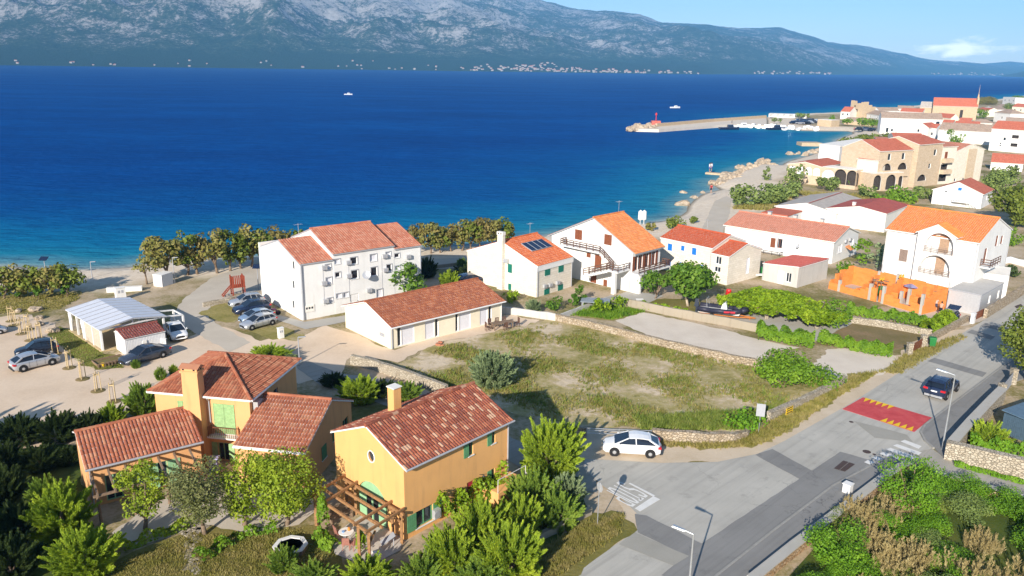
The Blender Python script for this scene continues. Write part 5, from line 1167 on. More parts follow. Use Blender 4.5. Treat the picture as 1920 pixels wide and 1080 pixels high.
gate('brown timber gate at the yard with the grey cabin', (1820, 605), (1846, 592), .95, 'brown')
gate('grey metal gate behind the rubble wall near the blue shed', (1876, 748), (1896, 722), 1.2, 'grey_trim', 'rubble_pale')
o = empty('bar_gate', (*G(1100, 824), 0), 0, 'low horizontal bar gate closing the dry field behind the white hatchback', 'gate'); d = Vector((*G(1220, 829), 0))-Vector((*G(1100, 824), 0)); mb = MB()
for z in (.55, .8, .95): mb.tube(Vector((0, 0, z)), d+Vector((0, 0, z)), .03)
mb.build('gate_bars', B['galv'], o); mb = MB()
for t in (0, .5, 1): mb.tube(d*t, d*t+Vector((0, 0, 1)), .035)
mb.build('gate_posts', B['galv'], o)
def vb(name, label, bl, br, ey, depth, roof='P', rm='roof_red', wall='white', rise=1.2, wins=(), cat='house', oe=.25, group=None, z0=0., hip=False, ret=False):
    """building from the foot of the wall that faces us; roof P = ridge along that wall, G = gable to us, F = flat, H = hip"""
    a, b = Vector(G(*bl, z0)), Vector(G(*br, z0)); d = b-a; L = d.length; az = math.degrees(math.atan2(d.x, d.y)); he = Zat(a.x, a.y, ey)-z0
    if roof == 'G':    # gable to us: run the house frame along the depth
        h = House(name, label, cat, (b.x, b.y), az-90, depth, L, he, he+rise, wall, group=group, z0=z0); f = 'W'; W = L
    elif roof == 'F': h = House(name, label, cat, (a.x, a.y), az, L, depth, he, he+.02, wall, group=group, rp=depth*.5, z0=z0); f = 'S'
    elif roof == 'M': h = House(name, label, cat, (a.x, a.y), az, L, depth, he, he+rise+.01, wall, group=group, rp=depth*.95, heN=he+rise, z0=z0); f = 'S'
    else: h = House(name, label, cat, (a.x, a.y), az, L, depth, he, he+rise, wall, group=group, hip=(roof == 'H'), z0=z0); f = 'S'
    for w in wins:
        u, v, ww, hh = w[:4]; ff = w[5] if len(w) > 5 else f; Lf = h.fr(ff)[3]; a0 = u*Lf; z_ = v*he; m_ = w[4] if len(w) > 4 else None
        if m_ == 'arch': h.archhole(ff, h.arch(ff, a0-ww/2, a0+ww/2, z_, z_+hh), .8, 'interior')
        elif m_ == 'archglass': h.archhole(ff, h.arch(ff, a0-ww/2, a0+ww/2, z_, z_+hh), .2, 'blind', 'arched_window')
        elif m_ == 'logg': h.hole(ff, (a0-ww/2, a0+ww/2, z_, z_+hh), 1., 'interior', 'loggia')
        elif m_: h.closed(ff, (a0-ww/2, a0+ww/2, z_, z_+hh), m_, 1)
        else: h.win(ff, (a0-ww/2, a0+ww/2, z_, z_+hh), 'trim', None, sill=False, mull=False)
    h.walls()
    if roof == 'F': h.roof(rm, .0, .0, .1, seg=0, trim='offwhite', caps=False)
    else: h.roof(rm, oe, .1, .12, seg=0, trim='offwhite', caps=False)
    return h
def rowwin(n, v, w=1., h=1.3, f=None, m=None): return [((i+.5)/n, v, w, h, m)+((f,) if f else ()) for i in range(n)]
# P: white house with outside staircase, upper right
hP = House('gabled_white_house', 'white gabled house with two tone red roof and white balustrade stairs, below the stone hotel', 'house', G(1838, 392), 41, 10., 13, Zat(*G(1838, 392), 365), 0, 'white'); hP.hr = hP.he+2.; q = G(1757, 354, hP.he); hP.W = math.hypot(q[0]-G(1838, 392)[0], q[1]-G(1838, 392)[1]); hP.rp = hP.W*.5
hP.closed('W', hP.rect('W', (1796, 357), (1804, 352)), 'blue', 1); hP.win('W', hP.rect('W', (1771, 361), (1776, 358)), 'trim', None, sill=False); hP.win('S', (4, 5, 1.4, 2.3), 'trim', None, sill=False); hP.win('S', (7, 8, 1.4, 2.3), 'trim', None, sill=False)
hP.walls(); hP.roof('roof_red', .25, .15, .14, seg=0, trim='offwhite', caps=False)
mb = MB(); hP.box(mb, 'W', hP.W*.45, hP.W*.8, 1.05, 1.2, .02, 1.2); bc = hP.o; q = mb.build('terrace_slab', B['white'], bc); mb = MB(); P = lambda a, z: hP.pt('W', a, z, 1.15); rail(mb, P(hP.W*.45, 1.2), P(hP.W*.62, 1.2), .6, 1, .08, .3); rail(mb, P(hP.W*.62, 1.2), P(hP.W*.95, .1), .6, 1, .08, .3); mb.build('balustrade', B['white'], q)
# Q: stone hotel in stepped blocks
hq = vb('stone_hotel', 'ochre stone hotel of stepped blocks with red roofs, arcades and arched loggias', (1601, 352), (1640, 357), 298, 12, 'M', 'roof_red', 'ashlar', .4, (), 'hotel')
q1 = vb('w', None, (1474, 341), (1538, 348), 308, 14, 'G', 'roof_red', 'hotel_stone', .9, [(.15, .52, 1.7, 2., 'archglass'), (.38, .52, 1.7, 2., 'archglass'), (.62, .52, 1.7, 2., 'archglass'), (.85, .52, 1.7, 2., 'archglass')])
q2 = vb('w', None, (1538, 348), (1602, 356), 313, 5, 'F', 'offwhite', 'hotel_stone', 0, [(.2, .45, 3.2, 2.1, 'archglass'), (.55, .2, 3., 3.6, 'arch'), (.88, .2, 2.6, 3.6, 'arch')])
q3 = vb('w', None, (1568, 333), (1637, 318), 275, 5.5, 'M', 'offwhite', 'white', .15, [])
q4 = vb('w', None, (1640, 357), (1702, 352), 284, 11, 'P', 'roof_red', 'hotel_stone', 2.2, [(.27, .43, 3.3, 2.3, 'arch'), (.74, .43, 3.3, 2.3, 'arch'), (.3, .76, 1., 1.6), (.72, .76, 1., 1.6)])
q5 = vb('w', None, (1632, 359), (1690, 356), 326, 5, 'F', 'offwhite', 'hotel_stone', 0, [(.18, .05, 2.3, 3.6, 'arch'), (.62, .05, 3., 3.6, 'arch'), (.93, .05, 1.3, 3.2, 'arch')])
q6 = vb('w', None, (1712, 352), (1757, 346), 272, 11, 'P', 'roof_red', 'hotel_stone', 1.6, [(.7, .72, 1.2, 1.5), (.55, .42, 1., 1.2), (.3, .14, 4., 1.6, 'arch')])
q7 = vb('w', None, (1757, 346), (1784, 344), 276, 9, 'M', 'roof_salmon', 'ashlar', 1.6, [(.3, .66, 1., 2., 'brown'), (.3, .36, 2.6, 1.7, 'logg'), (.3, .08, 3., 1.8, 'logg')])
q8 = vb('w', None, (1784, 344), (1836, 339), 284, 16, 'G', 'roof_salmon', 'ashlar', 1.6, [(.1, .05, .8, .8), (.4, .05, .8, .8)])
q9 = vb('w', None, (1640, 310), (1664, 311), 264, 8, 'M', 'roof_salmon', 'hotel_stone', .5, [(.5, .55, 4., 1.5, 'arch'), (.5, .15, 4., 1.3, 'logg')]); q10 = vb('w', None, (1670, 300), (1726, 302), 258, 8, 'P', 'roof_red', 'grey_render', 1.2, [(.5, .75, 2.2, .8)])
for h_, uu in ((q7, .3),):
    for v in (.62, .32):
        mb = MB(); h_.box(mb, 'S', .2, h_.L*.62, h_.he*v-.3, h_.he*v+.75, .01, 1.1); mb.build('balcony', B['hotel_stone'], h_.o)
for u in (.27, .74): 
    mb = MB(); q4.box(mb, 'S', q4.L*u-1.8, q4.L*u+1.8, q4.he*.42-.9, q4.he*.42+.75, .01, .5); mb.build('balcony', B['hotel_stone'], q4.o)
mb = MB(); q8.box(mb, 'W', q8.W*.42, q8.W*.72, 0, q8.he+.4, .01, .12); mb.build('stone_strip', B['hotel_stone'], q8.o)
mb = MB(); q3.box(mb, 'S', q3.L*.32, q3.L*.5, 0, q3.he-.1, .01, .15); mb.build('stone_strip', B['hotel_stone'], q3.o)
merge(hq, q1, q2, q3, q4, q5, q6, q7, q8, q9, q10)
# church
ch = vb('stone_church', 'long stone church with red roof, low apse and bell gable with thin spire', (1746, 223), (1829, 226), 198, 11, 'P', 'roof_red', 'church_stone', 4.6, [(.66, .1, 1.6, 5., 'logg')], 'church')
c2 = vb('w', None, (1722, 221), (1746, 222), 201, 9, 'P', 'roof_grey', 'church_stone', 3.2, [(.4, .25, 1., 1.6)]); c3 = vb('w', None, (1752, 226), (1782, 229), 219, 5, 'P', 'roof_red', 'cream', 2.2, []); merge(ch, c2, c3)
mb = MB(); x = ch.L; mb.box(x-.6, x+.4, 1.5, ch.W-1.5, ch.he-1, ch.hr+.4); mb.box(x-.6, x+.4, ch.W/2-1.6, ch.W/2+1.6, ch.hr+.4, ch.hr+2.6, taper=.3); mb.tube((x-.1, ch.W/2, ch.hr+2.6), (x-.1, ch.W/2, ch.hr+8.), .16, .03); mb.build('bell_gable', B['church_stone'], ch.o)
# ruined tower by the harbour
tp = [G(1592, 222), G(1616, 224)]; d = Vector(tp[1])-Vector(tp[0]); tw = d.length; az = math.degrees(math.atan2(d.x, d.y)); to = empty('ruined_tower', (*tp[0], 0), az2rz(az), 'ruined square stone tower with broken top beside the harbour', 'tower')
mb = MB(); zt = Zat(*tp[0], 189); t = 1.
for x0, x1, y0, y1, hs in ((0, tw, 0, t, [1.03, .93, .88, .9, .96]), (tw-t, tw, t, tw, [.98, .8, .7]), (0, t, t, tw, [1., .8, .6]), (t, tw-t, tw-t, tw, [.6, .7])):
    k = len(hs)
    for i, h in enumerate(hs):
        if x1-x0 > y1-y0: mb.box(x0+(x1-x0)*i/k, x0+(x1-x0)*(i+1)/k, y0, y1, 0, zt*h)
        else: mb.box(x0, x1, y0+(y1-y0)*i/k, y0+(y1-y0)*(i+1)/k, 0, zt*h)
w = mb.build('tower_wall', B['church_stone'], to); mb = MB(); mb.box(tw*.4, tw*.58, -.04, -.003, zt*.4, zt*.55); mb.box(tw*.3, tw*.4, -.04, -.003, zt*.68, zt*.76); mb.build('tower_window', B['dark'], to)
VL = [
 ('house attached to the ruined tower, with red roof', (1575, 223), (1592, 224), 209, 9, 'P', 'roof_red', 'offwhite', 2.6, rowwin(2, .5)),
 ('tan roofed stone building below the ruined tower', (1582, 233), (1632, 236), 226, 8, 'P', 'roof_old', 'church_stone', 1.6, []),
 ('plain stone shed beside the harbour car park', (1532, 236), (1558, 238), 224, 7, 'F', 'offwhite', 'church_stone', .5, []),
 ('low white flat roofed harbour cafe behind the marina', (1441, 219.5), (1512, 222), 213.5, 9, 'F', 'offwhite', 'white', .3, rowwin(6, .2, 2.5, 1.6)),
 ('long white house with grey tiled roof above the harbour trees', (1649, 250), (1763, 254), 221, 10, 'P', 'roof_old', 'white', 2.4, [(.12, .1, 1.2, 2), (.2, .15, 1, 1.2), (.93, .6, 1.6, 2.)]),
 ('small white gabled house with tan roof left of the long white house', (1624, 224), (1650, 228), 213, 9, 'P', 'roof_old', 'white', 2., rowwin(2, .4)),
 ('low white house with wide tan roof on the shore left of the church', (1648, 216), (1686, 216), 208, 8, 'P', 'roof_old', 'white', 2., rowwin(3, .3)),
 ('second tan roofed white house nearest the church apse', (1682, 212), (1712, 213), 204, 9, 'P', 'roof_old', 'offwhite', 2., []),
 ('white house with short red roof below the church apse', (1686, 220), (1728, 222), 209, 8, 'P', 'roof_red', 'white', 2., rowwin(3, .3)),
 ('grey walled gabled house with red roof behind the stone hotel', (1712, 258), (1738, 260), 238, 9, 'G', 'roof_red', 'offwhite', 1.8, [(.3, .55, 1, 1.2)]),
 ('white side house with red roof joined to the grey walled house', (1738, 259), (1753, 260), 240, 8, 'P', 'roof_red', 'white', 1.6, [(.5, .3, 1, 1.3)]),
 ('long white house with weathered grey roof behind the stone hotel', (1757, 266), (1856, 272), 243, 10, 'P', 'roof_old', 'white', 2.6, [(.12, .85, .9, .8), (.35, .35, .9, 1.)]),
 ('tall white three storey house with red roof at the right edge', (1853, 282), (1930, 288), 241, 10, 'P', 'roof_red', 'white', 2.6, [(.35, .5, .9, 1.1), (.27, .32, .6, .6), (.27, .22, .6, .6), (.6, .25, 2.2, 1.2, 'logg'), (.6, .62, 2.2, 1.2, 'logg')]),
 ('low white house with bright red roof above the tree clump', (1856, 318), (1916, 322), 304, 9, 'P', 'roof_red', 'white', 2.2, [(.8, .3, 1, 1.2)]),
 ('white house with hipped grey roof right of the church', (1862, 228), (1892, 231), 211, 9, 'H', 'roof_old', 'white', 2.2, [(.5, .4, 1, 1.2)]),
 ('house with dark wooden porch beside the bell gable', (1829, 217), (1850, 219), 206, 8, 'P', 'roof_red', 'cream', 1.6, [(.4, .1, 3, 2, 'logg')]),
 ('white gabled house with tan roof behind the bell gable', (1838, 211), (1866, 214), 203, 8, 'G', 'roof_old', 'white', 1.7, [(.6, .2, 2, 1.2, 'logg')]),
 ('low tan roofed house in front of the hipped grey roof', (1818, 238), (1862, 240), 230, 8, 'H', 'roof_old', 'offwhite', 1.8, [(.5, .4, 2.6, 1., 'logg')]),
 ('red roofed cottage between the two long grey roofs', (1766, 238), (1786, 239), 231, 7, 'P', 'roof_red', 'cream', 1.6, []),
 ('white cottage with short red roof in front of the church', (1790, 240), (1836, 242), 233, 7, 'P', 'roof_red', 'white', 1.5, [(.7, .4, 1, 1)]),
 ('white cubic house with roof terrace by the far shore', (1879, 195), (1902, 197), 182, 9, 'F', 'offwhite', 'white', .4, rowwin(3, .45, 1.4, 1.6)),
 ('cream house with red roof below the white cubic house', (1896, 211), (1930, 213), 200, 9, 'P', 'roof_red', 'cream', 2.2, rowwin(3, .35)),
 ('stone house with red roof behind the tall white house', (1884, 238), (1930, 240), 228, 9, 'P', 'roof_old', 'church_stone', 2., rowwin(2, .4)),
 ('white house with grey roof partly behind the cubic house', (1866, 207), (1890, 209), 200, 8, 'P', 'roof_old', 'white', 1.8, [(.4, .3, 2, 1.2, 'logg')]),
 ('white house with tan roof between the harbour trees and the church apse', (1664, 234), (1700, 235), 228, 8, 'P', 'roof_old', 'white', 1.8, rowwin(3, .35)),
 ('white cottage with red roof left of the hipped tan roof', (1798, 233), (1820, 234), 227, 7, 'P', 'roof_red', 'white', 1.6, rowwin(2, .35)),
 ('white house with red roof behind the long weathered roof', (1700, 246), (1752, 248), 238, 8, 'P', 'roof_red', 'white', 1.8, rowwin(4, .35)),
 ('cream house with tan roof above the tall white house', (1856, 244), (1884, 246), 236, 8, 'P', 'roof_old', 'cream', 1.8, rowwin(3, .35)),
 ('low white house with salmon roof left of the tall white house', (1826, 254), (1852, 256), 246, 7, 'P', 'roof_salmon', 'white', 1.6, rowwin(2, .35)),
 ('small red roofed house at the right edge above the tall white house', (1905, 224), (1935, 225), 217, 8, 'P', 'roof_red', 'cream', 1.6, []),
]
for L_ in VL: vb('village_house' if 'house' in L_[0] or 'cottage' in L_[0] else 'village_building', L_[0], *L_[1:9], L_[9], 'house' if 'house' in L_[0] or 'cottage' in L_[0] else 'building', group='houses of the old village')
# ---- breakwater
bp = [(1178, 246.5), (1235, 248), (1338, 240), (1382, 237.5), (1437, 241), (1437, 221), (1338, 228), (1235, 236), (1184, 240)]
W_ = [Vector((*G(*p, ZS), 0)) for p in bp]
mb = MB(); mb.prism([(p.x, p.y) for p in W_], ZS-2, .1); tag(mb.build('breakwater', M['gravel_white']), 'long pale stone breakwater reaching out from the harbour', 'breakwater')
stone_wall('tall parapet wall along the seaward side of the breakwater', [(1232, 238), (1338, 228.5), (1437, 221.5)], 1.6, 1.0, 'church_stone')
def rock(r_, rr, flat=.7):
    me = bpy.data.meshes.new('rock'); import bmesh; bm = bmesh.new(); bmesh.ops.create_icosphere(bm, subdivisions=2, radius=1)
    for v in bm.verts:
        d = v.co.normalized(); k = 1+.28*math.sin(3.1*d.x+rr*7)+.22*math.sin(4.3*d.y+rr*13)+.16*math.sin(6.7*d.z+d.x*5+rr*3); v.co = Vector((d.x*r_*k, d.y*r_*k*.8, d.z*r_*k*flat))
    bm.to_mesh(me); bm.free(); me.materials.append(M['rock']); return me
n = N('boulder_rock'); M['rock'] = n.bsdf(n.ramp(n.noise(2.2, 7, .65), [(.3, (.24, .185, .13)), (.5, (.40, .32, .235)), (.7, (.52, .44, .35))]), .95, n.noise(5, 6, .7), 1., .1, .15)
rmesh = [rock(1, i*.37) for i in range(6)]
def put_rock(x, y, z, s, label, group=None, i=None):
    o = bpy.data.objects.new('boulder', rmesh[rnd.randrange(6) if i is None else i]); COL.objects.link(o); o.location = (x, y, z+.25*s); o.scale = (s, s*rnd.uniform(.8, 1.2), s*rnd.uniform(.8, 1.)); o.rotation_euler = (0, 0, rnd.uniform(0, 6)); return tag(o, label, 'rock', group)
for i in range(26):
    t = i/25; p = lerp2((1180, 244.5), (1232, 243), t); g = G(p[0], p[1]+rnd.uniform(-3, 3), ZS); put_rock(*g, ZS+.3, rnd.uniform(1.4, 2.6), 'pale boulder piled at the tip of the breakwater', 'boulders at the breakwater tip')
for a, b, nn, s0, s1 in (((1342, 346), (1385, 325), 26, .8, 2.6), ((1385, 322), (1412, 313), 12, 1., 2.6), ((1418, 306), (1450, 312), 16, 1.2, 3.2), ((1355, 343), (1395, 330), 16, .8, 2.2)):
    for i in range(nn):
        p = lerp2(a, b, i/nn); g = G(p[0]+rnd.uniform(-9, 9), p[1]+rnd.uniform(-4, 4), ZS); put_rock(*g, ZS-.1, rnd.uniform(s0, s1)*.62, 'ochre rock on the rocky point beside the beach', 'rocks of the rocky point')
for px, py, s in ((1278, 384, 2.2), (1303, 371, 1.5), (1284, 362, 1.4), (1318, 362, 1.2), (1483, 290, 2.4), (1497, 289, 1.8), (1510, 292, 2.4), (1523, 287, 2.6), (1535, 283, 2.8)):
    put_rock(*G(px, py, ZS), ZS-.5, s*.75, 'rock standing in the shallow water off the beach', 'rocks in the shallows')
for px, py, s, lb in ((34, 585, .4, 'pale boulder on the parking lot nearest the grass strip'), (67, 583, .62, 'biggest white boulder beside the grass strip'), (73, 598, .42, 'rough boulder on the gravel below the biggest white one'), (76, 610, .48, 'rough boulder between the stakes and the pavilion'), (100, 622, .6, 'wide low boulder on the pavilion lawn edge')):
    put_rock(*G(px, py), 0, s, lb)
# jetty and platform
mb = MB(); a, b = G(1324, 323, ZS+.5), G(1378, 327, ZS+.5); mb.bar((*a, ZS+.3), (*b, ZS+.3), 1.8, .5); tag(mb.build('stone_jetty', B['church_stone']), 'narrow stone jetty reaching out from the rocky point', 'jetty')
mb = MB(); c = G(1517, 273, ZS); mb.box(c[0]-4, c[0]+4, c[1]-3, c[1]+3, ZS-.5, ZS+1.3); tag(mb.build('floating_platform', B['church_stone']), 'square stone platform standing alone in the bay', 'platform')
mb = MB(); c = G(1229, 241, ZS); mb.box(c[0]-2.4, c[0]+2.4, c[1]-2, c[1]+2, .1, 2.6, taper=.3); hb_ = empty('harbour_light', (0, 0, 0), 0, 'red harbour light on its stone base near the breakwater tip', 'harbour light'); mb.build('base', m_plain('red_base', (.45, .12, .09), .8, .2), hb_); mb = MB(); mb.tube((*c, 2.6), (*c, 5.2), .22, .16, 10); mb.lathe([(.45, 5.2), (.45, 6.0), (.1, 6.5)], 10, (*c, 0)); mb.build('lantern', m_plain('red_lamp', (.5, .04, .04), .5), hb_)
# ---- tiny houses of the town across the channel
def tiny(rm):
    mb = MB(); L, W, h, r_ = 11., 9., 6., 2.2; mb.box(0, L, 0, W, -3, h); mb.face([(-.4, -.4, h), (L+.4, -.4, h), (L+.4, W/2, h+r_), (-.4, W/2, h+r_)], 1); mb.face([(L+.4, W+.4, h), (-.4, W+.4, h), (-.4, W/2, h+r_), (L+.4, W/2, h+r_)], 1); mb.face([(0, 0, h), (0, W/2, h+r_), (0, W, h)]); mb.face([(L, 0, h), (L, W, h), (L, W/2, h+r_)])
    o = mb.build('far_house', [B['far_white'], B[rm]]); me = o.data; bpy.data.objects.remove(o); return me
B['far_white'] = m_plaster('far_white', (.36, .35, .33), .1)
tm = [tiny('roof_red'), tiny('roof_salmon'), tiny('roof_old')]
for a, b, nn, dmax in ((840, 900, 14, 160), (905, 985, 30, 220), (925, 975, 14, 120), (985, 1035, 42, 420), (1035, 1090, 26, 200), (1090, 1200, 44, 150), (1200, 1295, 16, 110), (1390, 1450, 12, 130), (1450, 1530, 20, 150), (1712, 1780, 18, 260), (1780, 1850, 18, 260), (640, 720, 6, 260), (720, 830, 7, 200), (300, 500, 6, 200), (150, 240, 6, 160), (0, 80, 3, 120), (500, 640, 5, 220)):
    for i in range(nn):
        px = rnd.uniform(a, b); t = 12+rnd.random()**1.6*dmax; x, y, z = mount_z(np.array([px]), np.array([t]))
        o = bpy.data.objects.new('far_house', tm[rnd.choice((0, 0, 1, 2))]); COL.objects.link(o); o.location = (float(x[0]), float(y[0]), max(0, float(z[0]))); s = rnd.uniform(.5, 1.0); o.scale = (s*rnd.uniform(.8, 1.4), s, s*rnd.uniform(.8, 1.1)); o.rotation_euler = (0, 0, rnd.uniform(-.6, .6))
        tag(o, 'tiny pale house on the far shore across the blue channel', 'house', 'tiny houses across the channel')
# ================================================================ plants
LV = {
 'tam': m_leaf('tamarisk_bright', [(.137, .228, .025), (.352, .473, .043), (.609, .684, .067)]),
 'tam2': m_leaf('tamarisk_mid', [(.106, .197, .031), (.259, .380, .056), (.455, .563, .091)]),
 'tamgrey': m_leaf('tamarisk_grey', [(.163, .231, .109), (.298, .381, .192), (.434, .517, .259)]),
 'tamshade': m_leaf('tamarisk_shaded', [(.030, .060, .018), (.068, .105, .030), (.120, .165, .045)]),  # darkened copy of the tamarisk leaves: shade put into the leaf colour
 'shore': m_leaf('shore_tree_leaves', [(.108, .124, .031), (.199, .207, .049), (.316, .274, .084), (.283, .199, .075)]),
 'shoreg': m_leaf('shore_tree_green', [(.084, .124, .020), (.166, .215, .031), (.266, .291, .049)]),
 'fig': m_leaf('fig_leaves', [(.046, .111, .015), (.111, .222, .022), (.240, .352, .046)]),
 'citrus': m_leaf('citrus_leaves', [(.104, .166, .017), (.249, .342, .025), (.456, .497, .041)]),
 'olive': m_leaf('olive_leaves', [(.093, .111, .040), (.176, .194, .065), (.277, .277, .111)]),
 'vine': m_leaf('vine_leaves', [(0.116, 0.206, 0.010), (0.231, 0.355, 0.017), (0.396, 0.495, 0.033)]),
 'ivy': m_leaf('ivy_leaves', [(.065, .148, .011), (.148, .277, .019), (.277, .416, .037)]),
 'scrub': m_leaf('scrub_leaves', [(.065, .154, .010), (.141, .295, .018), (.261, .435, .033)]),
 'maquis': m_leaf('maquis_leaves', [(.104, .150, .046), (.196, .266, .069), (.312, .381, .104)]),
 'straw': m_leaf('dry_straw', [(.312, .240, .096), (.432, .348, .156), (.552, .456, .240)], .8, .3),
 'grass': m_leaf('field_grass', [(.17, .18, .03), (.28, .26, .06), (.38, .32, .11), (.46, .38, .18)], .8, .4),
 'grassgreen': m_leaf('green_weeds', [(.116, .165, .025), (.214, .281, .049), (.364, .364, .099)]), 'shorebrown': m_leaf('shore_tree_brown', [(.116, .116, .033), (.231, .199, .057), (.364, .256, .099)]),
 'flower': m_leaf('pale_blossom', [(.5, .46, .3), (.6, .56, .38)], .7, .2)}
M['bark'] = m_plain('bark', (.20, .145, .10), .95, .3, 6, .6); M['bark_pale'] = m_plain('pale_bark', (.40, .33, .25), .95, .2, 6, .4)
def unit(n):
    v = npr.normal(size=(n, 3)); return v/np.linalg.norm(v, axis=1, keepdims=True)
def leafquads(C, Nrm, size, asp=.6, jit=.9):
    n = len(C); Nn = Nrm+jit*unit(n); Nn /= np.linalg.norm(Nn, axis=1, keepdims=True)
    a = np.cross(Nn, unit(n)); a /= np.linalg.norm(a, axis=1, keepdims=True)+1e-9; b = np.cross(Nn, a)
    s = size*(.6+.8*npr.random((n, 1)))
    V = np.stack([C-a*s*.5, C-b*s*.5*asp, C+a*s*.5, C+b*s*.5*asp], 1).reshape(-1, 3)
    return V, np.arange(4*n).reshape(n, 4)
def clump_crown(clumps, per, size, asp=.65, droop=0.):
    Cs, Ns = [], []
    for (x, y, z, r, rz) in clumps:
        k = int(per*max(.35, r*r)); d = unit(k); rad = (.55+.5*npr.random((k, 1))**.6)
        p = d*rad*np.array([r, r, rz]); p[:, 2] -= droop*np.hypot(p[:, 0], p[:, 1])**2
        Cs.append(p+np.array([x, y, z])); Ns.append(d+np.array([0, 0, .35]))
    return leafquads(np.vstack(Cs), np.vstack(Ns), size, asp)
def plumes(axes, twigs, tl, tw):
    """axes: list of (p0, dir, len); feathery sprays of narrow blades"""
    out = []
    for p0, d, L in axes:
        k = max(8, int(twigs*L)); t = npr.random(k)**.8; base = p0+np.outer(t*L, d); base[:, 2] -= .10*(t*L)**2
        dirs = d*1.+.72*unit(k)*(1.05-t[:, None]*.45); dirs /= np.linalg.norm(dirs, axis=1, keepdims=True)
        ln = tl*(1.15-.75*t)*(.6+.7*npr.random(k)); side = np.cross(dirs, unit(k)); side /= np.linalg.norm(side, axis=1, keepdims=True)+1e-9
        w = tw*(.7+.6*npr.random((k, 1)))
        out.append(np.stack([base-side*w*.5, base+dirs*ln[:, None]*.5-side*w*.6+0, base+dirs*ln[:, None], base+dirs*ln[:, None]*.5+side*w*.6], 1).reshape(-1, 3))
    V = np.vstack(out); return V, np.arange(len(V)).reshape(-1, 4)
def mk_mesh(name, VF, mat):
    o = np_mesh(name, VF[0], VF[1], mat); me = o.data; bpy.data.objects.remove(o); return me
def tamarisk_mesh(mat, r=1.5, h=2.2, n=95, tw=150, tl=.42, wd=.04, up=.55):
    ax = []
    for i in range(n):
        d = unit(1)[0]; d[2] = abs(d[2])*.9+.05; d /= np.linalg.norm(d)
        q = .30+.35*npr.random(); p0 = np.array([d[0]*r*q, d[1]*r*q, .15*h+d[2]*h*q*.75]); dd = d*np.array([1, 1, .9])+np.array([0, 0, up]); dd /= np.linalg.norm(dd)
        ax.append((p0, dd, (.35+.4*npr.random())*(r if d[2] < .6 else h*.62)))
    for i in range(n//3):
        d = unit(1)[0]; d[2] = abs(d[2]); ax.append((np.array([d[0]*r*.5, d[1]*r*.5, .05]), np.array([d[0]*.7, d[1]*.7, .6]), .5*r))
    return mk_mesh('tamarisk_foliage', plumes(ax, tw, tl, wd), LV[mat])
def trunk_mesh(pts, r0, r1, limbs=(), mat='bark'):
    b = MB(); b.path(pts, r0, r1, 7)
    for p, q, a in limbs: b.path([p, ((p[0]+q[0])/2+.05, (p[1]+q[1])/2, (p[2]+q[2])/2+.1), q], a, a*.45, 5)
    o = b.build('trunk', M[mat], None, True); me = o.data; bpy.data.objects.remove(o); return me
def inst(name, label, cat, loc, parts, s=1., rz=None, group=None, sz=None):
    """parts: [(part name, mesh)]"""
    o = empty(name, loc, rnd.uniform(0, 6.28) if rz is None else rz, label, cat, group); o.scale = (s, s, s if sz is None else sz)
    for pn, me in parts: c = bpy.data.objects.new(pn, me); COL.objects.link(c); c.parent = o
    return o
ORD = ['first', 'second', 'third', 'fourth', 'fifth', 'sixth', 'seventh', 'eighth', 'ninth', 'tenth', 'eleventh', 'twelfth', 'thirteenth', 'fourteenth', 'fifteenth']
# ---- tamarisk variants
TM = {k: [tamarisk_mesh(k, 1.5, 2.3, 165, 230, .27, .030, .62) for _ in range(2)] for k in ('tam', 'tam2', 'tamgrey', 'tamshade')}
stem = trunk_mesh([(0, 0, -.05), (.05, .02, .5), (.0, .08, 1.1)], .12, .05, [((0, 0, .2), (.7, .3, 1.1), .05), ((0, 0, .3), (-.6, .4, 1.2), .05), ((0, 0, .25), (.1, -.7, 1.0), .05)])
def tam(px, py, wpx, hpx, kind, label, group=None):
    """px,py = foot of the bush in the photo, width and height in photo pixels"""
    x, y = G(px, py); k = ppm(x, y); r = wpx/2/k; h = hpx/k/math.cos(PITCH+math.atan((py-540)/F))*.92
    o = inst('tamarisk', label, 'shrub', (x, y, 0), [('foliage', rnd.choice(TM[kind])), ('stem', stem)], 1., None, group); o.scale = (r/1.75, r/1.75, h/2.75); return o
tam(1032, 890, 150, 140, 'tam', 'big bright tamarisk left of the parked white hatchback')
tam(925, 722, 105, 95, 'tamgrey', 'grey green tamarisk standing alone in the dry field')
tam(676, 752, 96, 66, 'tam', 'bright tamarisk in the lane between the villa and the rubble wall')
tam(762, 748, 70, 44, 'tam2', 'low tamarisk behind the yellow house chimney')
tam(722, 742, 60, 40, 'tamshade', 'dark small tamarisk between the two lane tamarisks')
tam(625, 722, 60, 30, 'tamshade', 'dark tamarisk in the shadow behind the villa')
tam(505, 676, 95, 38, 'tam', 'wide bright tamarisk behind the villa tower roof')
tam(545, 680, 36, 24, 'tamgrey', 'small grey tamarisk beside the wide one behind the tower')
tam(842, 540, 48, 48, 'tam', 'round yellow green tamarisk behind the bungalow ridge')
tam(800, 520, 50, 55, 'tamshade', 'dark tamarisk in the shade right of the apartment block')
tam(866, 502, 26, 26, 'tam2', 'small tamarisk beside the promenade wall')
tam(875, 520, 70, 32, 'tamshade', 'dark hedge bush in the shade left of the stone house')
tam(1000, 952, 120, 90, 'tam2', 'mid green tamarisk below the low white planter wall')
tam(1062, 945, 95, 70, 'tamgrey', 'grey green tamarisk beside the round road sign')
tam(1045, 985, 105, 85, 'tam2', 'tamarisk between the hedge wall and the round sign')
tam(975, 1010, 110, 110, 'tam', 'tall bright tamarisk right of the yellow house porch')
tam(905, 1035, 130, 130, 'tam', 'large bright tamarisk in front of the air conditioner')
tam(960, 1082, 150, 130, 'tam', 'bushy bright tamarisk at the lower edge of the hedge')
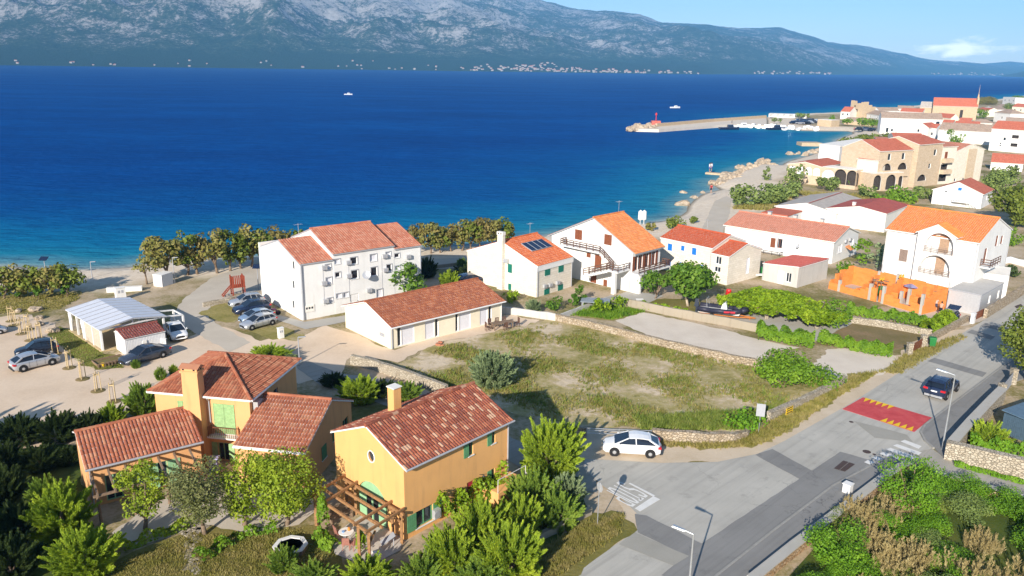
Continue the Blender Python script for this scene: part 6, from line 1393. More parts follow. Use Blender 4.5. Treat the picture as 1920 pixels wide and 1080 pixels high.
tam(850, 1075, 130, 115, 'tam', 'bright tamarisk below the big green window')
tam(790, 1095, 90, 75, 'tam2', 'tamarisk at the bottom edge beside the patio')
tam(820, 1050, 60, 60, 'tamgrey', 'slim blue green tamarisk right of the patio')
tam(690, 1095, 120, 60, 'tam', 'low tamarisk at the bottom edge below the octagonal pond')
tam(590, 1095, 100, 50, 'tam2', 'tamarisk at the bottom edge left of the patio')
tam(900, 1110, 150, 70, 'tam2', 'tamarisk cut by the bottom edge under the hedge')
tam(532, 1068, 70, 56, 'tam2', 'small loose tamarisk overlapping the rim of the octagonal pond')
tam(118, 1000, 150, 120, 'tam', 'bright tamarisk left of the villa pergola')
tam(165, 1075, 150, 110, 'tam', 'bright tamarisk below the one beside the pergola')
tam(90, 945, 80, 70, 'tam2', 'tamarisk half in shade behind the bright left one')
tam(270, 775, 78, 78, 'tam2', 'loose tamarisk behind the left villa wing')
tam(212, 798, 72, 56, 'tam', 'bright tamarisk above the left villa wing roof')
tam(255, 690, 22, 22, 'tam2', 'small tamarisk tuft on the gravel behind the villa'); tam(302, 712, 26, 34, 'tam2', 'narrow young tamarisk beside the villa tower'); tam(326, 702, 22, 26, 'tam', 'narrow bright young tamarisk nearest the villa chimney')
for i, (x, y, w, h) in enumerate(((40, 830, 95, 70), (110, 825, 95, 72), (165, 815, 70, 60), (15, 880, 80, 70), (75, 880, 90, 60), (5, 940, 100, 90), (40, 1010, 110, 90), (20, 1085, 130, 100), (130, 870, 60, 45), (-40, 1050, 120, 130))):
    tam(x, y, w, h, 'tamshade', 'dark shaded tamarisk, %s from the top of the thicket left of the villa' % ORD[i], 'dark tamarisks left of the villa')
tam(1850, 840, 90, 68, 'tam', 'round bright tamarisk inside the wall corner by the blue shed')
tam(1000, 586, 40, 34, 'tamgrey', 'grey tamarisk at the corner of the stone house')
# ---- leafy trees
def leafy(name, label, cat, px, py, wpx, hpx, mat, lift=.3, nclump=16, per=70, size=.28, trunk=True, group=None, flat=.8, droop=0., seed=None, bark='bark'):
    x, y = G(px, py); k = ppm(x, y); r = wpx/2/k; h = hpx/k/math.cos(PITCH+math.atan((py-540)/F))*.98; z0 = h*lift
    cl = []
    for i in range(nclump):
        d = unit(1)[0]; q = .45+.35*rnd.random(); rr = r*rnd.uniform(.26, .44)
        cl.append((d[0]*(r-rr)*q*1.5*min(1, 1.2-abs(d[2])*.3), d[1]*(r-rr)*q*1.5, (z0+h)/2+d[2]*((h-z0)/2-rr*.6)*q*1.45, rr, rr*flat))
    nrm = [(c[0], c[1], min(c[2], h-c[4]*.8), c[3], c[4]) for c in cl]
    VF = clump_crown(nrm, per, size, .7, droop); o = empty(name, (x, y, 0), 0, label, cat, group)
    np_mesh('crown', VF[0], VF[1], LV[mat], o)
    if trunk:
        b = MB(); lean = rnd.uniform(-.25, .25)*r
        b.path([(0, 0, -.1), (lean*.4, 0, z0*.6), (lean, .0, z0+(h-z0)*.35)], max(.06, h*.035), max(.03, h*.015), 7)
        for c in cl[:6]: b.path([(lean*.5, 0, z0*.8), ((lean*.5+c[0])/2, c[1]/2, (z0*.8+c[2])/2+.1), c[:3]], h*.016, h*.007, 5)
        b.build('trunk', M[bark], o, True)
    return o
rnd.seed(4)
leafy('fig_tree', 'round leafy fig tree between the apartment block and the cream bungalow', 'tree', 760, 562, 82, 70, 'fig', .12, 22, 85, .42)
leafy('fig_tree', 'wide fig tree with pale trunk beside the boat trailer', 'tree', 1290, 574, 112, 84, 'fig', .25, 26, 95, .42, bark='bark_pale')
leafy('fig_tree', 'lower leafy side tree at the left of the wide fig', 'tree', 1228, 560, 72, 50, 'fig', .2, 14, 90, .40)
for i, (x, y, w, h) in enumerate(((310, 524, 62, 84), (352, 516, 50, 80), (370, 514, 44, 76), (408, 512, 50, 84), (432, 508, 46, 78), (452, 504, 40, 66), (472, 500, 48, 76), (492, 498, 40, 70), (516, 494, 46, 68), (542, 490, 46, 62), (562, 486, 34, 56))):
    leafy('shore_tree', '%s tree from the left in the row on the beach left of the apartment block' % ORD[i], 'tree', x, y, w*1.3, h*1.04, ('shore', 'shoreg', 'shorebrown')[i % 3] if i != 5 else 'shoreg', .2, 24, 50, .46, group='beach tree row left of the apartment block')
leafy('shore_tree', 'small leaning tree at the left end of the long beach tree row', 'tree', 276, 533, 60, 58, 'shore', .42, 9, 42, .42)
for i, (x, y, w, h) in enumerate(((8, 560, 44, 64), (36, 557, 40, 62), (62, 556, 40, 58), (96, 555, 50, 62), (128, 552, 50, 60), (-30, 560, 50, 70))):
    leafy('shore_tree', '%s tree from the left in the low beach row at the left edge' % (ORD[i] if i < 5 else 'outermost'), 'tree', x, y, w*1.45, h, 'shore' if i % 2 else 'shoreg', .12, 26, 55, .42, group='low beach trees at the left edge')
for i, (x, y, w, h) in enumerate(((35, 560, 15, 15), (72, 562, 20, 22), (126, 558, 20, 24))): leafy('young_tree', ['tiny green sapling left of the young beach trees', 'small bright young tree in front of the beach trees', 'bright young tree at the right end of the grass strip'][i], 'tree', x, y, w, h, 'fig', .35, 6, 80, .3)
leafy('shore_tree', 'tree top showing behind the apartment block roof', 'tree', 636, 474, 20, 48, 'shoreg', .5, 6, 45, .4)
for i, (x, y, w, h) in enumerate(((784, 474, 40, 54), (808, 475, 44, 56), (826, 474, 34, 46), (846, 471, 38, 52), (866, 470, 42, 58), (884, 469, 40, 56), (902, 467, 44, 60), (922, 465, 44, 60), (940, 463, 36, 54), (953, 462, 24, 40))):
    leafy('shore_tree', '%s tree from the left in the row on the beach behind the bungalow' % ORD[i], 'tree', x, y, w*1.3, h*1.04, ('shorebrown', 'shore', 'shoreg')[i % 3], .18, 24, 50, .46, group='beach tree row behind the bungalow')
leafy('citrus_tree', 'bright leafy citrus tree in front of the villa pergola', 'tree', 272, 992, 95, 118, 'citrus', .2, 22, 330, .155)
leafy('olive_tree', 'grey green olive tree on the lawn path of the villa', 'tree', 385, 1002, 140, 128, 'olive', .22, 28, 400, .14)
leafy('citrus_tree', 'bright leafy tree over the terrace in front of the right villa wing', 'tree', 458, 985, 120, 132, 'citrus', .15, 24, 330, .16)
leafy('citrus_tree', 'large bright leafy tree hanging over the terrace edge right of the olive', 'tree', 537, 985, 150, 128, 'citrus', .15, 34, 330, .16)
leafy('shrub', 'dense green shrub with pale flowers at the corner of the dry field', 'shrub', 1470, 722, 125, 66, 'ivy', .0, 24, 110, .26, False)
leafy('shrub', 'low green shrub spreading toward the roadside wall', 'shrub', 1535, 722, 90, 34, 'ivy', .0, 16, 110, .24, False)
leafy('shrub', 'low bright weeds along the foot of the roadside wall', 'shrub', 1400, 802, 95, 34, 'scrub', .0, 14, 90, .24, False)
for i, (x, y, w, h, l) in enumerate(((1042, 582, 42, 32, 'rounded shrub left of the pair in the stone house garden'), (1088, 570, 34, 36, 'young fig in the stone house garden nearest the grey table'), (1076, 577, 26, 28, 'small young fig beside the rounded garden shrub'), (958, 566, 40, 22, 'pale low shrubs under the left wall of the stone house'), (1126, 586, 40, 30, 'climber heap on the corner of the concrete wall'), (1160, 578, 40, 26, 'second climber heap beside the concrete wall corner'))):
    leafy('shrub', l, 'shrub', x, y, w, h, ('fig', 'fig', 'fig', 'vine', 'vine', 'vine')[i], .0, 12, 80, .28, False)
leafy('big_tree', 'big round yellow green tree at the right edge below the village', 'tree', 1905, 424, 100, 82, 'shoreg', .1, 26, 55, .6)
leafy('big_tree', 'dark dense trees behind the gabled white house', 'tree', 1870, 362, 60, 46, 'maquis', .1, 16, 40, .6)
leafy('road_tree', 'large feathery tree leaning into the road at the right edge', 'tree', 1930, 716, 120, 150, 'shoreg', .06, 30, 200, .26)
leafy('road_tree', 'second feathery tree just outside the right edge', 'tree', 1985, 690, 100, 120, 'shoreg', .12, 18, 100, .34)
for i, (x, y, w, h, m_, l) in enumerate(((1395, 388, 70, 44, 'maquis', 'grey green thicket left part behind the long white house'), (1440, 384, 80, 42, 'maquis', 'grey green thicket middle part behind the long white house'), (1475, 372, 50, 34, 'maquis', 'grey green bush nearest the grey roofed hall'), (1490, 350, 44, 44, 'maquis', 'pine like bush in front of the hotel arcade windows'), (1550, 358, 50, 28, 'maquis', 'grey bush below the hotel arcade'), (1594, 352, 30, 22, 'ivy', 'round bright bush under the open hotel arches'), (1625, 372, 44, 32, 'maquis', 'grey bush below the hotel centre block'), (1690, 380, 60, 34, 'ivy', 'bright bush in front of the hotel right block'), (1650, 388, 44, 24, 'ivy', 'low bright bush behind the red roofed warehouse'), (1730, 372, 46, 26, 'maquis', 'bush left of the gabled white house'), (1265, 428, 44, 26, 'shoreg', 'round bush on the beach behind the chalet house'), (1612, 500, 40, 60, 'ivy', 'green bushes between the long house and arched house'), (1640, 505, 34, 52, 'tamgrey', 'silvery bush left of the arched white house'), (1580, 512, 44, 22, 'ivy', 'low hedge at the right end of the long white house'), (1860, 500, 30, 40, 'fig', 'bright shrub right of the arched white house'), (1890, 460, 60, 38, 'ivy', 'bright hedge at the right edge below the big round tree'), (1895, 520, 30, 26, 'tamshade', 'dark shrub at the right edge near the white garden wall'), (1790, 268, 34, 28, 'ivy', 'tree clump between the long grey roof and the tall house'), (1885, 345, 60, 36, 'maquis', 'thicket at the right edge below the bright red roof'), (1300, 355 + 64, 24, 14, 'shoreg', 'small shrub on the sand beside the beach path'), (1437, 338, 18, 26, 'maquis', 'small lone tree on the sandy point'), (1895, 210, 40, 16, 'maquis', 'low bushes left of the white cubic house'), (1850, 196, 44, 14, 'shore', 'brownish bushes behind the bell gable'), (1905, 192, 40, 12, 'ivy', 'green slope bush right of the cubic house'), (1220, 432, 22, 16, 'shore', 'small grey bush beside the chalet house roof'), (1840, 222, 26, 20, 'ivy', 'bush between the stone village houses at the right'))):
    leafy('bush', l, 'shrub', x, y, w, h, m_, .0, 13, 40 if y < 400 else 70, .6 if y < 400 else .38, False)
for i, (x, y, w, h) in enumerate(((1562, 234, 20, 18), (1588, 236, 24, 14), (1616, 240, 32, 20), (1634, 242, 30, 20), (1500, 222, 22, 10), (1512, 222, 18, 9), (1452, 232, 16, 12), (1462, 231, 14, 10))):
    leafy('harbour_tree', '%s bright green tree from the left along the harbour' % ORD[i], 'tree', x, y, w, h, 'ivy' if i < 4 else 'maquis', .3, 9, 16, .9, group='trees by the harbour')
for i, (x, y, w, h) in enumerate(((1560, 290, 40, 24), (1590, 281, 50, 24), (1620, 274, 50, 22), (1650, 268, 50, 20), (1675, 262, 36, 14))):
    leafy('hedge_tree', '%s bush from the left on the bank between bay and hotel' % ORD[i], 'shrub', x, y, w, h, 'shoreg' if i else 'maquis', .0, 12, 20, .8, False, 'bushes on the bank above the bay')
# ---- hedges and climbers as leaf banks
def bank(name, label, cat, px, h, th, mat, size=.24, dens=260, kind=None, side=1, z0=0., parts=False, lump=.3):
    p = [Vector((*G(*q), 0)) for q in px]; C, Nn = [], []
    for a, b in zip(p, p[1:]):
        d = b-a; L = d.length; n_ = Vector((-d.y, d.x, 0)).normalized()*side; k = int(dens*L*(h+th))
        for i in range(k):
            t = rnd.random(); u = rnd.random(); hh = h*(1+lump*math.sin(t*L*1.9+a.x)*.6+lump*.5*math.sin(t*L*4.7)); an = u*PI
            q = a+d*t+n_*(th/2-math.cos(an)*th/2*rnd.uniform(.85, 1.1)); C.append((q.x, q.y, z0+hh*max(.02, math.sin(an))**.5*rnd.uniform(.8, 1.06))); v = Vector((0, 0, math.sin(an)))-n_*math.cos(an); Nn.append(tuple(v))
    VF = leafquads(np.array(C), np.array(Nn), size, .7, .8); c = p[0]
    o = np_mesh(name, VF[0]-np.array([c.x, c.y, 0]), VF[1], LV[mat]); o.location = (c.x, c.y, 0); return tag(o, label, cat, kind=kind)
bank('ivy_hedge', 'thick bright ivy bank at the end of the concrete wall', 'hedge', [(1420, 640), (1458, 643), (1500, 652), (1525, 655)], 1.5, 1.9, 'ivy', .24, 190)
bank('ivy_hedge', 'long ivy hedge in front of the brown lawn left of the slatted gate', 'hedge', [(1532, 645), (1580, 655), (1640, 668), (1672, 672)], 1.1, 1.5, 'ivy', .24, 190)
bank('ivy_hedge', 'ivy trailing along the top of the wall below the unfinished house', 'hedge', [(1585, 590), (1640, 600), (1700, 610), (1752, 618)], 1.2, 1.1, 'ivy', .24, 170)
bank('ivy_hedge', 'round ivy hedge by the roadside beside the dark car', 'hedge', [(1748, 634), (1772, 622), (1795, 608)], 1.5, 1.5, 'vine', .24, 190)
bank('ivy_hedge', 'low climber along the concrete wall below the wide fig tree', 'hedge', [(1200, 580), (1260, 592), (1285, 597)], .9, .8, 'vine', .24, 120)
bank('ivy_hedge', 'green strip of weeds at the foot of the tall rubble wall', 'hedge', [(1790, 870), (1850, 886), (1930, 908)], .3, .5, 'scrub', .2, 150, None, -1)
bank('ivy_hedge', 'grass bank behind the tall rubble wall near the blue shed', 'hedge', [(1815, 850), (1870, 862), (1930, 876)], 1.5, .6, 'scrub', .22, 130)
bank('climbing_vine', 'vine climbing on the porch of the yellow house', 'climber', [(815, 985), (850, 965), (900, 935), (935, 918)], 1.45, .9, 'vine', .22, 110, None, -1, .2, lump=.6)
bank('climbing_vine', 'climber growing up the left pergola post of the patio', 'climber', [(596, 1000), (605, 1010)], 2.0, .5, 'ivy', .2, 260)
bank('climbing_vine', 'climber growing up the front pergola post of the patio', 'climber', [(668, 1038), (678, 1044)], 1.5, .4, 'vine', .2, 260)
bank('flower_bed', 'green bushy bed along the left edge of the patio', 'plant bed', [(585, 1012), (600, 1030), (618, 1038)], .5, .9, 'ivy', .2, 200)
bank('flower_bed', 'planted bed along the edge of the villa terrace', 'plant bed', [(225, 1040), (290, 1015), (340, 1000), (372, 985)], .55, .8, 'citrus', .2, 110, lump=.8)
bank('flower_bed', 'low green plants beside the stepping stone path', 'plant bed', [(380, 1060), (420, 1035), (460, 1010), (520, 1000)], .45, .9, 'ivy', .2, 110, lump=.9)
# vine pergola
vo = empty('vine_pergola', (*G(1450, 590), 0), 0, 'wide pergola roofed by a bright green vine on stone posts', 'pergola'); c0 = vo.location
cor = [G(1352, 556, 2.1), G(1420, 534, 2.3), G(1548, 556, 2.3), G(1580, 586, 2.0), G(1532, 594, 1.9), G(1440, 572, 2.0)]
poly = [(a-c0.x, b-c0.y) for a, b in cor]; xs = [a for a, _ in poly]; ys = [b for _, b in poly]; C = []
while len(C) < 15000:
    q = (rnd.uniform(min(xs)-.4, max(xs)+.4), rnd.uniform(min(ys)-.4, max(ys)+.4))
    if pip(q, poly) or any((q[0]-a)**2+(q[1]-b)**2 < .5 for a, b in poly):
        C.append((q[0], q[1], 1.75+.35*math.sin(q[0]*.7+1)+.22*math.sin(q[1]*1.1)+rnd.uniform(-.22, .16)-(rnd.uniform(.1, .6) if rnd.random() < .25 else 0)))
for e0_, e1_ in ((0, 5), (5, 4), (4, 3), (0, 1)):
    for i in range(1500): t = rnd.random(); C.append((poly[e0_][0]+(poly[e1_][0]-poly[e0_][0])*t+rnd.uniform(-.3, .3), poly[e0_][1]+(poly[e1_][1]-poly[e0_][1])*t+rnd.uniform(-.3, .3), 1.95-1.0*rnd.random()**1.5*(.6+.4*math.sin(t*17))))
C = np.array(C); VF = leafquads(C, np.tile([0, 0, 1.], (len(C), 1)), .32, .75, .8); np_mesh('canopy', VF[0], VF[1], LV['vine'], vo)
for p in ((1436, 598), (1530, 616), (1352, 586), (1420, 565), (1540, 590)):
    g = G(*p); b = MB(); x, y = g[0]-c0.x, g[1]-c0.y; b.box(x-.2, x+.2, y-.2, y+.2, 0, 1.62); b.build('post', B['rubble_pale'], vo)
b = MB()
for i in range(6):
    t = i/5; p = Vector(poly[0]).lerp(Vector(poly[5 if 0 else 4]), t); q = Vector(poly[1]).lerp(Vector(poly[3 if 0 else 2]), t); b.bar((p.x, p.y, 1.58), (q.x, q.y, 1.62), .08, .1)
b.build('beams', B['old_timber'], vo)
leafy('bush', 'dense dark green bush at the right end of the vine pergola', 'shrub', 1562, 614, 66, 54, 'ivy', .0, 18, 130, .26, False)
# ---- wild thicket in the lower right corner
poly = [(1470, 1092), (1530, 1025), (1600, 965), (1660, 915), (1700, 895), (1752, 912), (1830, 935), (1940, 965), (2100, 1010), (2100, 1200), (1400, 1200)]
W_ = [G(*p) for p in poly]; bb = np.array(W_); seeds = []
rnd.seed(21)
while len(seeds) < 60:
    q = (rnd.uniform(bb[:, 0].min(), bb[:, 0].max()), rnd.uniform(bb[:, 1].min(), bb[:, 1].max()))
    if pip(q, W_) and all((q[0]-s[0])**2+(q[1]-s[1])**2 > 1.0 for s in seeds): seeds.append(q)
sm = []
for v in range(4):
    cl = [(rnd.uniform(-.8, .8), rnd.uniform(-.8, .8), rnd.uniform(.3, 1.0), rnd.uniform(.4, .65), rnd.uniform(.35, .6)) for _ in range(10)]
    V1 = clump_crown(cl, 1700, .09, .5); sm.append(mk_mesh('scrub_foliage', V1, LV['scrub']))
so_ = [mk_mesh('scrub_foliage', clump_crown([(rnd.uniform(-.8, .8), rnd.uniform(-.8, .8), rnd.uniform(.2, .9), rnd.uniform(.35, .6), rnd.uniform(.35, .6)) for _ in range(10)], 1500, .10, .45), LV['maquis' if q else 'grassgreen']) for q in (0, 1)]
st = [mk_mesh('dry_stalks', plumes([(np.array([rnd.uniform(-.9, .9), rnd.uniform(-.9, .9), 0]), np.array([rnd.uniform(-.15, .15), rnd.uniform(-.15, .15), 1.]), rnd.uniform(1., 1.9)) for _ in range(60)], 40, .34, .026), LV['straw']) for _ in range(3)]
for i, (x, y) in enumerate(seeds):
    px, py = proj(x, y, 0); dry = (1600 < px < 1720 and 950 < py) or (px > 1790 and py > 985) or (1620 < px < 1690 and 930 < py < 985)
    if (dry and rnd.random() < .6) or (px > 1640 and rnd.random() < .14): o = bpy.data.objects.new('dry_grass_tuft', rnd.choice(st)); lb, gp, cat = 'pale dry grass tuft among the green scrub in the lower right corner', 'dry tufts in the corner scrub', 'grass tuft'
    else: o = bpy.data.objects.new('scrub_bush', sm[i % 4] if i % 3 else so_[i % 2]); lb, gp, cat = 'bright green scrub bush in the wild lower right corner', 'green scrub in the lower right corner', 'shrub'
    COL.objects.link(o); o.location = (x, y, 0); s = rnd.uniform(.8, 1.25); o.scale = (s*1.25, s*1.25, s*rnd.uniform(.8, 1.1)); o.rotation_euler = (0, 0, rnd.uniform(0, 6)); tag(o, lb, cat, gp)
leafy('scrub_tree', 'tall bright scrub tree at the bend of the white capped wall', 'tree', 1700, 962, 115, 108, 'scrub', .05, 26, 420, .13)
leafy('scrub_tree', 'bushy scrub at the foot of the white capped wall', 'tree', 1570, 1052, 130, 66, 'scrub', .0, 24, 420, .13, False)
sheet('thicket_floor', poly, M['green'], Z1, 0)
# ---- grasses (nobody could count them)
def grass(name, pxpoly, n, hgt, mat, wd=.05, dens_noise=None):
    W2 = [G(*p) for p in pxpoly]; a = np.array(W2); lo, hi = a.min(0), a.max(0); P = []
    while len(P) < n:
        q = (rnd.uniform(lo[0], hi[0]), rnd.uniform(lo[1], hi[1]))
        if not pip(q, W2): continue
        if dens_noise and math.sin(q[0]*.9+1.3*math.sin(q[1]*.5))+math.sin(q[1]*.8+q[0]*.3)+rnd.uniform(-1.2, 1.2) < dens_noise: continue
        P.append(q)
    P = np.repeat(np.array(P), 5, 0); k = len(P); P = P+npr.normal(size=(k, 2))*.10; h = hgt*(.5+.9*npr.random(k)); ang = npr.random(k)*6.28; le = npr.normal(size=(k, 2))*.45*h[:, None]
    w = np.stack([np.cos(ang), np.sin(ang)], 1)*wd; z = np.zeros(k)
    V = np.stack([np.column_stack([P-w, z]), np.column_stack([P+w, z]), np.column_stack([P+le, h])], 1).reshape(-1, 3)
    o = np_mesh(name, V, np.arange(3*k).reshape(-1, 3), LV[mat]); return tag(o, kind='stuff')
fld = [(760, 690), (830, 650), (1040, 606), (1250, 655), (1420, 690), (1575, 716), (1440, 786), (1400, 802), (1100, 800), (970, 780), (840, 735)]
grass('field_grass', fld, 4800, .24, 'grass', .04, .25); grass('field_grass', fld, 1800, .2, 'grassgreen', .04, .5); grass('field_weeds', fld, 1000, .3, 'grassgreen', .05, .9)
grass('field_weeds', [(1190, 785), (1440, 770), (1480, 745), (1430, 790), (1400, 806), (1200, 806)], 1500, .42, 'grassgreen', .05)
grass('verge_grass', [(1240, 836), (1330, 842), (1420, 836), (1470, 812), (1570, 744), (1650, 697), (1600, 704), (1450, 790), (1410, 812), (1240, 830)], 2600, .26, 'grass', .05); grass('verge_grass', [(1650, 700), (1700, 664), (1800, 628), (1812, 634), (1740, 672), (1690, 702)], 700, .25, 'grass', .05)
grass('garden_grass', [(180, 1080), (240, 1050), (360, 1000), (470, 1010), (560, 990), (600, 1030), (620, 1080)], 3000, .13, 'grass', .04)
grass('slope_grass', [(950, 1082), (1040, 1020), (1100, 985), (1165, 965), (1160, 1000), (1060, 1070), (1030, 1090)], 2600, .22, 'grass', .045)
grass('plot_grass', [(1060, 590), (1110, 568), (1210, 585), (1150, 600)], 900, .35, 'ivy', .06); grass('lawn_grass', [(90, 630), (112, 614), (140, 624), (196, 666), (238, 674), (230, 690), (178, 692), (150, 680)], 1200, .09, 'grassgreen', .04)
grass('hotel_meadow', [(1370, 392), (1480, 360), (1620, 368), (1720, 380), (1660, 396), (1500, 365), (1440, 395)], 2500, .6, 'grass', .16); grass('strip_grass', [(-40, 560), (150, 550), (150, 560), (110, 580), (40, 586), (-60, 592)], 1200, .14, 'grass', .06)
# garden sheets
sheet('garden_lawn', [(150, 1090), (200, 1060), (250, 1035), (380, 985), (470, 1000), (600, 985), (640, 1040), (640, 1090)], M['lawn'], Z1, .2, .7)
sheet('terrace_paving', [(210, 1000), (300, 940), (400, 905), (580, 890), (592, 960), (560, 985), (470, 1000), (380, 985), (250, 1030)], M['path'], Z2, .15, .6)
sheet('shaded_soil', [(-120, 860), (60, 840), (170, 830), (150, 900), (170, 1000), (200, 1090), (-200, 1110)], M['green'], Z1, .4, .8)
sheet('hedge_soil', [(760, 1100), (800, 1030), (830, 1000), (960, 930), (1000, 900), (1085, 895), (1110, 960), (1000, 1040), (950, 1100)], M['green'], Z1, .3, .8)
sheet('slope_lawn', [(940, 1100), (1000, 1040), (1110, 962), (1165, 962), (1195, 995), (1130, 1040), (1060, 1095)], M['lawn'], Z2, .25, .6)
sheet('slope_verge', [(1040, 1100), (1140, 1025), (1172, 965), (1150, 930), (1192, 955), (1208, 990), (1130, 1048), (1070, 1100)], M['sand'], Z1, .1, .6)
for i, (x, y) in enumerate(((362, 985), (370, 997), (358, 1004), (366, 1015), (356, 1023), (364, 1033), (357, 1042), (366, 1051), (360, 1060), (367, 1070), (376, 990), (350, 994))):
    b = MB(); b.lathe([(.22, 0), (.24, .03), (.19, .05)], 7, (0, 0, 0)); o = b.build('stepping_stone', B['rubble_pale']); g = G(x, y); o.location = (*g, .01); o.rotation_euler = (0, 0, i*1.3); o.scale = (2.+.4*(i % 3), 1.4, 1); tag(o, 'irregular pale stepping stone in the path across the villa lawn', 'paving stone', 'stepping stones across the villa lawn')
for p, s in (((545, 1010), 1), ((640, 1065), 1)): pass
# tall trees just outside the lower left corner: they shade that corner of the garden
for i, (x, y, s) in enumerate(((-35, 22, 3.6), (-38, 29, 3.8), (-41, 37, 3.4), (-30, 14, 3.2), (-44, 45, 3.0))):
    inst('tamarisk_tree', 'tall tamarisk tree outside the lower left corner of the garden', 'tree', (x, y, 0), [('foliage', TM['tamshade'][i % 2]), ('stem', stem)], s, None, 'tall trees shading the lower left garden')
# ================================================================ cars
def paintm(name, c, metal=.0, rough=.25): return m_plain(name, c, rough, .03, 3, 0, .5, metal, .6)
CP = {'white': paintm('white_paint_coat', (.78, .78, .78)), 'silver': paintm('silver_paint_coat', (.46, .48, .52), .45), 'black': paintm('black_paint_coat', (.012, .014, .022)), 'navy': paintm('dark_blue_paint_coat', (.012, .022, .055)), 'slate': paintm('slate_paint_coat', (.05, .06, .085), .3), 'steel': paintm('steel_blue_paint_coat', (.26, .36, .50), .4), 'red': paintm('red_car_coat', (.4, .02, .02))}
CG = m_glass('car_glass', (.012, .018, .03), .04); CT = m_plain('tyre_rubber', (.015, .015, .016), .85, .1); CR = m_plain('alloy_rim', (.50, .51, .53), .35, .08, 4, 0, .5, .5); CK = m_plain('black_plastic', (.02, .02, .022), .7, .1)
CL = m_plain('headlamp_glass', (.55, .57, .60), .15, .05, 4, 0, .6); CRL = m_plain('tail_lamp', (.45, .012, .02), .2, .05, 4, 0, .6)
def arc(t): return math.sin(max(0, min(1, t))*PI/2)
def car_parts(L, W, H, kind, paint):
    """x forward, origin on the ground at the middle; returns parts (name, builder, mats, sub)"""
    hw = W/2; wr = .325 if kind != 'suv' else .37; xf, xr = L*.5-.86, -L*.5+(.80 if kind != 'sedan' else 1.0); zs = .19 if kind != 'suv' else .26
    zb = {'hatch': .95, 'wagon': .96, 'sedan': .93, 'suv': 1.08}[kind]
    # stations: x, top z of lower body, half width
    f, r = L/2, -L/2; hood0 = zb-.20; ws = f-{'hatch': .90, 'wagon': 1.18, 'sedan': 1.28, 'suv': 1.22}[kind]
    tail = {'hatch': zb+.0, 'wagon': zb+.02, 'sedan': zb+.06, 'suv': zb+.02}[kind]
    st = [(f, zb-.42, hw*.70), (f-.06, zb-.32, hw*.82), (f-.22, hood0, hw*.93), (f-.6, hood0+.08, hw*.99), (ws, zb+.0, hw), (.3, zb, hw), (-.6, zb+.01, hw), (r+.9, zb+.02, hw), (r+.35, tail, hw*.985), (r+.10, tail-.06, hw*.93), (r+.02, tail-.22, hw*.84)]
    b = MB(); rings = []
    for i, (x, zt, w) in enumerate(st):
        e = 0 if 1 < i < len(st)-2 else .07; z0 = zs+e*1.2; sh = zs+(zt-zs)*.62
        half = [(0, z0), (w*.86, z0), (w*.97, z0+.10), (w*1.0, sh), (w*.965, zt-.07), (w*.90, zt-.005), (w*.5, zt+.035), (0, zt+.045)]
        ring = [(x, -y, z) for y, z in half]+[(x, y, z) for y, z in half[-2:0:-1]]; rings.append([b.P(p) for p in ring])
    for a, c in zip(rings, rings[1:]):
        k = len(a)
        for j in range(k): b.f.append([a[j], a[(j+1) % k], c[(j+1) % k], c[j]]); b.m.append(0); b.uv.append(None)
    for rg in (rings[0], rings[-1]): b.f.append(rg); b.m.append(0); b.uv.append(None)
    # greenhouse
    rf, rb = {'hatch': (ws-1.0, r+.92), 'wagon': (ws-.95, r+.62), 'sedan': (ws-.95, r+1.55), 'suv': (ws-.85, r+.62)}[kind]
    gb = {'hatch': r+.20, 'wagon': r+.12, 'sedan': r+.62, 'suv': r+.14}[kind]; wt = hw*.70; wm = hw*.735; wbx = hw*.90; ht = H
    A, Bq, C, D = (ws+.06, wbx, zb+.0), (rf, wt, ht-.06), (rb, wt, ht-.09 if kind != 'sedan' else ht-.08), (gb, wbx*.94, tail+.01)
    xm = (rf+rb)/2+.1; mids = [(rf, wt, ht-.06), (rf-.35, wm*.995, ht-.012), (xm, wm, ht), (rb+.4, wm*.985, ht-.025), (rb, wt, C[2])]
    rt = MB()                                          # roof panel with thickness and crown
    for (x0, w0, z0), (x1, w1, z1) in zip(mids, mids[1:]):
        for s_ in (-1, 1):
            rt.hexa([(x0, 0, z0-.03), (x0, s_*w0, z0-.06), (x1, s_*w1, z1-.06), (x1, 0, z1-.03)], [(x0, 0, z0+.03), (x0, s_*w0, z0-.012), (x1, s_*w1, z1-.012), (x1, 0, z1+.03)])
    pl = .05
    for s_ in (-1, 1):                                 # pillars
        rt.bar((A[0], s_*A[1], A[2]-.02), (rf, s_*wt, ht-.06), .07, .06); rt.bar((rb, s_*wt, C[2]-.02), (D[0], s_*D[1], D[2]-.02), .16 if kind == 'hatch' else .1, .08)
        xb = (A[0]+D[0])/2+.02; rt.bar((xb, s_*hw*.905, zb-.02), (xb+.05, s_*wm*.995, ht-.06), .07, .03)
        if kind in ('wagon', 'suv'): xc = rb+.45; rt.bar((xc-.12, s_*hw*.9, zb), (xc, s_*wt, ht-.08), .09, .03)
        if kind in ('wagon', 'suv'): rt.bar((rf-.1, s_*wt*.93, ht+.03), (rb+.1, s_*wt*.93, ht+.03), .03, .03)
    if kind in ('hatch', 'wagon', 'suv'): rt.hexa([(rb+.05, -wt*.95, C[2]-.03), (rb+.05, wt*.95, C[2]-.03), (rb-.16, wt*.88, C[2]-.05), (rb-.16, -wt*.88, C[2]-.05)], [(rb+.05, -wt*.95, C[2]+.015), (rb+.05, wt*.95, C[2]+.015), (rb-.16, wt*.88, C[2]-.03), (rb-.16, -wt*.88, C[2]-.03)])
    parts = [('body', b, paint, True, None), ('roof', rt, paint, False, None)]
    def q4(a, b_, c, d): m = MB(); m.face([a, b_, c, d]); return m
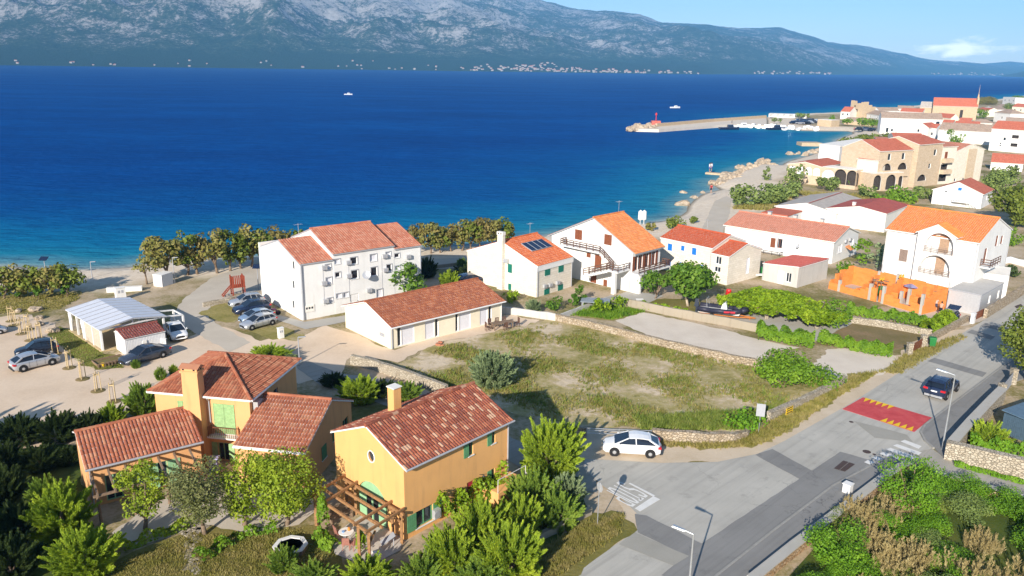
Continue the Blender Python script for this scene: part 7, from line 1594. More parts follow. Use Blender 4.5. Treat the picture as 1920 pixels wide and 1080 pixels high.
    parts.append(('windscreen', q4((A[0], -A[1]*.96, A[2]+.02), (A[0], A[1]*.96, A[2]+.02), (rf+.02, wt*.96, ht-.07), (rf+.02, -wt*.96, ht-.07)), CG, False, None))
    parts.append(('rear_window', q4((D[0], -D[1]*.9, D[2]+.04), (D[0], D[1]*.9, D[2]+.04), (rb-.02, wt*.93, C[2]-.06), (rb-.02, -wt*.93, C[2]-.06)), CG, False, None))
    for s_ in (-1, 1): m = MB(); m.face([(A[0]-.10, s_*hw*.893, zb+.01), (D[0]+.10, s_*hw*.885, zb+.03), (rb, s_*wt*.995, C[2]-.07), (xm, s_*wm*.992, ht-.06), (rf-.02, s_*wt*.995, ht-.07)]); parts.append(('side_window', m, CG, False, None))
    for s_ in (-1, 1):
        m = MB(); m.hexa([(f-.10, s_*hw*.50, hood0-.16), (f-.04, s_*hw*.50, hood0-.24), (f-.16, s_*hw*.90, hood0-.22), (f-.42, s_*hw*.955, hood0-.06)], [(f-.16, s_*hw*.50, hood0-.05), (f-.13, s_*hw*.55, hood0-.07), (f-.22, s_*hw*.93, hood0-.05), (f-.50, s_*hw*.97, hood0+.0)]); parts.append(('headlight', m, CL, False, None))
        m = MB(); m.box(r-.005, r+.26, min(s_*hw*.56, s_*hw*.99), max(s_*hw*.56, s_*hw*.99), zb-.22, zb-.06, taper=.02); parts.append(('taillight', m, CRL, False, None))
        m = MB(); m.box(A[0]-.40, A[0]-.22, min(s_*hw*.98, s_*hw*1.14), max(s_*hw*.98, s_*hw*1.14), zb+.0, zb+.13, taper=.03); parts.append(('mirror', m, paint, False, None))
    for s_ in (-1, 1):
        for xd in (xf-.62, (xf+xr)/2-.08, xr+.55): m = MB(); m.box(xd-.008, xd+.008, min(s_*hw*.985, s_*hw*1.004), max(s_*hw*.985, s_*hw*1.004), zs+.14, zb-.09); parts.append(('door_gap', m, CK, False, None))
        for xd in ((xf+xr)/2+.02, xr+.66): m = MB(); m.box(xd, xd+.16, min(s_*hw*.98, s_*hw*1.02), max(s_*hw*.98, s_*hw*1.02), zb-.17, zb-.13); parts.append(('door_handle', m, paint, False, None))
    m = MB(); m.box(f-.05, f+.01, -hw*.5, hw*.5, zs+.20, zs+.33); m.box(f-.04, f+.012, -hw*.36, hw*.36, zb-.42, zb-.34); parts.append(('grille', m, CK, False, None))
    m = MB(); m.box(r-.03, r+.1, -hw*.8, hw*.8, zs+.02, zs+.20); parts.append(('rear_bumper', m, CK if kind != 'suv' else CR, False, None))
    m = MB(); m.box(r-.035, r+.05, -.26, .26, zb-.32 if kind != 'wagon' else zb-.30, zb-.21); parts.append(('number_plate', m, CP['white'], False, None))
    for x in (xf, xr):
        for s_ in (-1, 1): m = MB(); m.tube((x, s_*(hw*.90), wr+.015), (x, s_*(hw*1.004), wr+.015), wr+.065, None, 20); parts.append(('wheel_arch', m, CK, False, None))
    for x in (xf, xr):
        for s_ in (-1, 1):
            m = MB(); m.lathe([(wr*.55, -.10), (wr*.96, -.10), (wr, -.06), (wr, .06), (wr*.96, .10), (wr*.55, .10)], 20, (0, 0, 0), 0, 'y')
            rm = MB(); rm.lathe([(.03, s_*.115), (wr*.2, s_*.112), (wr*.6, s_*.095), (wr*.66, s_*.06)], 20, (0, 0, 0), 0, 'y'); hl = MB()
            for k in range(10):
                a = 2*PI*k/10; hl.tube((wr*.42*math.cos(a), s_*.095, wr*.42*math.sin(a)), (wr*.42*math.cos(a), s_*.112, wr*.42*math.sin(a)), wr*.085, None, 6)
            parts.append(('wheel', m, CT, False, ((x, s_*(hw-.075), wr), rm, hl)))
    return parts
def make_car(label, px, py, az, L, W, H, kind, col, s=1., name='parked_car', group=None, tailgate=False):
    x, y = (px, py) if group == 'world' else G(px, py); o = empty(name, (x, y, .03), az2rz(az), label, 'car'); o.scale = (s, s, s)
    for nm, m, mt, sm, wh in car_parts(L, W, H, kind, CP[col]):
        if wh is None: m.build(nm, mt, o, sm)
        else:
            w = m.build(nm, mt, o, False, wh[0]); rr = wh[1].build('rim', CR, w); hh = wh[2]; hh.build('rim_holes', CK, w)
    if tailgate:
        b = MB(); b.hexa([(-L/2+.5, -W*.36, H-.08), (-L/2+.5, W*.36, H-.08), (-L/2-.55, W*.38, H+.22), (-L/2-.55, -W*.38, H+.22)], [(-L/2+.5, -W*.36, H-.02), (-L/2+.5, W*.36, H-.02), (-L/2-.55, W*.38, H+.29), (-L/2-.55, -W*.38, H+.29)]); b.build('tailgate', CP[col], o)
    return o
def midpt(a, b): p, q = G(*a), G(*b); return (p[0]+q[0])/2, (p[1]+q[1])/2, math.degrees(math.atan2(q[0]-p[0], q[1]-p[1])), math.hypot(q[0]-p[0], q[1]-p[1])
def car2(label, rear, front, W, H, kind, col, L, side=0., **k):
    """rear / front: photo pixels where the near side wheels touch the ground"""
    x, y, az, wb = midpt(rear, front); s = wb/(L-1.66 if kind != 'sedan' else L-1.86); n_ = (math.cos(R(az)), -math.sin(R(az)))   # right-hand normal
    o = make_car(label, x+side*n_[0]*W/2*s, y+side*n_[1]*W/2*s, az, L, W, H, kind, col, s, group='world', **k); return o
car2('white hatchback parked on the sandy verge by the curved rubble wall', (1218, 860), (1151, 856), 1.78, 1.47, 'hatch', 'white', 4.30, 1)
car2('silver hatchback parked on the gravel in front of the black car', (46, 698), (100, 685), 1.78, 1.47, 'hatch', 'silver', 4.2, -1)
car2('black off-roader parked behind the silver hatchback', (97, 666), (45, 674), 1.85, 1.72, 'suv', 'black', 4.4, 1)
car2('dark slate saloon parked in front of the white shed', (308, 671), (256, 687), 1.82, 1.46, 'sedan', 'slate', 4.77, 1)
car2('white car parked under the pavilion arm, facing the bungalow', (341, 622), (352, 634), 1.78, 1.45, 'hatch', 'white', 4.2, 1)
car2('frontmost of the four parked cars, a silver estate', (511, 610), (473, 620), 1.80, 1.47, 'wagon', 'silver', 4.5, 1)
car2('steel blue saloon, second of the four parked cars from the front', (506, 600), (468, 608), 1.80, 1.45, 'hatch', 'steel', 4.4, 1)
car2('dark blue off-roader, third of the four parked cars from the front', (498, 587), (456, 594), 1.85, 1.66, 'suv', 'navy', 4.4, 1)
car2('silver off-roader, rearmost of the four parked cars by the rubble wall', (486, 574), (446, 580), 1.85, 1.62, 'suv', 'silver', 4.4, 1)
car2('silver car cut off by the left edge of the picture', (-38, 632), (2, 627), 1.8, 1.46, 'hatch', 'silver', 4.3, -1)
x, y = G(1752, 742); make_car('dark off-roader driving up the road past the red speed table', x+.9, y+.6, 45, 4.45, 1.82, 1.62, 'suv', 'navy', 1., 'driving_car', 'world')
x, y = G(1774, 606); make_car('dark blue estate with its tailgate open beside the ivy hedge', x, y, 225, 4.5, 1.8, 1.47, 'wagon', 'navy', .92, 'parked_car', 'world', True)
make_car('dark blue car in the shade behind the stone house', 882, 532, 60, 4.3, 1.78, 1.46, 'hatch', 'navy', .95)
def lowcar(col):
    b = MB(); b.box(-2.1, 2.1, -.85, .85, .35, .95, taper=.08); b.box(-1.5, 1., -.75, .75, .95, 1.45, taper=.3)
    for x in (-1.3, 1.3):
        for y in (-.8, .8): b.tube((x, y-.1, .33), (x, y+.1, .33), .33, None, 10, 1)
    o = b.build('parked_car', [CP[col], CT]); me = o.data; bpy.data.objects.remove(o); return me
lc = [lowcar(c) for c in ('white', 'navy', 'black', 'silver', 'red')]
for i, (px, py) in enumerate(((1488, 232), (1494, 231.5), (1500, 233), (1506, 232), (1512, 233), (1518, 232), (1524, 231), (1509, 229), (1516, 228.5), (1503, 228), (1495, 228), (1522, 227.5), (1530, 229), (1610, 245), (1622, 245), (1634, 246))):
    o = bpy.data.objects.new('parked_car', lc[(1, 2, 1, 1, 2, 3, 2)[i % 7]]); COL.objects.link(o); o.location = (*G(px, py), 0); o.rotation_euler = (0, 0, rnd.uniform(0, 3)); o.scale = (1.15,)*3; tag(o, 'small dark car parked by the harbour', 'car', 'cars parked by the harbour')
# ================================================================ boats
def boat_mesh(L, W, H, cab, col):
    b = MB(); n = 9; rings = []
    for i in range(n):
        t = i/(n-1); x = -L/2+L*t; w = W/2*(1-max(0, (t-.45)/.55)**2.2)+.02; zt = H*(.8+.35*t*t); rings.append([b.P(p) for p in ((x, 0, -.2), (x, w*.75, 0), (x, w, zt), (x, w*.8, zt), (x, w*.7, zt-.25), (x, -w*.7, zt-.25), (x, -w*.8, zt), (x, -w, zt), (x, -w*.75, 0))])
    for p, q in zip(rings, rings[1:]):
        for j in range(9): b.f.append([p[j], p[(j+1) % 9], q[(j+1) % 9], q[j]]); b.m.append(0); b.uv.append(None)
    b.f.append(rings[0][::-1]); b.m.append(0); b.uv.append(None)
    if cab: b.box(-L*.1, L*.2, -W*.3, W*.3, H*.6, H*.6+cab, 0, .2); b.box(-L*.05, L*.17, -W*.305, W*.305, H*.6+cab*.45, H*.6+cab*.8, 1, .2)
    o = b.build('hull', [col, CG]); me = o.data; bpy.data.objects.remove(o); return me
bm = [boat_mesh(7, 2.4, .9, 1.1, CP['white']), boat_mesh(5, 1.9, .7, 0, CP['white']), boat_mesh(10, 3., 1.1, 1.6, CP['navy']), boat_mesh(14, 4.2, 1.6, 2., m_plain('red_brown_hull', (.22, .05, .03), .5))]
def boat(px, py, m, rz, label, s=1., group=None):
    o = bpy.data.objects.new('motor_boat', bm[m]); COL.objects.link(o); o.location = (*G(px, py, ZS), ZS+.15); o.rotation_euler = (0, 0, rz); o.scale = (s, s, s); return tag(o, label, 'boat', group)
boat(653, 178, 0, .1, 'lone white boat far out on the open channel', 1.1); boat(1266, 203, 0, .2, 'white motor boat offshore beyond the breakwater', 1.1); boat(1367, 243, 2, .05, 'dark excursion boat moored inside the breakwater', 1.0); boat(1392, 239.5, 0, .1, 'white boat moored right of the dark excursion boat', 1.4); boat(1455, 243.5, 2, .2, 'larger blue hulled boat at the end of the marina', 1.)
rnd.seed(8)
for i in range(22): p = lerp2((1412, 240), (1532, 244.5), i/21); boat(p[0], p[1]+rnd.uniform(-1.2, 1.0), rnd.choice((0, 1, 1, 0)), 1.2+rnd.uniform(-.3, .3), 'small white boat moored in the village marina', rnd.uniform(.9, 1.3), 'boats moored in the marina')
# inflatable on its trailer
x, y, az, Lb = midpt((1306, 588), (1402, 600)); k = Lb/5.6; rb_ = empty('inflatable_boat', (x, y, .55*k), az2rz(az), 'dark inflatable speed boat with white console on a road trailer', 'boat'); rb_.scale = (k, k, k)
RBm = m_plain('hypalon_tube', (.03, .03, .05), .5, .1); RDm = m_plain('red_band', (.45, .03, .05), .5)
for s_ in (-1, 1):
    b = MB(); b.path([(-2.6, s_*.85, .35), (-1.2, s_*.95, .32), (1., s_*.9, .36), (2.1, s_*.5, .5), (2.65, s_*.02, .62)], .27, .24, 10); tb = b.build('tube', RBm, rb_, True); b = MB(); b.bar((.3, s_*1.185, .36), (1.5, s_*1.08, .42), .03, .2); b.build('red_panel', RDm, tb)
b = MB(); b.hexa([(-2.6, -.5, -.2), (1.8, -.1, -.2), (1.8, .1, -.2), (-2.6, .5, -.2)], [(-2.6, -.8, .2), (2.1, -.3, .3), (2.1, .3, .3), (-2.6, .8, .2)]); b.build('hull', CP['white'], rb_)
b = MB(); b.hexa([(-.2, -.45, .2), (.6, -.4, .2), (.6, .4, .2), (-.2, .45, .2)], [(.0, -.4, 1.0), (.35, -.35, 1.25), (.35, .35, 1.25), (.0, .4, 1.0)]); b.build('console', CP['white'], rb_)
b = MB(); b.box(-3.1, -2.6, -.25, .25, .35, 1.25, taper=.08); b.box(-2.95, -2.75, -.1, .1, -.35, .35); b.build('outboard_motor', CP['slate'], rb_); b = MB(); b.path([(-1.6, -.8, .5), (-1.7, -.7, 1.5), (-1.7, .7, 1.5), (-1.6, .8, .5)], .03); b.build('arch_frame', B['galv'], rb_)
tr = empty('boat_trailer', (x, y, 0), az2rz(az), 'steel two wheeled trailer carrying the inflatable boat', 'trailer'); tr.scale = (k, k, k); b = MB()
for s_ in (-1, 1): b.bar((-2.4, s_*.6, .32), (1.6, s_*.5, .32), .08, .1); b.bar((1.6, s_*.5, .32), (3.6, 0, .32), .08, .1)
b.bar((-1., -1.05, .3), (-1., 1.05, .3), .08, .08); b.tube((3., 0, 0), (3., 0, .5), .04); b.build('frame', m_plain('orange_frame', (.45, .16, .04), .6), tr)
for s_ in (-1, 1): b = MB(); b.lathe([(.12, -.09), (.28, -.09), (.3, 0), (.28, .09), (.12, .09)], 16, (0, 0, 0), 0, 'y'); w = b.build('wheel', CT, tr, False, (-1., s_*1.05, .3)); b = MB(); b.lathe([(.02, -.1), (.16, -.095), (.16, .095), (.02, .1)], 12, (0, 0, 0), 0, 'y'); b.build('rim', CR, w)
# ================================================================ street furniture
def lamp(label, base, top, arm=1.1, az=300, r=.07, name='street_lamp'):
    x, y = G(*base); h = Zat(x, y, top[1]); o = empty(name, (x, y, 0), az2rz(az), label, 'street lamp'); b = MB()
    b.tube((0, 0, 0), (0, 0, h), r, r*.55, 10); b.build('pole', B['galv'], o); b = MB(); b.tube((0, 0, 0), (0, 0, .03), .2, None, 12)
    for i in range(4): a = PI/4+i*PI/2; b.tube((.15*math.cos(a), .15*math.sin(a), .03), (.15*math.cos(a), .15*math.sin(a), .07), .015)
    b.build('base_plate', B['galv'], o); b = MB(); b.tube((0, 0, h-.03), (arm*.45, 0, h+.06), .04, None, 8); b.build('arm', B['galv'], o)
    b = MB(); b.hexa([(arm*.4, -.10, h+.02), (arm, -.13, h+.10), (arm, .13, h+.10), (arm*.4, .10, h+.02)], [(arm*.4, -.07, h+.09), (arm*.95, -.1, h+.17), (arm*.95, .1, h+.17), (arm*.4, .07, h+.09)]); b.build('lamp_head', B['galv'], o); return o
lamp('grey street lamp at the pavement corner by the thick rubble wall', (1766, 846), (1790, 703), 1.3, 313); gx, gy = G(1291, 1118)
lamp('grey street lamp cut off by the bottom edge in front of the road', (1291, 1112), (1299, 1001), 1.2, 300)
def small_lamp(label, base, topy, solar=False):
    x, y = G(*base); h = Zat(x, y, topy); o = empty('path_lamp', (x, y, 0), 0, label, 'street lamp'); b = MB(); b.tube((0, 0, 0), (0, 0, h), .06, .045, 8); b.build('pole', B['grey_trim'], o); b = MB()
    if solar: b.hexa([(-.5, -.35, h-.1), (.5, -.35, h-.1), (.5, .35, h+.25), (-.5, .35, h+.25)], [(-.5, -.37, h-.05), (.5, -.37, h-.05), (.5, .33, h+.3), (-.5, .33, h+.3)]); b.build('solar_panel', bpy.data.materials['solar_glass'], o)
    else: b.bar((0, 0, h), (.7, 0, h+.05), .16, .07); b.build('lamp_head', B['grey_trim'], o)
small_lamp('solar lamp post on the beach behind the low tree row', (88, 526), 486, True); small_lamp('pale lamp post on the beach beside the white hut', (328, 531), 483); small_lamp('thin lamp post with solar panel beside the promenade', (485, 544), 501, True); small_lamp('dark lamp post behind the villa near the lane', (562, 684), 632); small_lamp('thin mast on the sand between the two beach tree rows', (173, 521), 491)
# signs
x, y = G(1120, 986); h = Zat(x, y, 914); so_ = empty('round_road_sign', (x, y, 0), az2rz(62), 'round road sign seen from its grey back beside the tamarisks', 'road sign'); b = MB(); b.tube((0, 0, 0), (0, 0, h+.3), .03, None, 8); b.build('pole', B['galv'], so_); b = MB(); b.tube((.035, 0, h), (.05, 0, h), .33, None, 8); b.build('sign_plate', B['metal'], so_)
x, y = G(1422, 812); so_ = empty('square_sign', (x, y, 0), az2rz(15), 'rectangular grey backed sign on a post at the end of the curved wall', 'road sign'); h = Zat(x, y, 757); b = MB(); b.tube((0, 0, 0), (0, 0, h), .03, None, 8); b.build('pole', B['galv'], so_); b = MB(); b.box(-.05, -.035, -.33, .33, h-1.05, h); b.build('sign_plate', B['grey_trim'], so_)
p, q = Vector((*G(1472, 781), 0)), Vector((*G(1484, 775), 0)); d = (q-p).normalized(); nn = Vector((d.y, -d.x, 0)); cbo = empty('chevron_board', p+nn*.03, 0, 'yellow board with dark bars fixed on the roadside rubble wall', 'sign'); b = MB(); w_ = (q-p)*1.05
b.hexa([Vector((0, 0, .12)), w_+Vector((0, 0, .12)), w_+nn*.03+Vector((0, 0, .12)), nn*.03+Vector((0, 0, .12))], [Vector((0, 0, .72)), w_+Vector((0, 0, .72)), w_+nn*.03+Vector((0, 0, .72)), nn*.03+Vector((0, 0, .72))]); b.build('board', M['yellow_paint'], cbo); b = MB()
for z in (.2, .4, .6): b.hexa([w_*.08+nn*.031+Vector((0, 0, z)), w_*.92+nn*.031+Vector((0, 0, z)), w_*.92+nn*.036+Vector((0, 0, z)), w_*.08+nn*.036+Vector((0, 0, z))], [w_*.08+nn*.031+Vector((0, 0, z+.09)), w_*.92+nn*.031+Vector((0, 0, z+.09)), w_*.92+nn*.036+Vector((0, 0, z+.09)), w_*.08+nn*.036+Vector((0, 0, z+.09))])
b.build('bars', B['black_metal'], cbo)
x, y = G(1747, 651); wb = empty('wheelie_bin', (x, y, 0), az2rz(20), 'green wheelie bin beside the slatted gate pillar', 'bin'); GB = m_plain('green_plastic', (.02, .17, .04), .5, .08); b = MB(); b.hexa([(-.26, -.24, .08), (.26, -.24, .08), (.26, .24, .08), (-.26, .24, .08)], [(-.34, -.32, 1.0), (.34, -.32, 1.0), (.34, .32, 1.0), (-.34, .32, 1.0)]); b.build('bin_body', GB, wb); b = MB(); b.hexa([(-.37, -.36, 1.), (.37, -.36, 1.), (.37, .36, 1.), (-.37, .36, 1.)], [(-.3, -.3, 1.1), (.3, -.3, 1.1), (.3, .3, 1.1), (-.3, .3, 1.1)]); b.build('lid', GB, wb)
for s_ in (-1, 1): b = MB(); b.tube((-.25, s_*.3, .1), (-.25, s_*.22, .1), .1, None, 10); b.build('wheel', CT, wb)
def cabinet(label, px, py, w, d, h, mat='offwhite', name='meter_cabinet', az=48, n=2):
    x, y = G(px, py); o = empty(name, (x, y, 0), az2rz(az), label, 'cabinet'); b = MB(); b.box(-w/2, w/2, -d/2, d/2, 0, h); b.box(-w/2-.04, w/2+.04, -d/2-.04, d/2+.04, h+.0005, h+.06); b.build('cabinet_body', B[mat], o); b = MB()
    for i in range(n): b.box(-w*.3+i*w*.34, -w*.3+i*w*.34+w*.22, -d/2-.015, -d/2-.002, h*.6, h*.82)
    b.build('meter_window', B['grey_trim'], o); return o
cabinet('white meter cabinet beside the timber gate on the road', 1823, 606, .6, .35, 1.15, 'white'); cabinet('white meter cabinet behind the pavilion roof', 227, 562, 1.1, .6, 1.5, 'white'); cabinet('small white cabinet on the gravel left of the bungalow', 527, 634, .55, .4, 1.1, 'white'); cabinet('square white box standing at the edge of the pavement by the capped wall', 1588, 926, .5, .5, .75, 'white', 'utility_box', 48, 0); cabinet('small white hut on the beach behind the lamp post', 307, 534, 1.9, 1.4, 1.5, 'white', 'beach_hut', 20, 0); cabinet('low white bench like slab beyond the pavilion', 234, 546, 4.0, .6, .5, 'offwhite', 'concrete_slab', 75, 0)
# blue shed
x, y = G(1955, 842); sh = empty('blue_shed', (x, y, 0), az2rz(60), 'blue grey corrugated shed cut off by the right edge', 'shed'); b = MB(); b.box(0, 5, 0, 3.2, 0, 1.7); BS = m_plain('blue_grey_sheet', (.06, .10, .14), .6, .1)
for i in range(22): b.box(.1+i*.22, .2+i*.22, -.02, -.002, .05, 1.66); b.box(-.02, -.002, .1+i*.14, .17+i*.14, .05, 1.66) if i < 21 else None
b.build('shed_wall', BS, sh); b = MB(); b.hexa([(-.15, -.15, 1.705), (5.1, -.15, 1.705), (5.1, 3.35, 1.9), (-.15, 3.35, 1.9)], [(-.15, -.15, 1.76), (5.1, -.15, 1.76), (5.1, 3.35, 1.96), (-.15, 3.35, 1.96)]); 
for i in range(18): b.box(-.1+i*.29, -.04+i*.29, -.14, 3.3, 1.93, 2.0) if 0 else None
b.build('roof', m_plain('blue_roof_sheet', (.10, .16, .22), .5, .1), sh)
# ================================================================ pavilion and shed on the parking lot
FL, BL_, FR, BR = [Vector((*G(*p, 2.25), 0)) for p in ((188, 618), (129, 582), (306, 593.5), (255, 560))]
uu = (BL_-FL); PD = uu.length; paz = math.degrees(math.atan2(uu.x, uu.y)); vv = FR-FL; PW = abs(vv.dot(Vector((uu.y, -uu.x, 0)).normalized()))
pv = empty('beach_pavilion', (FL.x, FL.y, 0), az2rz(paz-180+180), 'open white timber pavilion with ribbed white roof panels and reed screens', 'pavilion')
# local x = along depth, y = left of it -> width runs to -y
hr_ = 2.75; b = MB(); tb = MB(); SP = m_plain('white_roof_panel', (.62, .64, .70), .4, .05, 2, 0, .5)
for (y0, z0, y1, z1) in ((.25, 2.25, -PW/2, hr_), (-PW/2, hr_, -PW-.25, 2.25)):
    b.hexa([(-.35, y0, z0), (PD+.3, y0, z0), (PD+.3, y1, z1), (-.35, y1, z1)], [(-.35, y0, z0+.08), (PD+.3, y0, z0+.08), (PD+.3, y1, z1+.08), (-.35, y1, z1+.08)])
    for i in range(9):
        t = -.35+(PD+.6)*i/8; tb.bar((t, y0, z0+.10), (t, y1, z1+.10), .06, .05)
b.build('roof', SP, pv); tb.build('roof_ribs', B['grey_trim'], pv)
b = MB()
for i in range(5):
    t = PD*i/4
    for y in (0, -PW): b.box(t-.09, t+.09, y-.09, y+.09, 0, 2.24)
for x in (0, PD): b.box(x-.08, x+.08, -PW/2-.08, -PW/2+.08, 2.26, hr_-.01); b.bar((x, 0, 2.2), (x, -PW, 2.2), .1, .14)
for y in (0, -PW): b.bar((0, y, 2.16), (PD, y, 2.16), .1, .12)
b.build('frame', B['trim'], pv); RS = m_plain('reed_screen', (.50, .42, .34), .9, .2, 14, .4)
for i in range(2): b = MB(); b.box(PD*i/4+.12, PD*(i+1)/4-.12, .0, .04, .15, 2.05); b.build('reed_screen', RS, pv)
for t in (.55, .95):
    b = MB(); b.path([(PD*t, .05, 2.1), (PD*t-.3, .1, 1.3), (PD*t-.05, .05, .2)], .22, .12, 8); b.build('curtain', B['white'], pv)
b = MB(); b.box(-.15, PD+.15, -PW-.15, .25, .0, .09); b.build('floor_deck', B['pale_wood'], pv)
b = MB(); y_ = -PW-2.1; b.bar((.1, -PW+.1, 2.2), (.1, y_, 1.95), .13, .14); b.box(.02, .2, y_-.08, y_+.1, 0, 1.88); b.bar((.1, y_, 1.9), (2.4, y_, 1.95), .12, .12); b.box(2.3, 2.48, y_-.08, y_+.1, 0, 1.88); b.bar((2.4, -PW+.1, 2.2), (2.4, y_, 1.95), .13, .14); b.build('side_frame', B['trim'], pv)
sa, sb_ = G(237, 667), G(312, 650); dx = Vector(sb_)-Vector(sa); saz = math.degrees(math.atan2(dx.x, dx.y)); hS = House('white_shed', 'white boarded shed with wine red tiled roof in front of the pavilion', 'shed', sa, saz, dx.length, 2.6, 1.62, 2.05, 'white', heN=1.75, rp=1.9)
hS.walls(); hS.roof('roof_wine', .12, .05, .08, .24, .35, .05, 2, 'trim', True, 'SN'); b = MB()
for i in range(26): a = .05+i*(dx.length-.1)/26; hS.box(b, 'S', a, a+.03, .05, 1.55, .002, .014)
b.build('board_joints', B['blind'], hS.o)
b = MB(); hS.box(b, 'S', dx.length*.42, dx.length*.52, .75, 1.15, .015, .1); b.build('wall_box', B['offwhite'], hS.o); cabinet('white double socket cabinet at the corner of the white shed', 308, 652, .5, .2, .9, 'white', 'meter_cabinet', saz+45)
x, y = G(205, 681); pl = empty('pallet_planter', (x, y, 0), az2rz(saz), 'raised box of grey pallet boards in front of the white shed', 'planter'); b = MB()
for (x0, x1, y0, y1) in ((-1.3, 1.3, -.75, -.7), (-1.3, 1.3, .7, .75), (-1.3, -1.25, -.699, .699), (1.25, 1.3, -.699, .699)): b.box(x0, x1, y0, y1, .28, .42)
for i in range(9): b.box(-1.25+i*.3, -1.12+i*.3, -.77, -.7505, 0, .40)
b.build('boards', B['old_timber'], pl); b = MB(); b.box(-1.24, 1.24, -.69, .69, .1, .30); b.build('soil', M['lawn_brown'], pl)
x, y = G(193, 688); b = MB(); b.lathe([(.16, 0), (.22, .35), (.19, .35), (.15, .05)], 12, (x, y, 0)); tag(b.build('yellow_bucket', M['yellow_paint']), 'yellow bucket beside the pallet box', 'bucket')
# staked saplings
sp = [(22, 602), (27, 610), (41, 626), (53, 618), (58, 638), (75, 635), (104, 664), (130, 690), (155, 711), (184, 733), (214, 753)]
for i, (px, py) in enumerate(sp):
    x, y = G(px, py); k = 1.; o = empty('staked_sapling', (x, y, 0), rnd.uniform(0, 6), '%s staked sapling from the left along the gravel lot' % ORD[i], 'sapling', 'staked saplings on the gravel lot'); b = MB()
    for j in range(3): a = 2*PI*j/3; b.tube((.28*math.cos(a), .28*math.sin(a), 0), (.24*math.cos(a), .24*math.sin(a), 1.75), .04, .035, 6)
    for j in range(3): a, a2 = 2*PI*j/3, 2*PI*(j+1)/3; b.bar((.25*math.cos(a), .25*math.sin(a), 1.5), (.25*math.cos(a2), .25*math.sin(a2), 1.5), .03, .08)
    b.build('stakes', B['pale_wood'], o); b = MB(); b.tube((0, 0, 0), (.03, .02, 2.), .022, .01, 5); b.build('stem', M['bark'], o)
    ax = [(np.array([.02, .01, z]), np.array([math.cos(a)*.5, math.sin(a)*.5, .8]), .35) for z, a in ((1.3, 0), (1.5, 2), (1.7, 4), (1.9, 1))]; VF = plumes(ax, 30, .16, .03); np_mesh('leaves', VF[0], VF[1], LV['straw' if i % 3 else 'olive'], o)
    b = MB(); b.lathe([(.62, .0), (.45, .05), (.0, .07)], 10, (0, 0, .02)); b.build('soil_ring', M['lawn_brown'], o)
# playground tower
x, y = G(447, 553); pg = empty('play_tower', (x, y, 0), az2rz(60), 'red wooden play tower with ladder by the promenade', 'playground'); RW = m_plain('red_wood', (.25, .05, .025), .7, .2, 8); b = MB()
for sx in (-.7, .7):
    for sy in (-.6, .6): b.box(sx-.07, sx+.07, sy-.07, sy+.07, 0, 2.5)
b.box(-.8, .8, -.7, .7, 1.1, 1.2)
for s_ in (-.64, .64):
    for i in range(6): b.box(-.62+i*.22, -.48+i*.22, s_-.02, s_+.02, 1.21, 2.3)
for i in range(6): b.box(.68, .72, -.5+i*.18, -.38+i*.18, 1.2101, 2.5)
b.build('tower', RW, pg); b = MB()
for s_ in (-.35, .35): b.bar((-.85, s_, 1.2), (-1.9, s_, .1), .06, .12)
for i in range(6): b.bar((-.95-i*.17, -.35, 1.08-i*.18), (-.95-i*.17, .35, 1.08-i*.18), .1, .05)
b.build('ladder', RW, pg)
# ================================================================ garden of the yellow house
p1, p2, p3, p4 = [Vector((*G(*q, 2.05), 0)) for q in ((590, 930), (643, 897), (752, 962), (691, 999))]
pg = empty('patio_pergola', (p1.x, p1.y, 0), 0, 'square brown timber pergola over the patio of the yellow house', 'pergola'); o0 = Vector((p1.x, p1.y, 0)); q = [v-o0 for v in (p1, p2, p3, p4)]; zt = 2.05; Zv = Vector((0, 0, zt))
def on(t, a, b_): return a.lerp(b_, t)
for v in (q[0], q[3], q[2], on(.05, q[1], q[2]), on(.22, q[1], q[2]), on(.86, q[1], q[2]), on(.82, q[0], q[3])): b = MB(); b.box(v.x-.08, v.x+.08, v.y-.08, v.y+.08, 0, zt-.09); b.build('post', B['timber'], pg)
b = MB(); e = (q[3]-q[0]).normalized()*.25; f_ = (q[1]-q[0]).normalized()*.3
for t in (0, .34, .67, 1.): a, c = on(t, q[0], q[1]), on(t, q[3], q[2]); b.bar(a-e+Zv, c+e+Zv, .11, .16)
for t in (.0, .22, .80, 1.): a, c = on(t, q[0], q[3]), on(t, q[1], q[2]); b.bar(a-f_+Zv+Vector((0, 0, .155)), c+f_+Zv+Vector((0, 0, .155)), .11, .15)
for v, w in ((q[2], q[1]), (q[3], q[2])): b.bar(v+Vector((0, 0, 1.3)), on(.2, v, w)+Vector((0, 0, 1.95)), .09, .1)
b.build('beams', B['timber'], pg)
sheet('patio', [(621, 1018), (650, 985), (690, 960), (756, 1005), (752, 1032), (700, 1058), (660, 1052), (628, 1040)], M['paving'], .02, .03, .5)
x, y = G(650, 1016); tb_ = empty('garden_table', (x, y, 0), R(20), 'small round white garden table set with glasses on the patio', 'table'); b = MB(); b.lathe([(.45, .68), (.46, .70), (.45, .72)], 18); b.build('table_top', B['offwhite'], tb_)
for i in range(3): b = MB(); a = i*2.1; b.tube((.1*math.cos(a), .1*math.sin(a), .68), (.32*math.cos(a), .32*math.sin(a), 0), .025); b.build('leg', B['grey_trim'], tb_)
for i, (dx_, dy_, c_, nm, lb) in enumerate(((.15, .1, (.65, .25, .05), 'orange_jug', 'orange jug on the round patio table'), (-.15, -.1, (.2, .35, .6), 'blue_bowl', 'pale blue bowl on the round patio table'))):
    b = MB(); b.lathe([(.07, .72), (.10, .80), (.06, .92 if i == 0 else .80)], 10, (x+dx_, y+dy_, 0)); tag(b.build(nm, m_plain(nm+'_glaze', c_, .3)), lb, 'tableware')
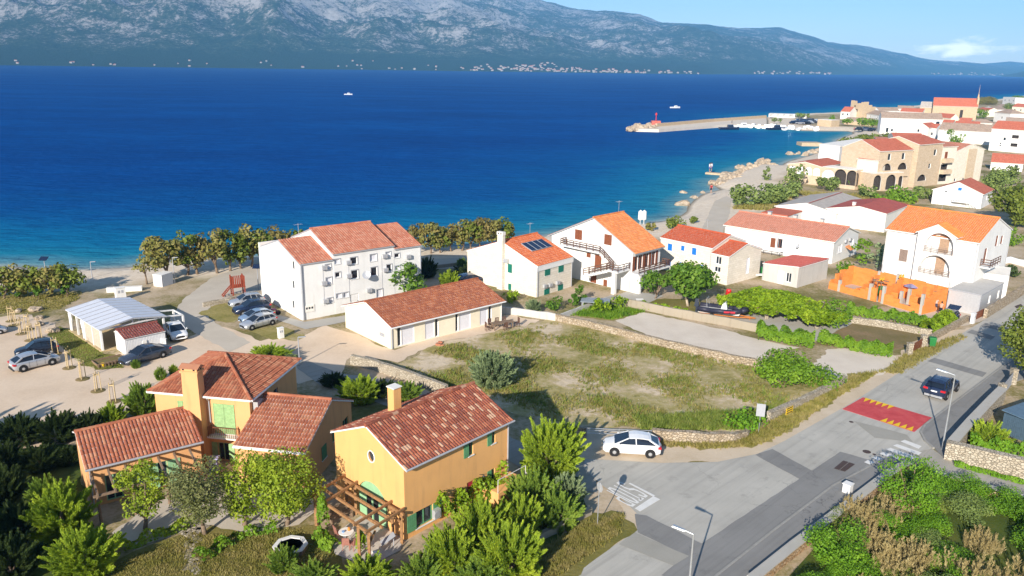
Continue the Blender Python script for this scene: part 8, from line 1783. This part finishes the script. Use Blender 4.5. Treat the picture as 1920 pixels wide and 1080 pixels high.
def chair(px, py, rz, label):
    x, y = G(px, py); o = empty('garden_chair', (x, y, 0), rz, label, 'chair', 'rattan chairs round the patio table'); PK = bpy.data.materials.get('rattan') or m_plain('rattan', (.36, .16, .12), .7, .2, 10); b = MB(); b.box(-.24, .24, -.24, .24, .42, .47); b.build('seat', PK, o); b = MB(); b.hexa([(-.23, .2, .47), (.23, .2, .47), (.23, .25, .47), (-.23, .25, .47)], [(-.2, .3, .95), (.2, .3, .95), (.2, .35, .95), (-.2, .35, .95)]); b.build('backrest', PK, o)
    for sx in (-.2, .2):
        for sy in (-.2, .2): b = MB(); b.tube((sx, sy, 0), (sx*.95, sy*.95, .42), .022); b.build('leg', PK, o)
chair(637, 1010, 2.2, 'leftmost rattan chair at the round patio table'); chair(650, 1030, 3.2, 'middle rattan chair at the round patio table'); chair(665, 1030, 3.9, 'rightmost rattan chair at the round patio table')
x, y = G(640, 975); bn = empty('garden_bench', (x, y, 0), R(40), 'dark wooden bench under the left side of the patio pergola', 'bench'); b = MB(); b.box(-.8, .8, -.2, .2, .42, .48); b.build('seat', B['old_timber'], bn); b = MB(); b.box(-.8, .8, .2, .25, .48, .95); b.build('backrest', B['old_timber'], bn)
for sx in (-.7, .7): b = MB(); b.box(sx-.04, sx+.04, -.18, .24, 0, .42); b.build('leg', B['old_timber'], bn)
x, y = G(702, 1046); b = MB(); b.lathe([(.22, 0), (.34, .28), (.30, .28), (.2, .2)], 14, (x, y, 0)); tag(b.build('planter_bowl', B['offwhite']), 'white round bowl planter at the front of the patio', 'planter')
x, y = G(725, 1028); b = MB(); b.bar((x-.3, y-.15, .4), (x+.45, y+.2, .85), .45, .05); b.bar((x-.35, y+.05, 0), (x-.25, y, .45), .04, .04); b.bar((x+.4, y+.15, 0), (x+.4, y+.15, .8), .04, .04); tag(b.build('sun_lounger', B['grey_trim']), 'grey folding lounger leaning beside the arched door', 'lounger')
# octagonal pond and round cover
x, y = G(545, 1033); pd = empty('octagonal_pond', (x, y, 0), .2, 'raised octagonal white rimmed pond on the lawn', 'pond'); b = MB(); b.lathe([(.78, 0), (.78, .36), (.98, .36), (.98, 0)], 8); b.build('pond_wall', B['old_timber'], pd); b = MB(); b.lathe([(.76, .3605), (.76, .42), (1.02, .42), (1.02, .3605)], 8); b.build('rim', B['trim'], pd); b = MB(); b.lathe([(.01, .2), (.77, .2)], 8); b.build('water', m_glass('pond_water', (.02, .035, .015)), pd)
x, y = G(403, 880); b = MB(); b.box(x-.35, x+.35, y-.25, y+.25, .85, .95); b.hexa([(x-.33, y-.23, 0), (x+.33, y-.23, 0), (x+.33, y+.23, 0), (x-.33, y+.23, 0)], [(x-.28, y-.2, .85), (x+.28, y-.2, .85), (x+.28, y+.2, .85), (x-.28, y+.2, .85)]); tag(b.build('covered_grill', m_plain('lilac_cover', (.36, .33, .52), .8, .1)), 'lilac covered barbecue in front of the villa door', 'barbecue')
# picnic set by the bungalow
x, y = G(942, 616); pt = empty('picnic_table', (x, y, 0), az2rz(62), 'long dark wooden table on the yard right of the bungalow', 'table'); b = MB(); b.box(-1.3, 1.3, -.42, .42, .70, .76); b.build('table_top', B['old_timber'], pt)
for sx in (-1.1, 1.1):
    for sy in (-.3, .3): b = MB(); b.box(sx-.05, sx+.05, sy-.05, sy+.05, 0, .70); b.build('leg', B['old_timber'], pt)
for i, (dx_, dy_, rz) in enumerate(((-1.1, .75, 0), (-.2, .75, 0), (.7, .75, 0), (-1.8, 0, 1.57), (1.8, 0, -1.57), (0., -.75, 3.1))):
    a = az2rz(62); X_, Y_ = x+dx_*math.cos(a)-dy_*math.sin(a), y+dx_*math.sin(a)+dy_*math.cos(a); o = empty('wooden_chair', (X_, Y_, 0), a+rz, 'dark wooden chair round the long table by the bungalow', 'chair', 'chairs round the long wooden table'); b = MB(); b.box(-.22, .22, -.22, .22, .42, .47); b.build('seat', B['dark_timber'], o); b = MB()
    for k in range(3): b.box(-.22+k*.17, -.12+k*.17, .19, .23, .47, .95)
    b.box(-.22, .22, .185, .235, .9501, 1.02); b.build('backrest', B['dark_timber'], o)
    for sx in (-.19, .19):
        for sy in (-.19, .19): b = MB(); b.box(sx-.025, sx+.025, sy-.025, sy+.025, 0, .42); b.build('leg', B['dark_timber'], o)
x, y = G(825, 646); b = MB()
for i in range(7): a = i*.9; b.box(x+.5*math.cos(a)*(i/7)-.18, x+.5*math.cos(a)*(i/7)+.18, y+.4*math.sin(a)-.12, y+.4*math.sin(a)+.12, .0, .12+.05*(i % 3))
tag(b.build('brick_heap', m_plain('old_brick', (.42, .17, .10), .9, .2)), 'small heap of broken red bricks in front of the bungalow', 'bricks')
x, y = G(1116, 578); gt = empty('grey_table', (x, y, 0), az2rz(100), 'big grey flat canopy table in front of the chalet house', 'table'); b = MB(); b.box(-1.7, 1.7, -1., 1., .95, 1.02); b.build('table_top', m_plain('blue_grey_cover', (.26, .30, .34), .6, .05), gt)
for sx in (-1.5, 1.5):
    for sy in (-.85, .85): b = MB(); b.box(sx-.05, sx+.05, sy-.05, sy+.05, 0, .95); b.build('leg', B['grey_trim'], gt)
x, y = G(1199, 572); ts = empty('terrace_table', (x, y, 0), 0, 'small blue folding table on the terrace under the brown balcony', 'table'); b = MB(); b.box(-.45, .45, -.35, .35, .7, .74); b.build('table_top', B['offwhite'], ts); b = MB(); b.bar((-.4, 0, 0), (.4, 0, .7), .04, .04); b.bar((.4, .02, 0), (-.4, .02, .7), .04, .04); b.build('leg', m_plain('blue_legs', (.1, .14, .45), .5), ts)
pm = [G(1690, 571), G(1672, 560)]
x, y = G(1650, 556); b = MB(); b.box(x-.3, x+.3, y-.3, y+.3, .07, 1.0); b.lathe([(.34, 1.0), (.3, 1.35), (.1, 1.45)], 12, (x, y, 0)); tag(b.build('green_water_butt', GB), 'green water butt standing inside the unfinished house', 'water butt')
x, y = G(1706, 562); um = empty('folded_parasol', (x, y, 0), 0, 'blue grey flat parasol inside the unfinished house', 'parasol'); b = MB(); b.tube((0, 0, 0), (0, 0, 2.1), .03); b.build('pole', B['galv'], um); b = MB(); b.lathe([(1., 1.75), (.5, 1.95), (.02, 2.1)], 8); b.build('canopy', m_plain('blue_grey_canvas', (.25, .26, .42), .8), um)
x, y = G(1362, 560); b = MB(); b.lathe([(.0, .9), (.28, .95), (.34, 1.15), (.25, 1.35), (.02, 1.4)], 12, (x+.1, y-.4, 0)); b.box(x-.2, x+.4, y-.7, y-.1, .4, .9); tag(b.build('red_buoy', m_plain('red_plastic', (.6, .02, .02), .4)), 'bright red round buoy in the shade of the vine pergola', 'buoy')
x, y = G(1425, 519); b = MB(); b.box(x-.9, x+.9, y-.35, y+.35, .25, .4); b.box(x-.9, x-.7, y-.3, y+.3, .4, .8); tag(b.build('white_lounger', B['white']), 'white plastic lounger beside the lean-to annex', 'lounger'); x, y = G(1429, 513); b = MB(); b.hexa([(x-.2, y-.2, 0), (x+.2, y-.2, 0), (x+.2, y+.2, 0), (x-.2, y+.2, 0)], [(x-.3, y-.3, .95), (x+.3, y-.3, .95), (x+.3, y+.3, .95), (x-.3, y+.3, .95)]); tag(b.build('green_bin', GB), 'dark green bin behind the white plastic lounger', 'bin')
for i, px in enumerate((1200, 1207)):
    x, y = G(px, 420); b = MB(); b.tube((0, 0, 0), (0, 0, 1.2), .05); b.lathe([(.1, .9), (.42, 1.2), (.40, 2.6), (.05, 2.9)], 10); o = b.build('folded_parasol', B['white']); o.location = (x, y, -.3); tag(o, ['left of two closed white parasols on the beach behind the chalet', 'right of two closed white parasols on the beach behind the chalet'][i], 'parasol')
x, y = G(512, 592); bk = empty('motorbike', (x, y, 0), az2rz(60), 'dark purple motorbike between the parked cars and the apartment block', 'motorbike'); DM = m_plain('dark_purple', (.08, .03, .07), .5, .2)
for s_ in (-.6, .6): b = MB(); b.lathe([(.2, -.06), (.29, -.06), (.3, 0), (.29, .06), (.2, .06)], 14, (0, 0, 0), 0, 'y'); b.build('wheel', CT, bk, False, (s_, 0, .3))
b = MB(); b.path([(-.6, 0, .3), (-.3, 0, .7), (.3, 0, .72), (.6, 0, .3)], .1, None, 6); b.box(-.45, .35, -.14, .14, .62, .85, taper=.05); b.path([(.4, -.35, 1.05), (.38, 0, .95), (.4, .35, 1.05)], .03); b.build('body', DM, bk)
# ================================================================ people (one continuous skinned body each)
SK = m_plain('skin', (.48, .27, .18), .6, .08)
def person(label, px, py, az, pose, top=None, bottom=(.03, .03, .05), hair=(.03, .02, .015), h=1.75, z=0., s=1.):
    x, y = G(px, py, z); root = empty('person', (x, y, z), az2rz(az), label, 'person'); root.scale = (s, s, s); k = h/1.75
    lean, bend, la, ra, lk, rk = pose          # trunk lean, arm raise etc. (x forward, y left)
    pel = Vector((0, 0, .93)); che = pel+Vector((math.sin(lean)*.42, 0, math.cos(lean)*.42)); nek = che+Vector((math.sin(lean)*.12, 0, math.cos(lean)*.12)); hd = nek+Vector((math.sin(lean)*.10+.02, 0, .13)); tp = hd+Vector((.0, 0, .13))
    V = [pel, pel.lerp(che, .5), che, nek, hd, tp]; E = [(0, 1), (1, 2), (2, 3), (3, 4), (4, 5)]; Rr = [(.15, .11), (.14, .10), (.17, .11), (.055, .055), (.085, .10), (.05, .06)]; cut = {}
    def add(par, pts, rads):
        p = par
        for q, r in zip(pts, rads): V.append(Vector(q)); E.append((p, len(V)-1)); Rr.append(r); p = len(V)-1
        return p
    hands = []
    for sg, ar in ((1, la), (-1, ra)):
        sh = che+Vector((0, sg*.19, .03)); el = sh+Vector((math.sin(ar)*.28, sg*.05, -math.cos(ar)*.28)); wr = el+Vector((math.sin(ar+.35)*.25, -sg*.0, -math.cos(ar+.35)*.25)); d = (wr-el).normalized(); pm = wr+d*.08
        ih = add(2, [sh, el, wr, pm], [(.06, .06), (.042, .042), (.028, .028), (.036, .02)])
        for f in range(4): o_ = Vector((.0, (f-1.5)*.02, 0)); add(ih, [pm+o_+d*(.05+.01*(f in (1, 2))), pm+o_+d*(.09+.012*(f in (1, 2)))+Vector((.015, 0, 0))], [(.009, .009), (.007, .007)])
        add(ih-1, [wr+d*.05+Vector((.035, -sg*.03, 0)), wr+d*.085+Vector((.05, -sg*.035, 0))], [(.011, .011), (.008, .008)])
    for sg, kn in ((1, lk), (-1, rk)):
        hp = pel+Vector((0, sg*.09, -.05)); kk = hp+Vector((math.sin(kn)*.42, sg*.01, -math.cos(kn)*.42)); an = kk+Vector((math.sin(-abs(kn)*.6)*.40+.0, 0, 0)); an.z = .07; add(0, [hp, kk, an, an+Vector((.12, 0, -.03)), an+Vector((.19, 0, -.04))], [(.09, .09), (.058, .058), (.04, .04), (.04, .03), (.03, .02)])
    me = bpy.data.meshes.new('body'); me.from_pydata([tuple(v*k) for v in V], E, []); bo = bpy.data.objects.new('body', me); COL.objects.link(bo); bo.parent = root
    mod = bo.modifiers.new('skin', 'SKIN'); sv = me.skin_vertices[0].data
    for i, r in enumerate(Rr): sv[i].radius = (r[0]*k, r[1]*k)
    sv[0].use_root = True; m2 = bo.modifiers.new('sub', 'SUBSURF'); m2.levels = 1; m2.render_levels = 1; me.materials.append(SK)
    n = len(V)
    hb = MB(); c = hd*k; hb.lathe([(.03, .15), (.085, .11), (.105, .04), (.10, -.02), (.09, -.04)], 10, (c.x-.015, c.y, c.z)); hb.build('hair', m_plain('hair', hair, .7), root, True)
    fb = MB()
    for sg in (-1, 1): fb.box(c.x+.085, c.x+.105, sg*.033-.012, sg*.033+.012, c.z+.015, c.z+.03)
    fb.box(c.x+.09, c.x+.106, -.025, .025, c.z-.052, c.z-.042); fb.build('eyes_and_mouth', B['dark'], root); nb = MB(); nb.hexa([(c.x+.085, -.014, c.z-.025), (c.x+.125, -.012, c.z-.022), (c.x+.125, .012, c.z-.022), (c.x+.085, .014, c.z-.025)], [(c.x+.085, -.006, c.z+.02), (c.x+.095, -.004, c.z+.018), (c.x+.095, .004, c.z+.018), (c.x+.085, .006, c.z+.02)]); nb.build('nose', SK, root)
    def cloth(name, pts, rads, col):
        b = MB()
        for chain, rr in zip(pts, rads):
            for (p, q), (r0, r1) in zip(zip(chain, chain[1:]), zip(rr, rr[1:])): b.tube(Vector(p)*k, Vector(q)*k, r0*k, r1*k, 12)
        b.build(name, m_plain(name+'_cloth', col, .85, .1), root, True)
    hipz = pel+Vector((0, 0, -.05)); legs = []
    for sg, kn in ((1, lk), (-1, rk)): hp = pel+Vector((0, sg*.09, -.02)); legs.append([hp, hp+Vector((math.sin(kn)*.36, sg*.012, -math.cos(kn)*.36))])
    cloth('shorts', [[pel+Vector((0, 0, .08)), hipz]]+legs, [[.165, .18]]+[[.12, .10]]*2, bottom)
    if top: cloth('shirt', [[pel+Vector((0, 0, .05)), pel.lerp(che, .5), che+Vector((0, 0, .06))]]+[[che+Vector((0, sg*.17, .05)), che+Vector((math.sin(ar)*.2, sg*.24, .03-math.cos(ar)*.2))] for sg, ar in ((1, la), (-1, ra))], [[.172, .16, .15]]+[[.085, .07]]*2, top)
    return root
person('bare chested man in dark shorts standing behind the open dark car', 1762, 592, 40, (.25, 0, .5, .6, .15, -.1), None, (.02, .02, .03))
person('person in pale top leaning over beside the bare chested man', 1753, 584, 20, (.45, 0, .8, .7, .2, .0), (.55, .38, .32), (.05, .05, .08))
person('person in red standing on the pale beach by the path', 1333, 362, 200, (.05, 0, .2, -.1, .2, -.2), (.35, .04, .05), (.04, .03, .05), s=1.25)
person('person in white at the end of the stone jetty', 1330, 322, 120, (.05, 0, .1, .2, .0, .1), (.7, .7, .72), (.12, .12, .3), z=-.65, s=1.5)
person('second person in white on the stone jetty behind the first', 1334, 321.5, 300, (.05, 0, .1, .2, .0, .1), (.7, .7, .72), (.12, .12, .3), z=-.65, s=1.5)
person('person strolling on the breakwater near the parapet wall', 1372, 233, 90, (.05, 0, .2, -.2, .3, -.3), (.1, .1, .14), (.05, .05, .08), z=.35, s=1.2)
person('person walking on the harbour quay below the trees', 1601, 247, 60, (.05, 0, .2, -.2, .3, -.3), (.4, .1, .1), (.05, .05, .08), s=1.2)
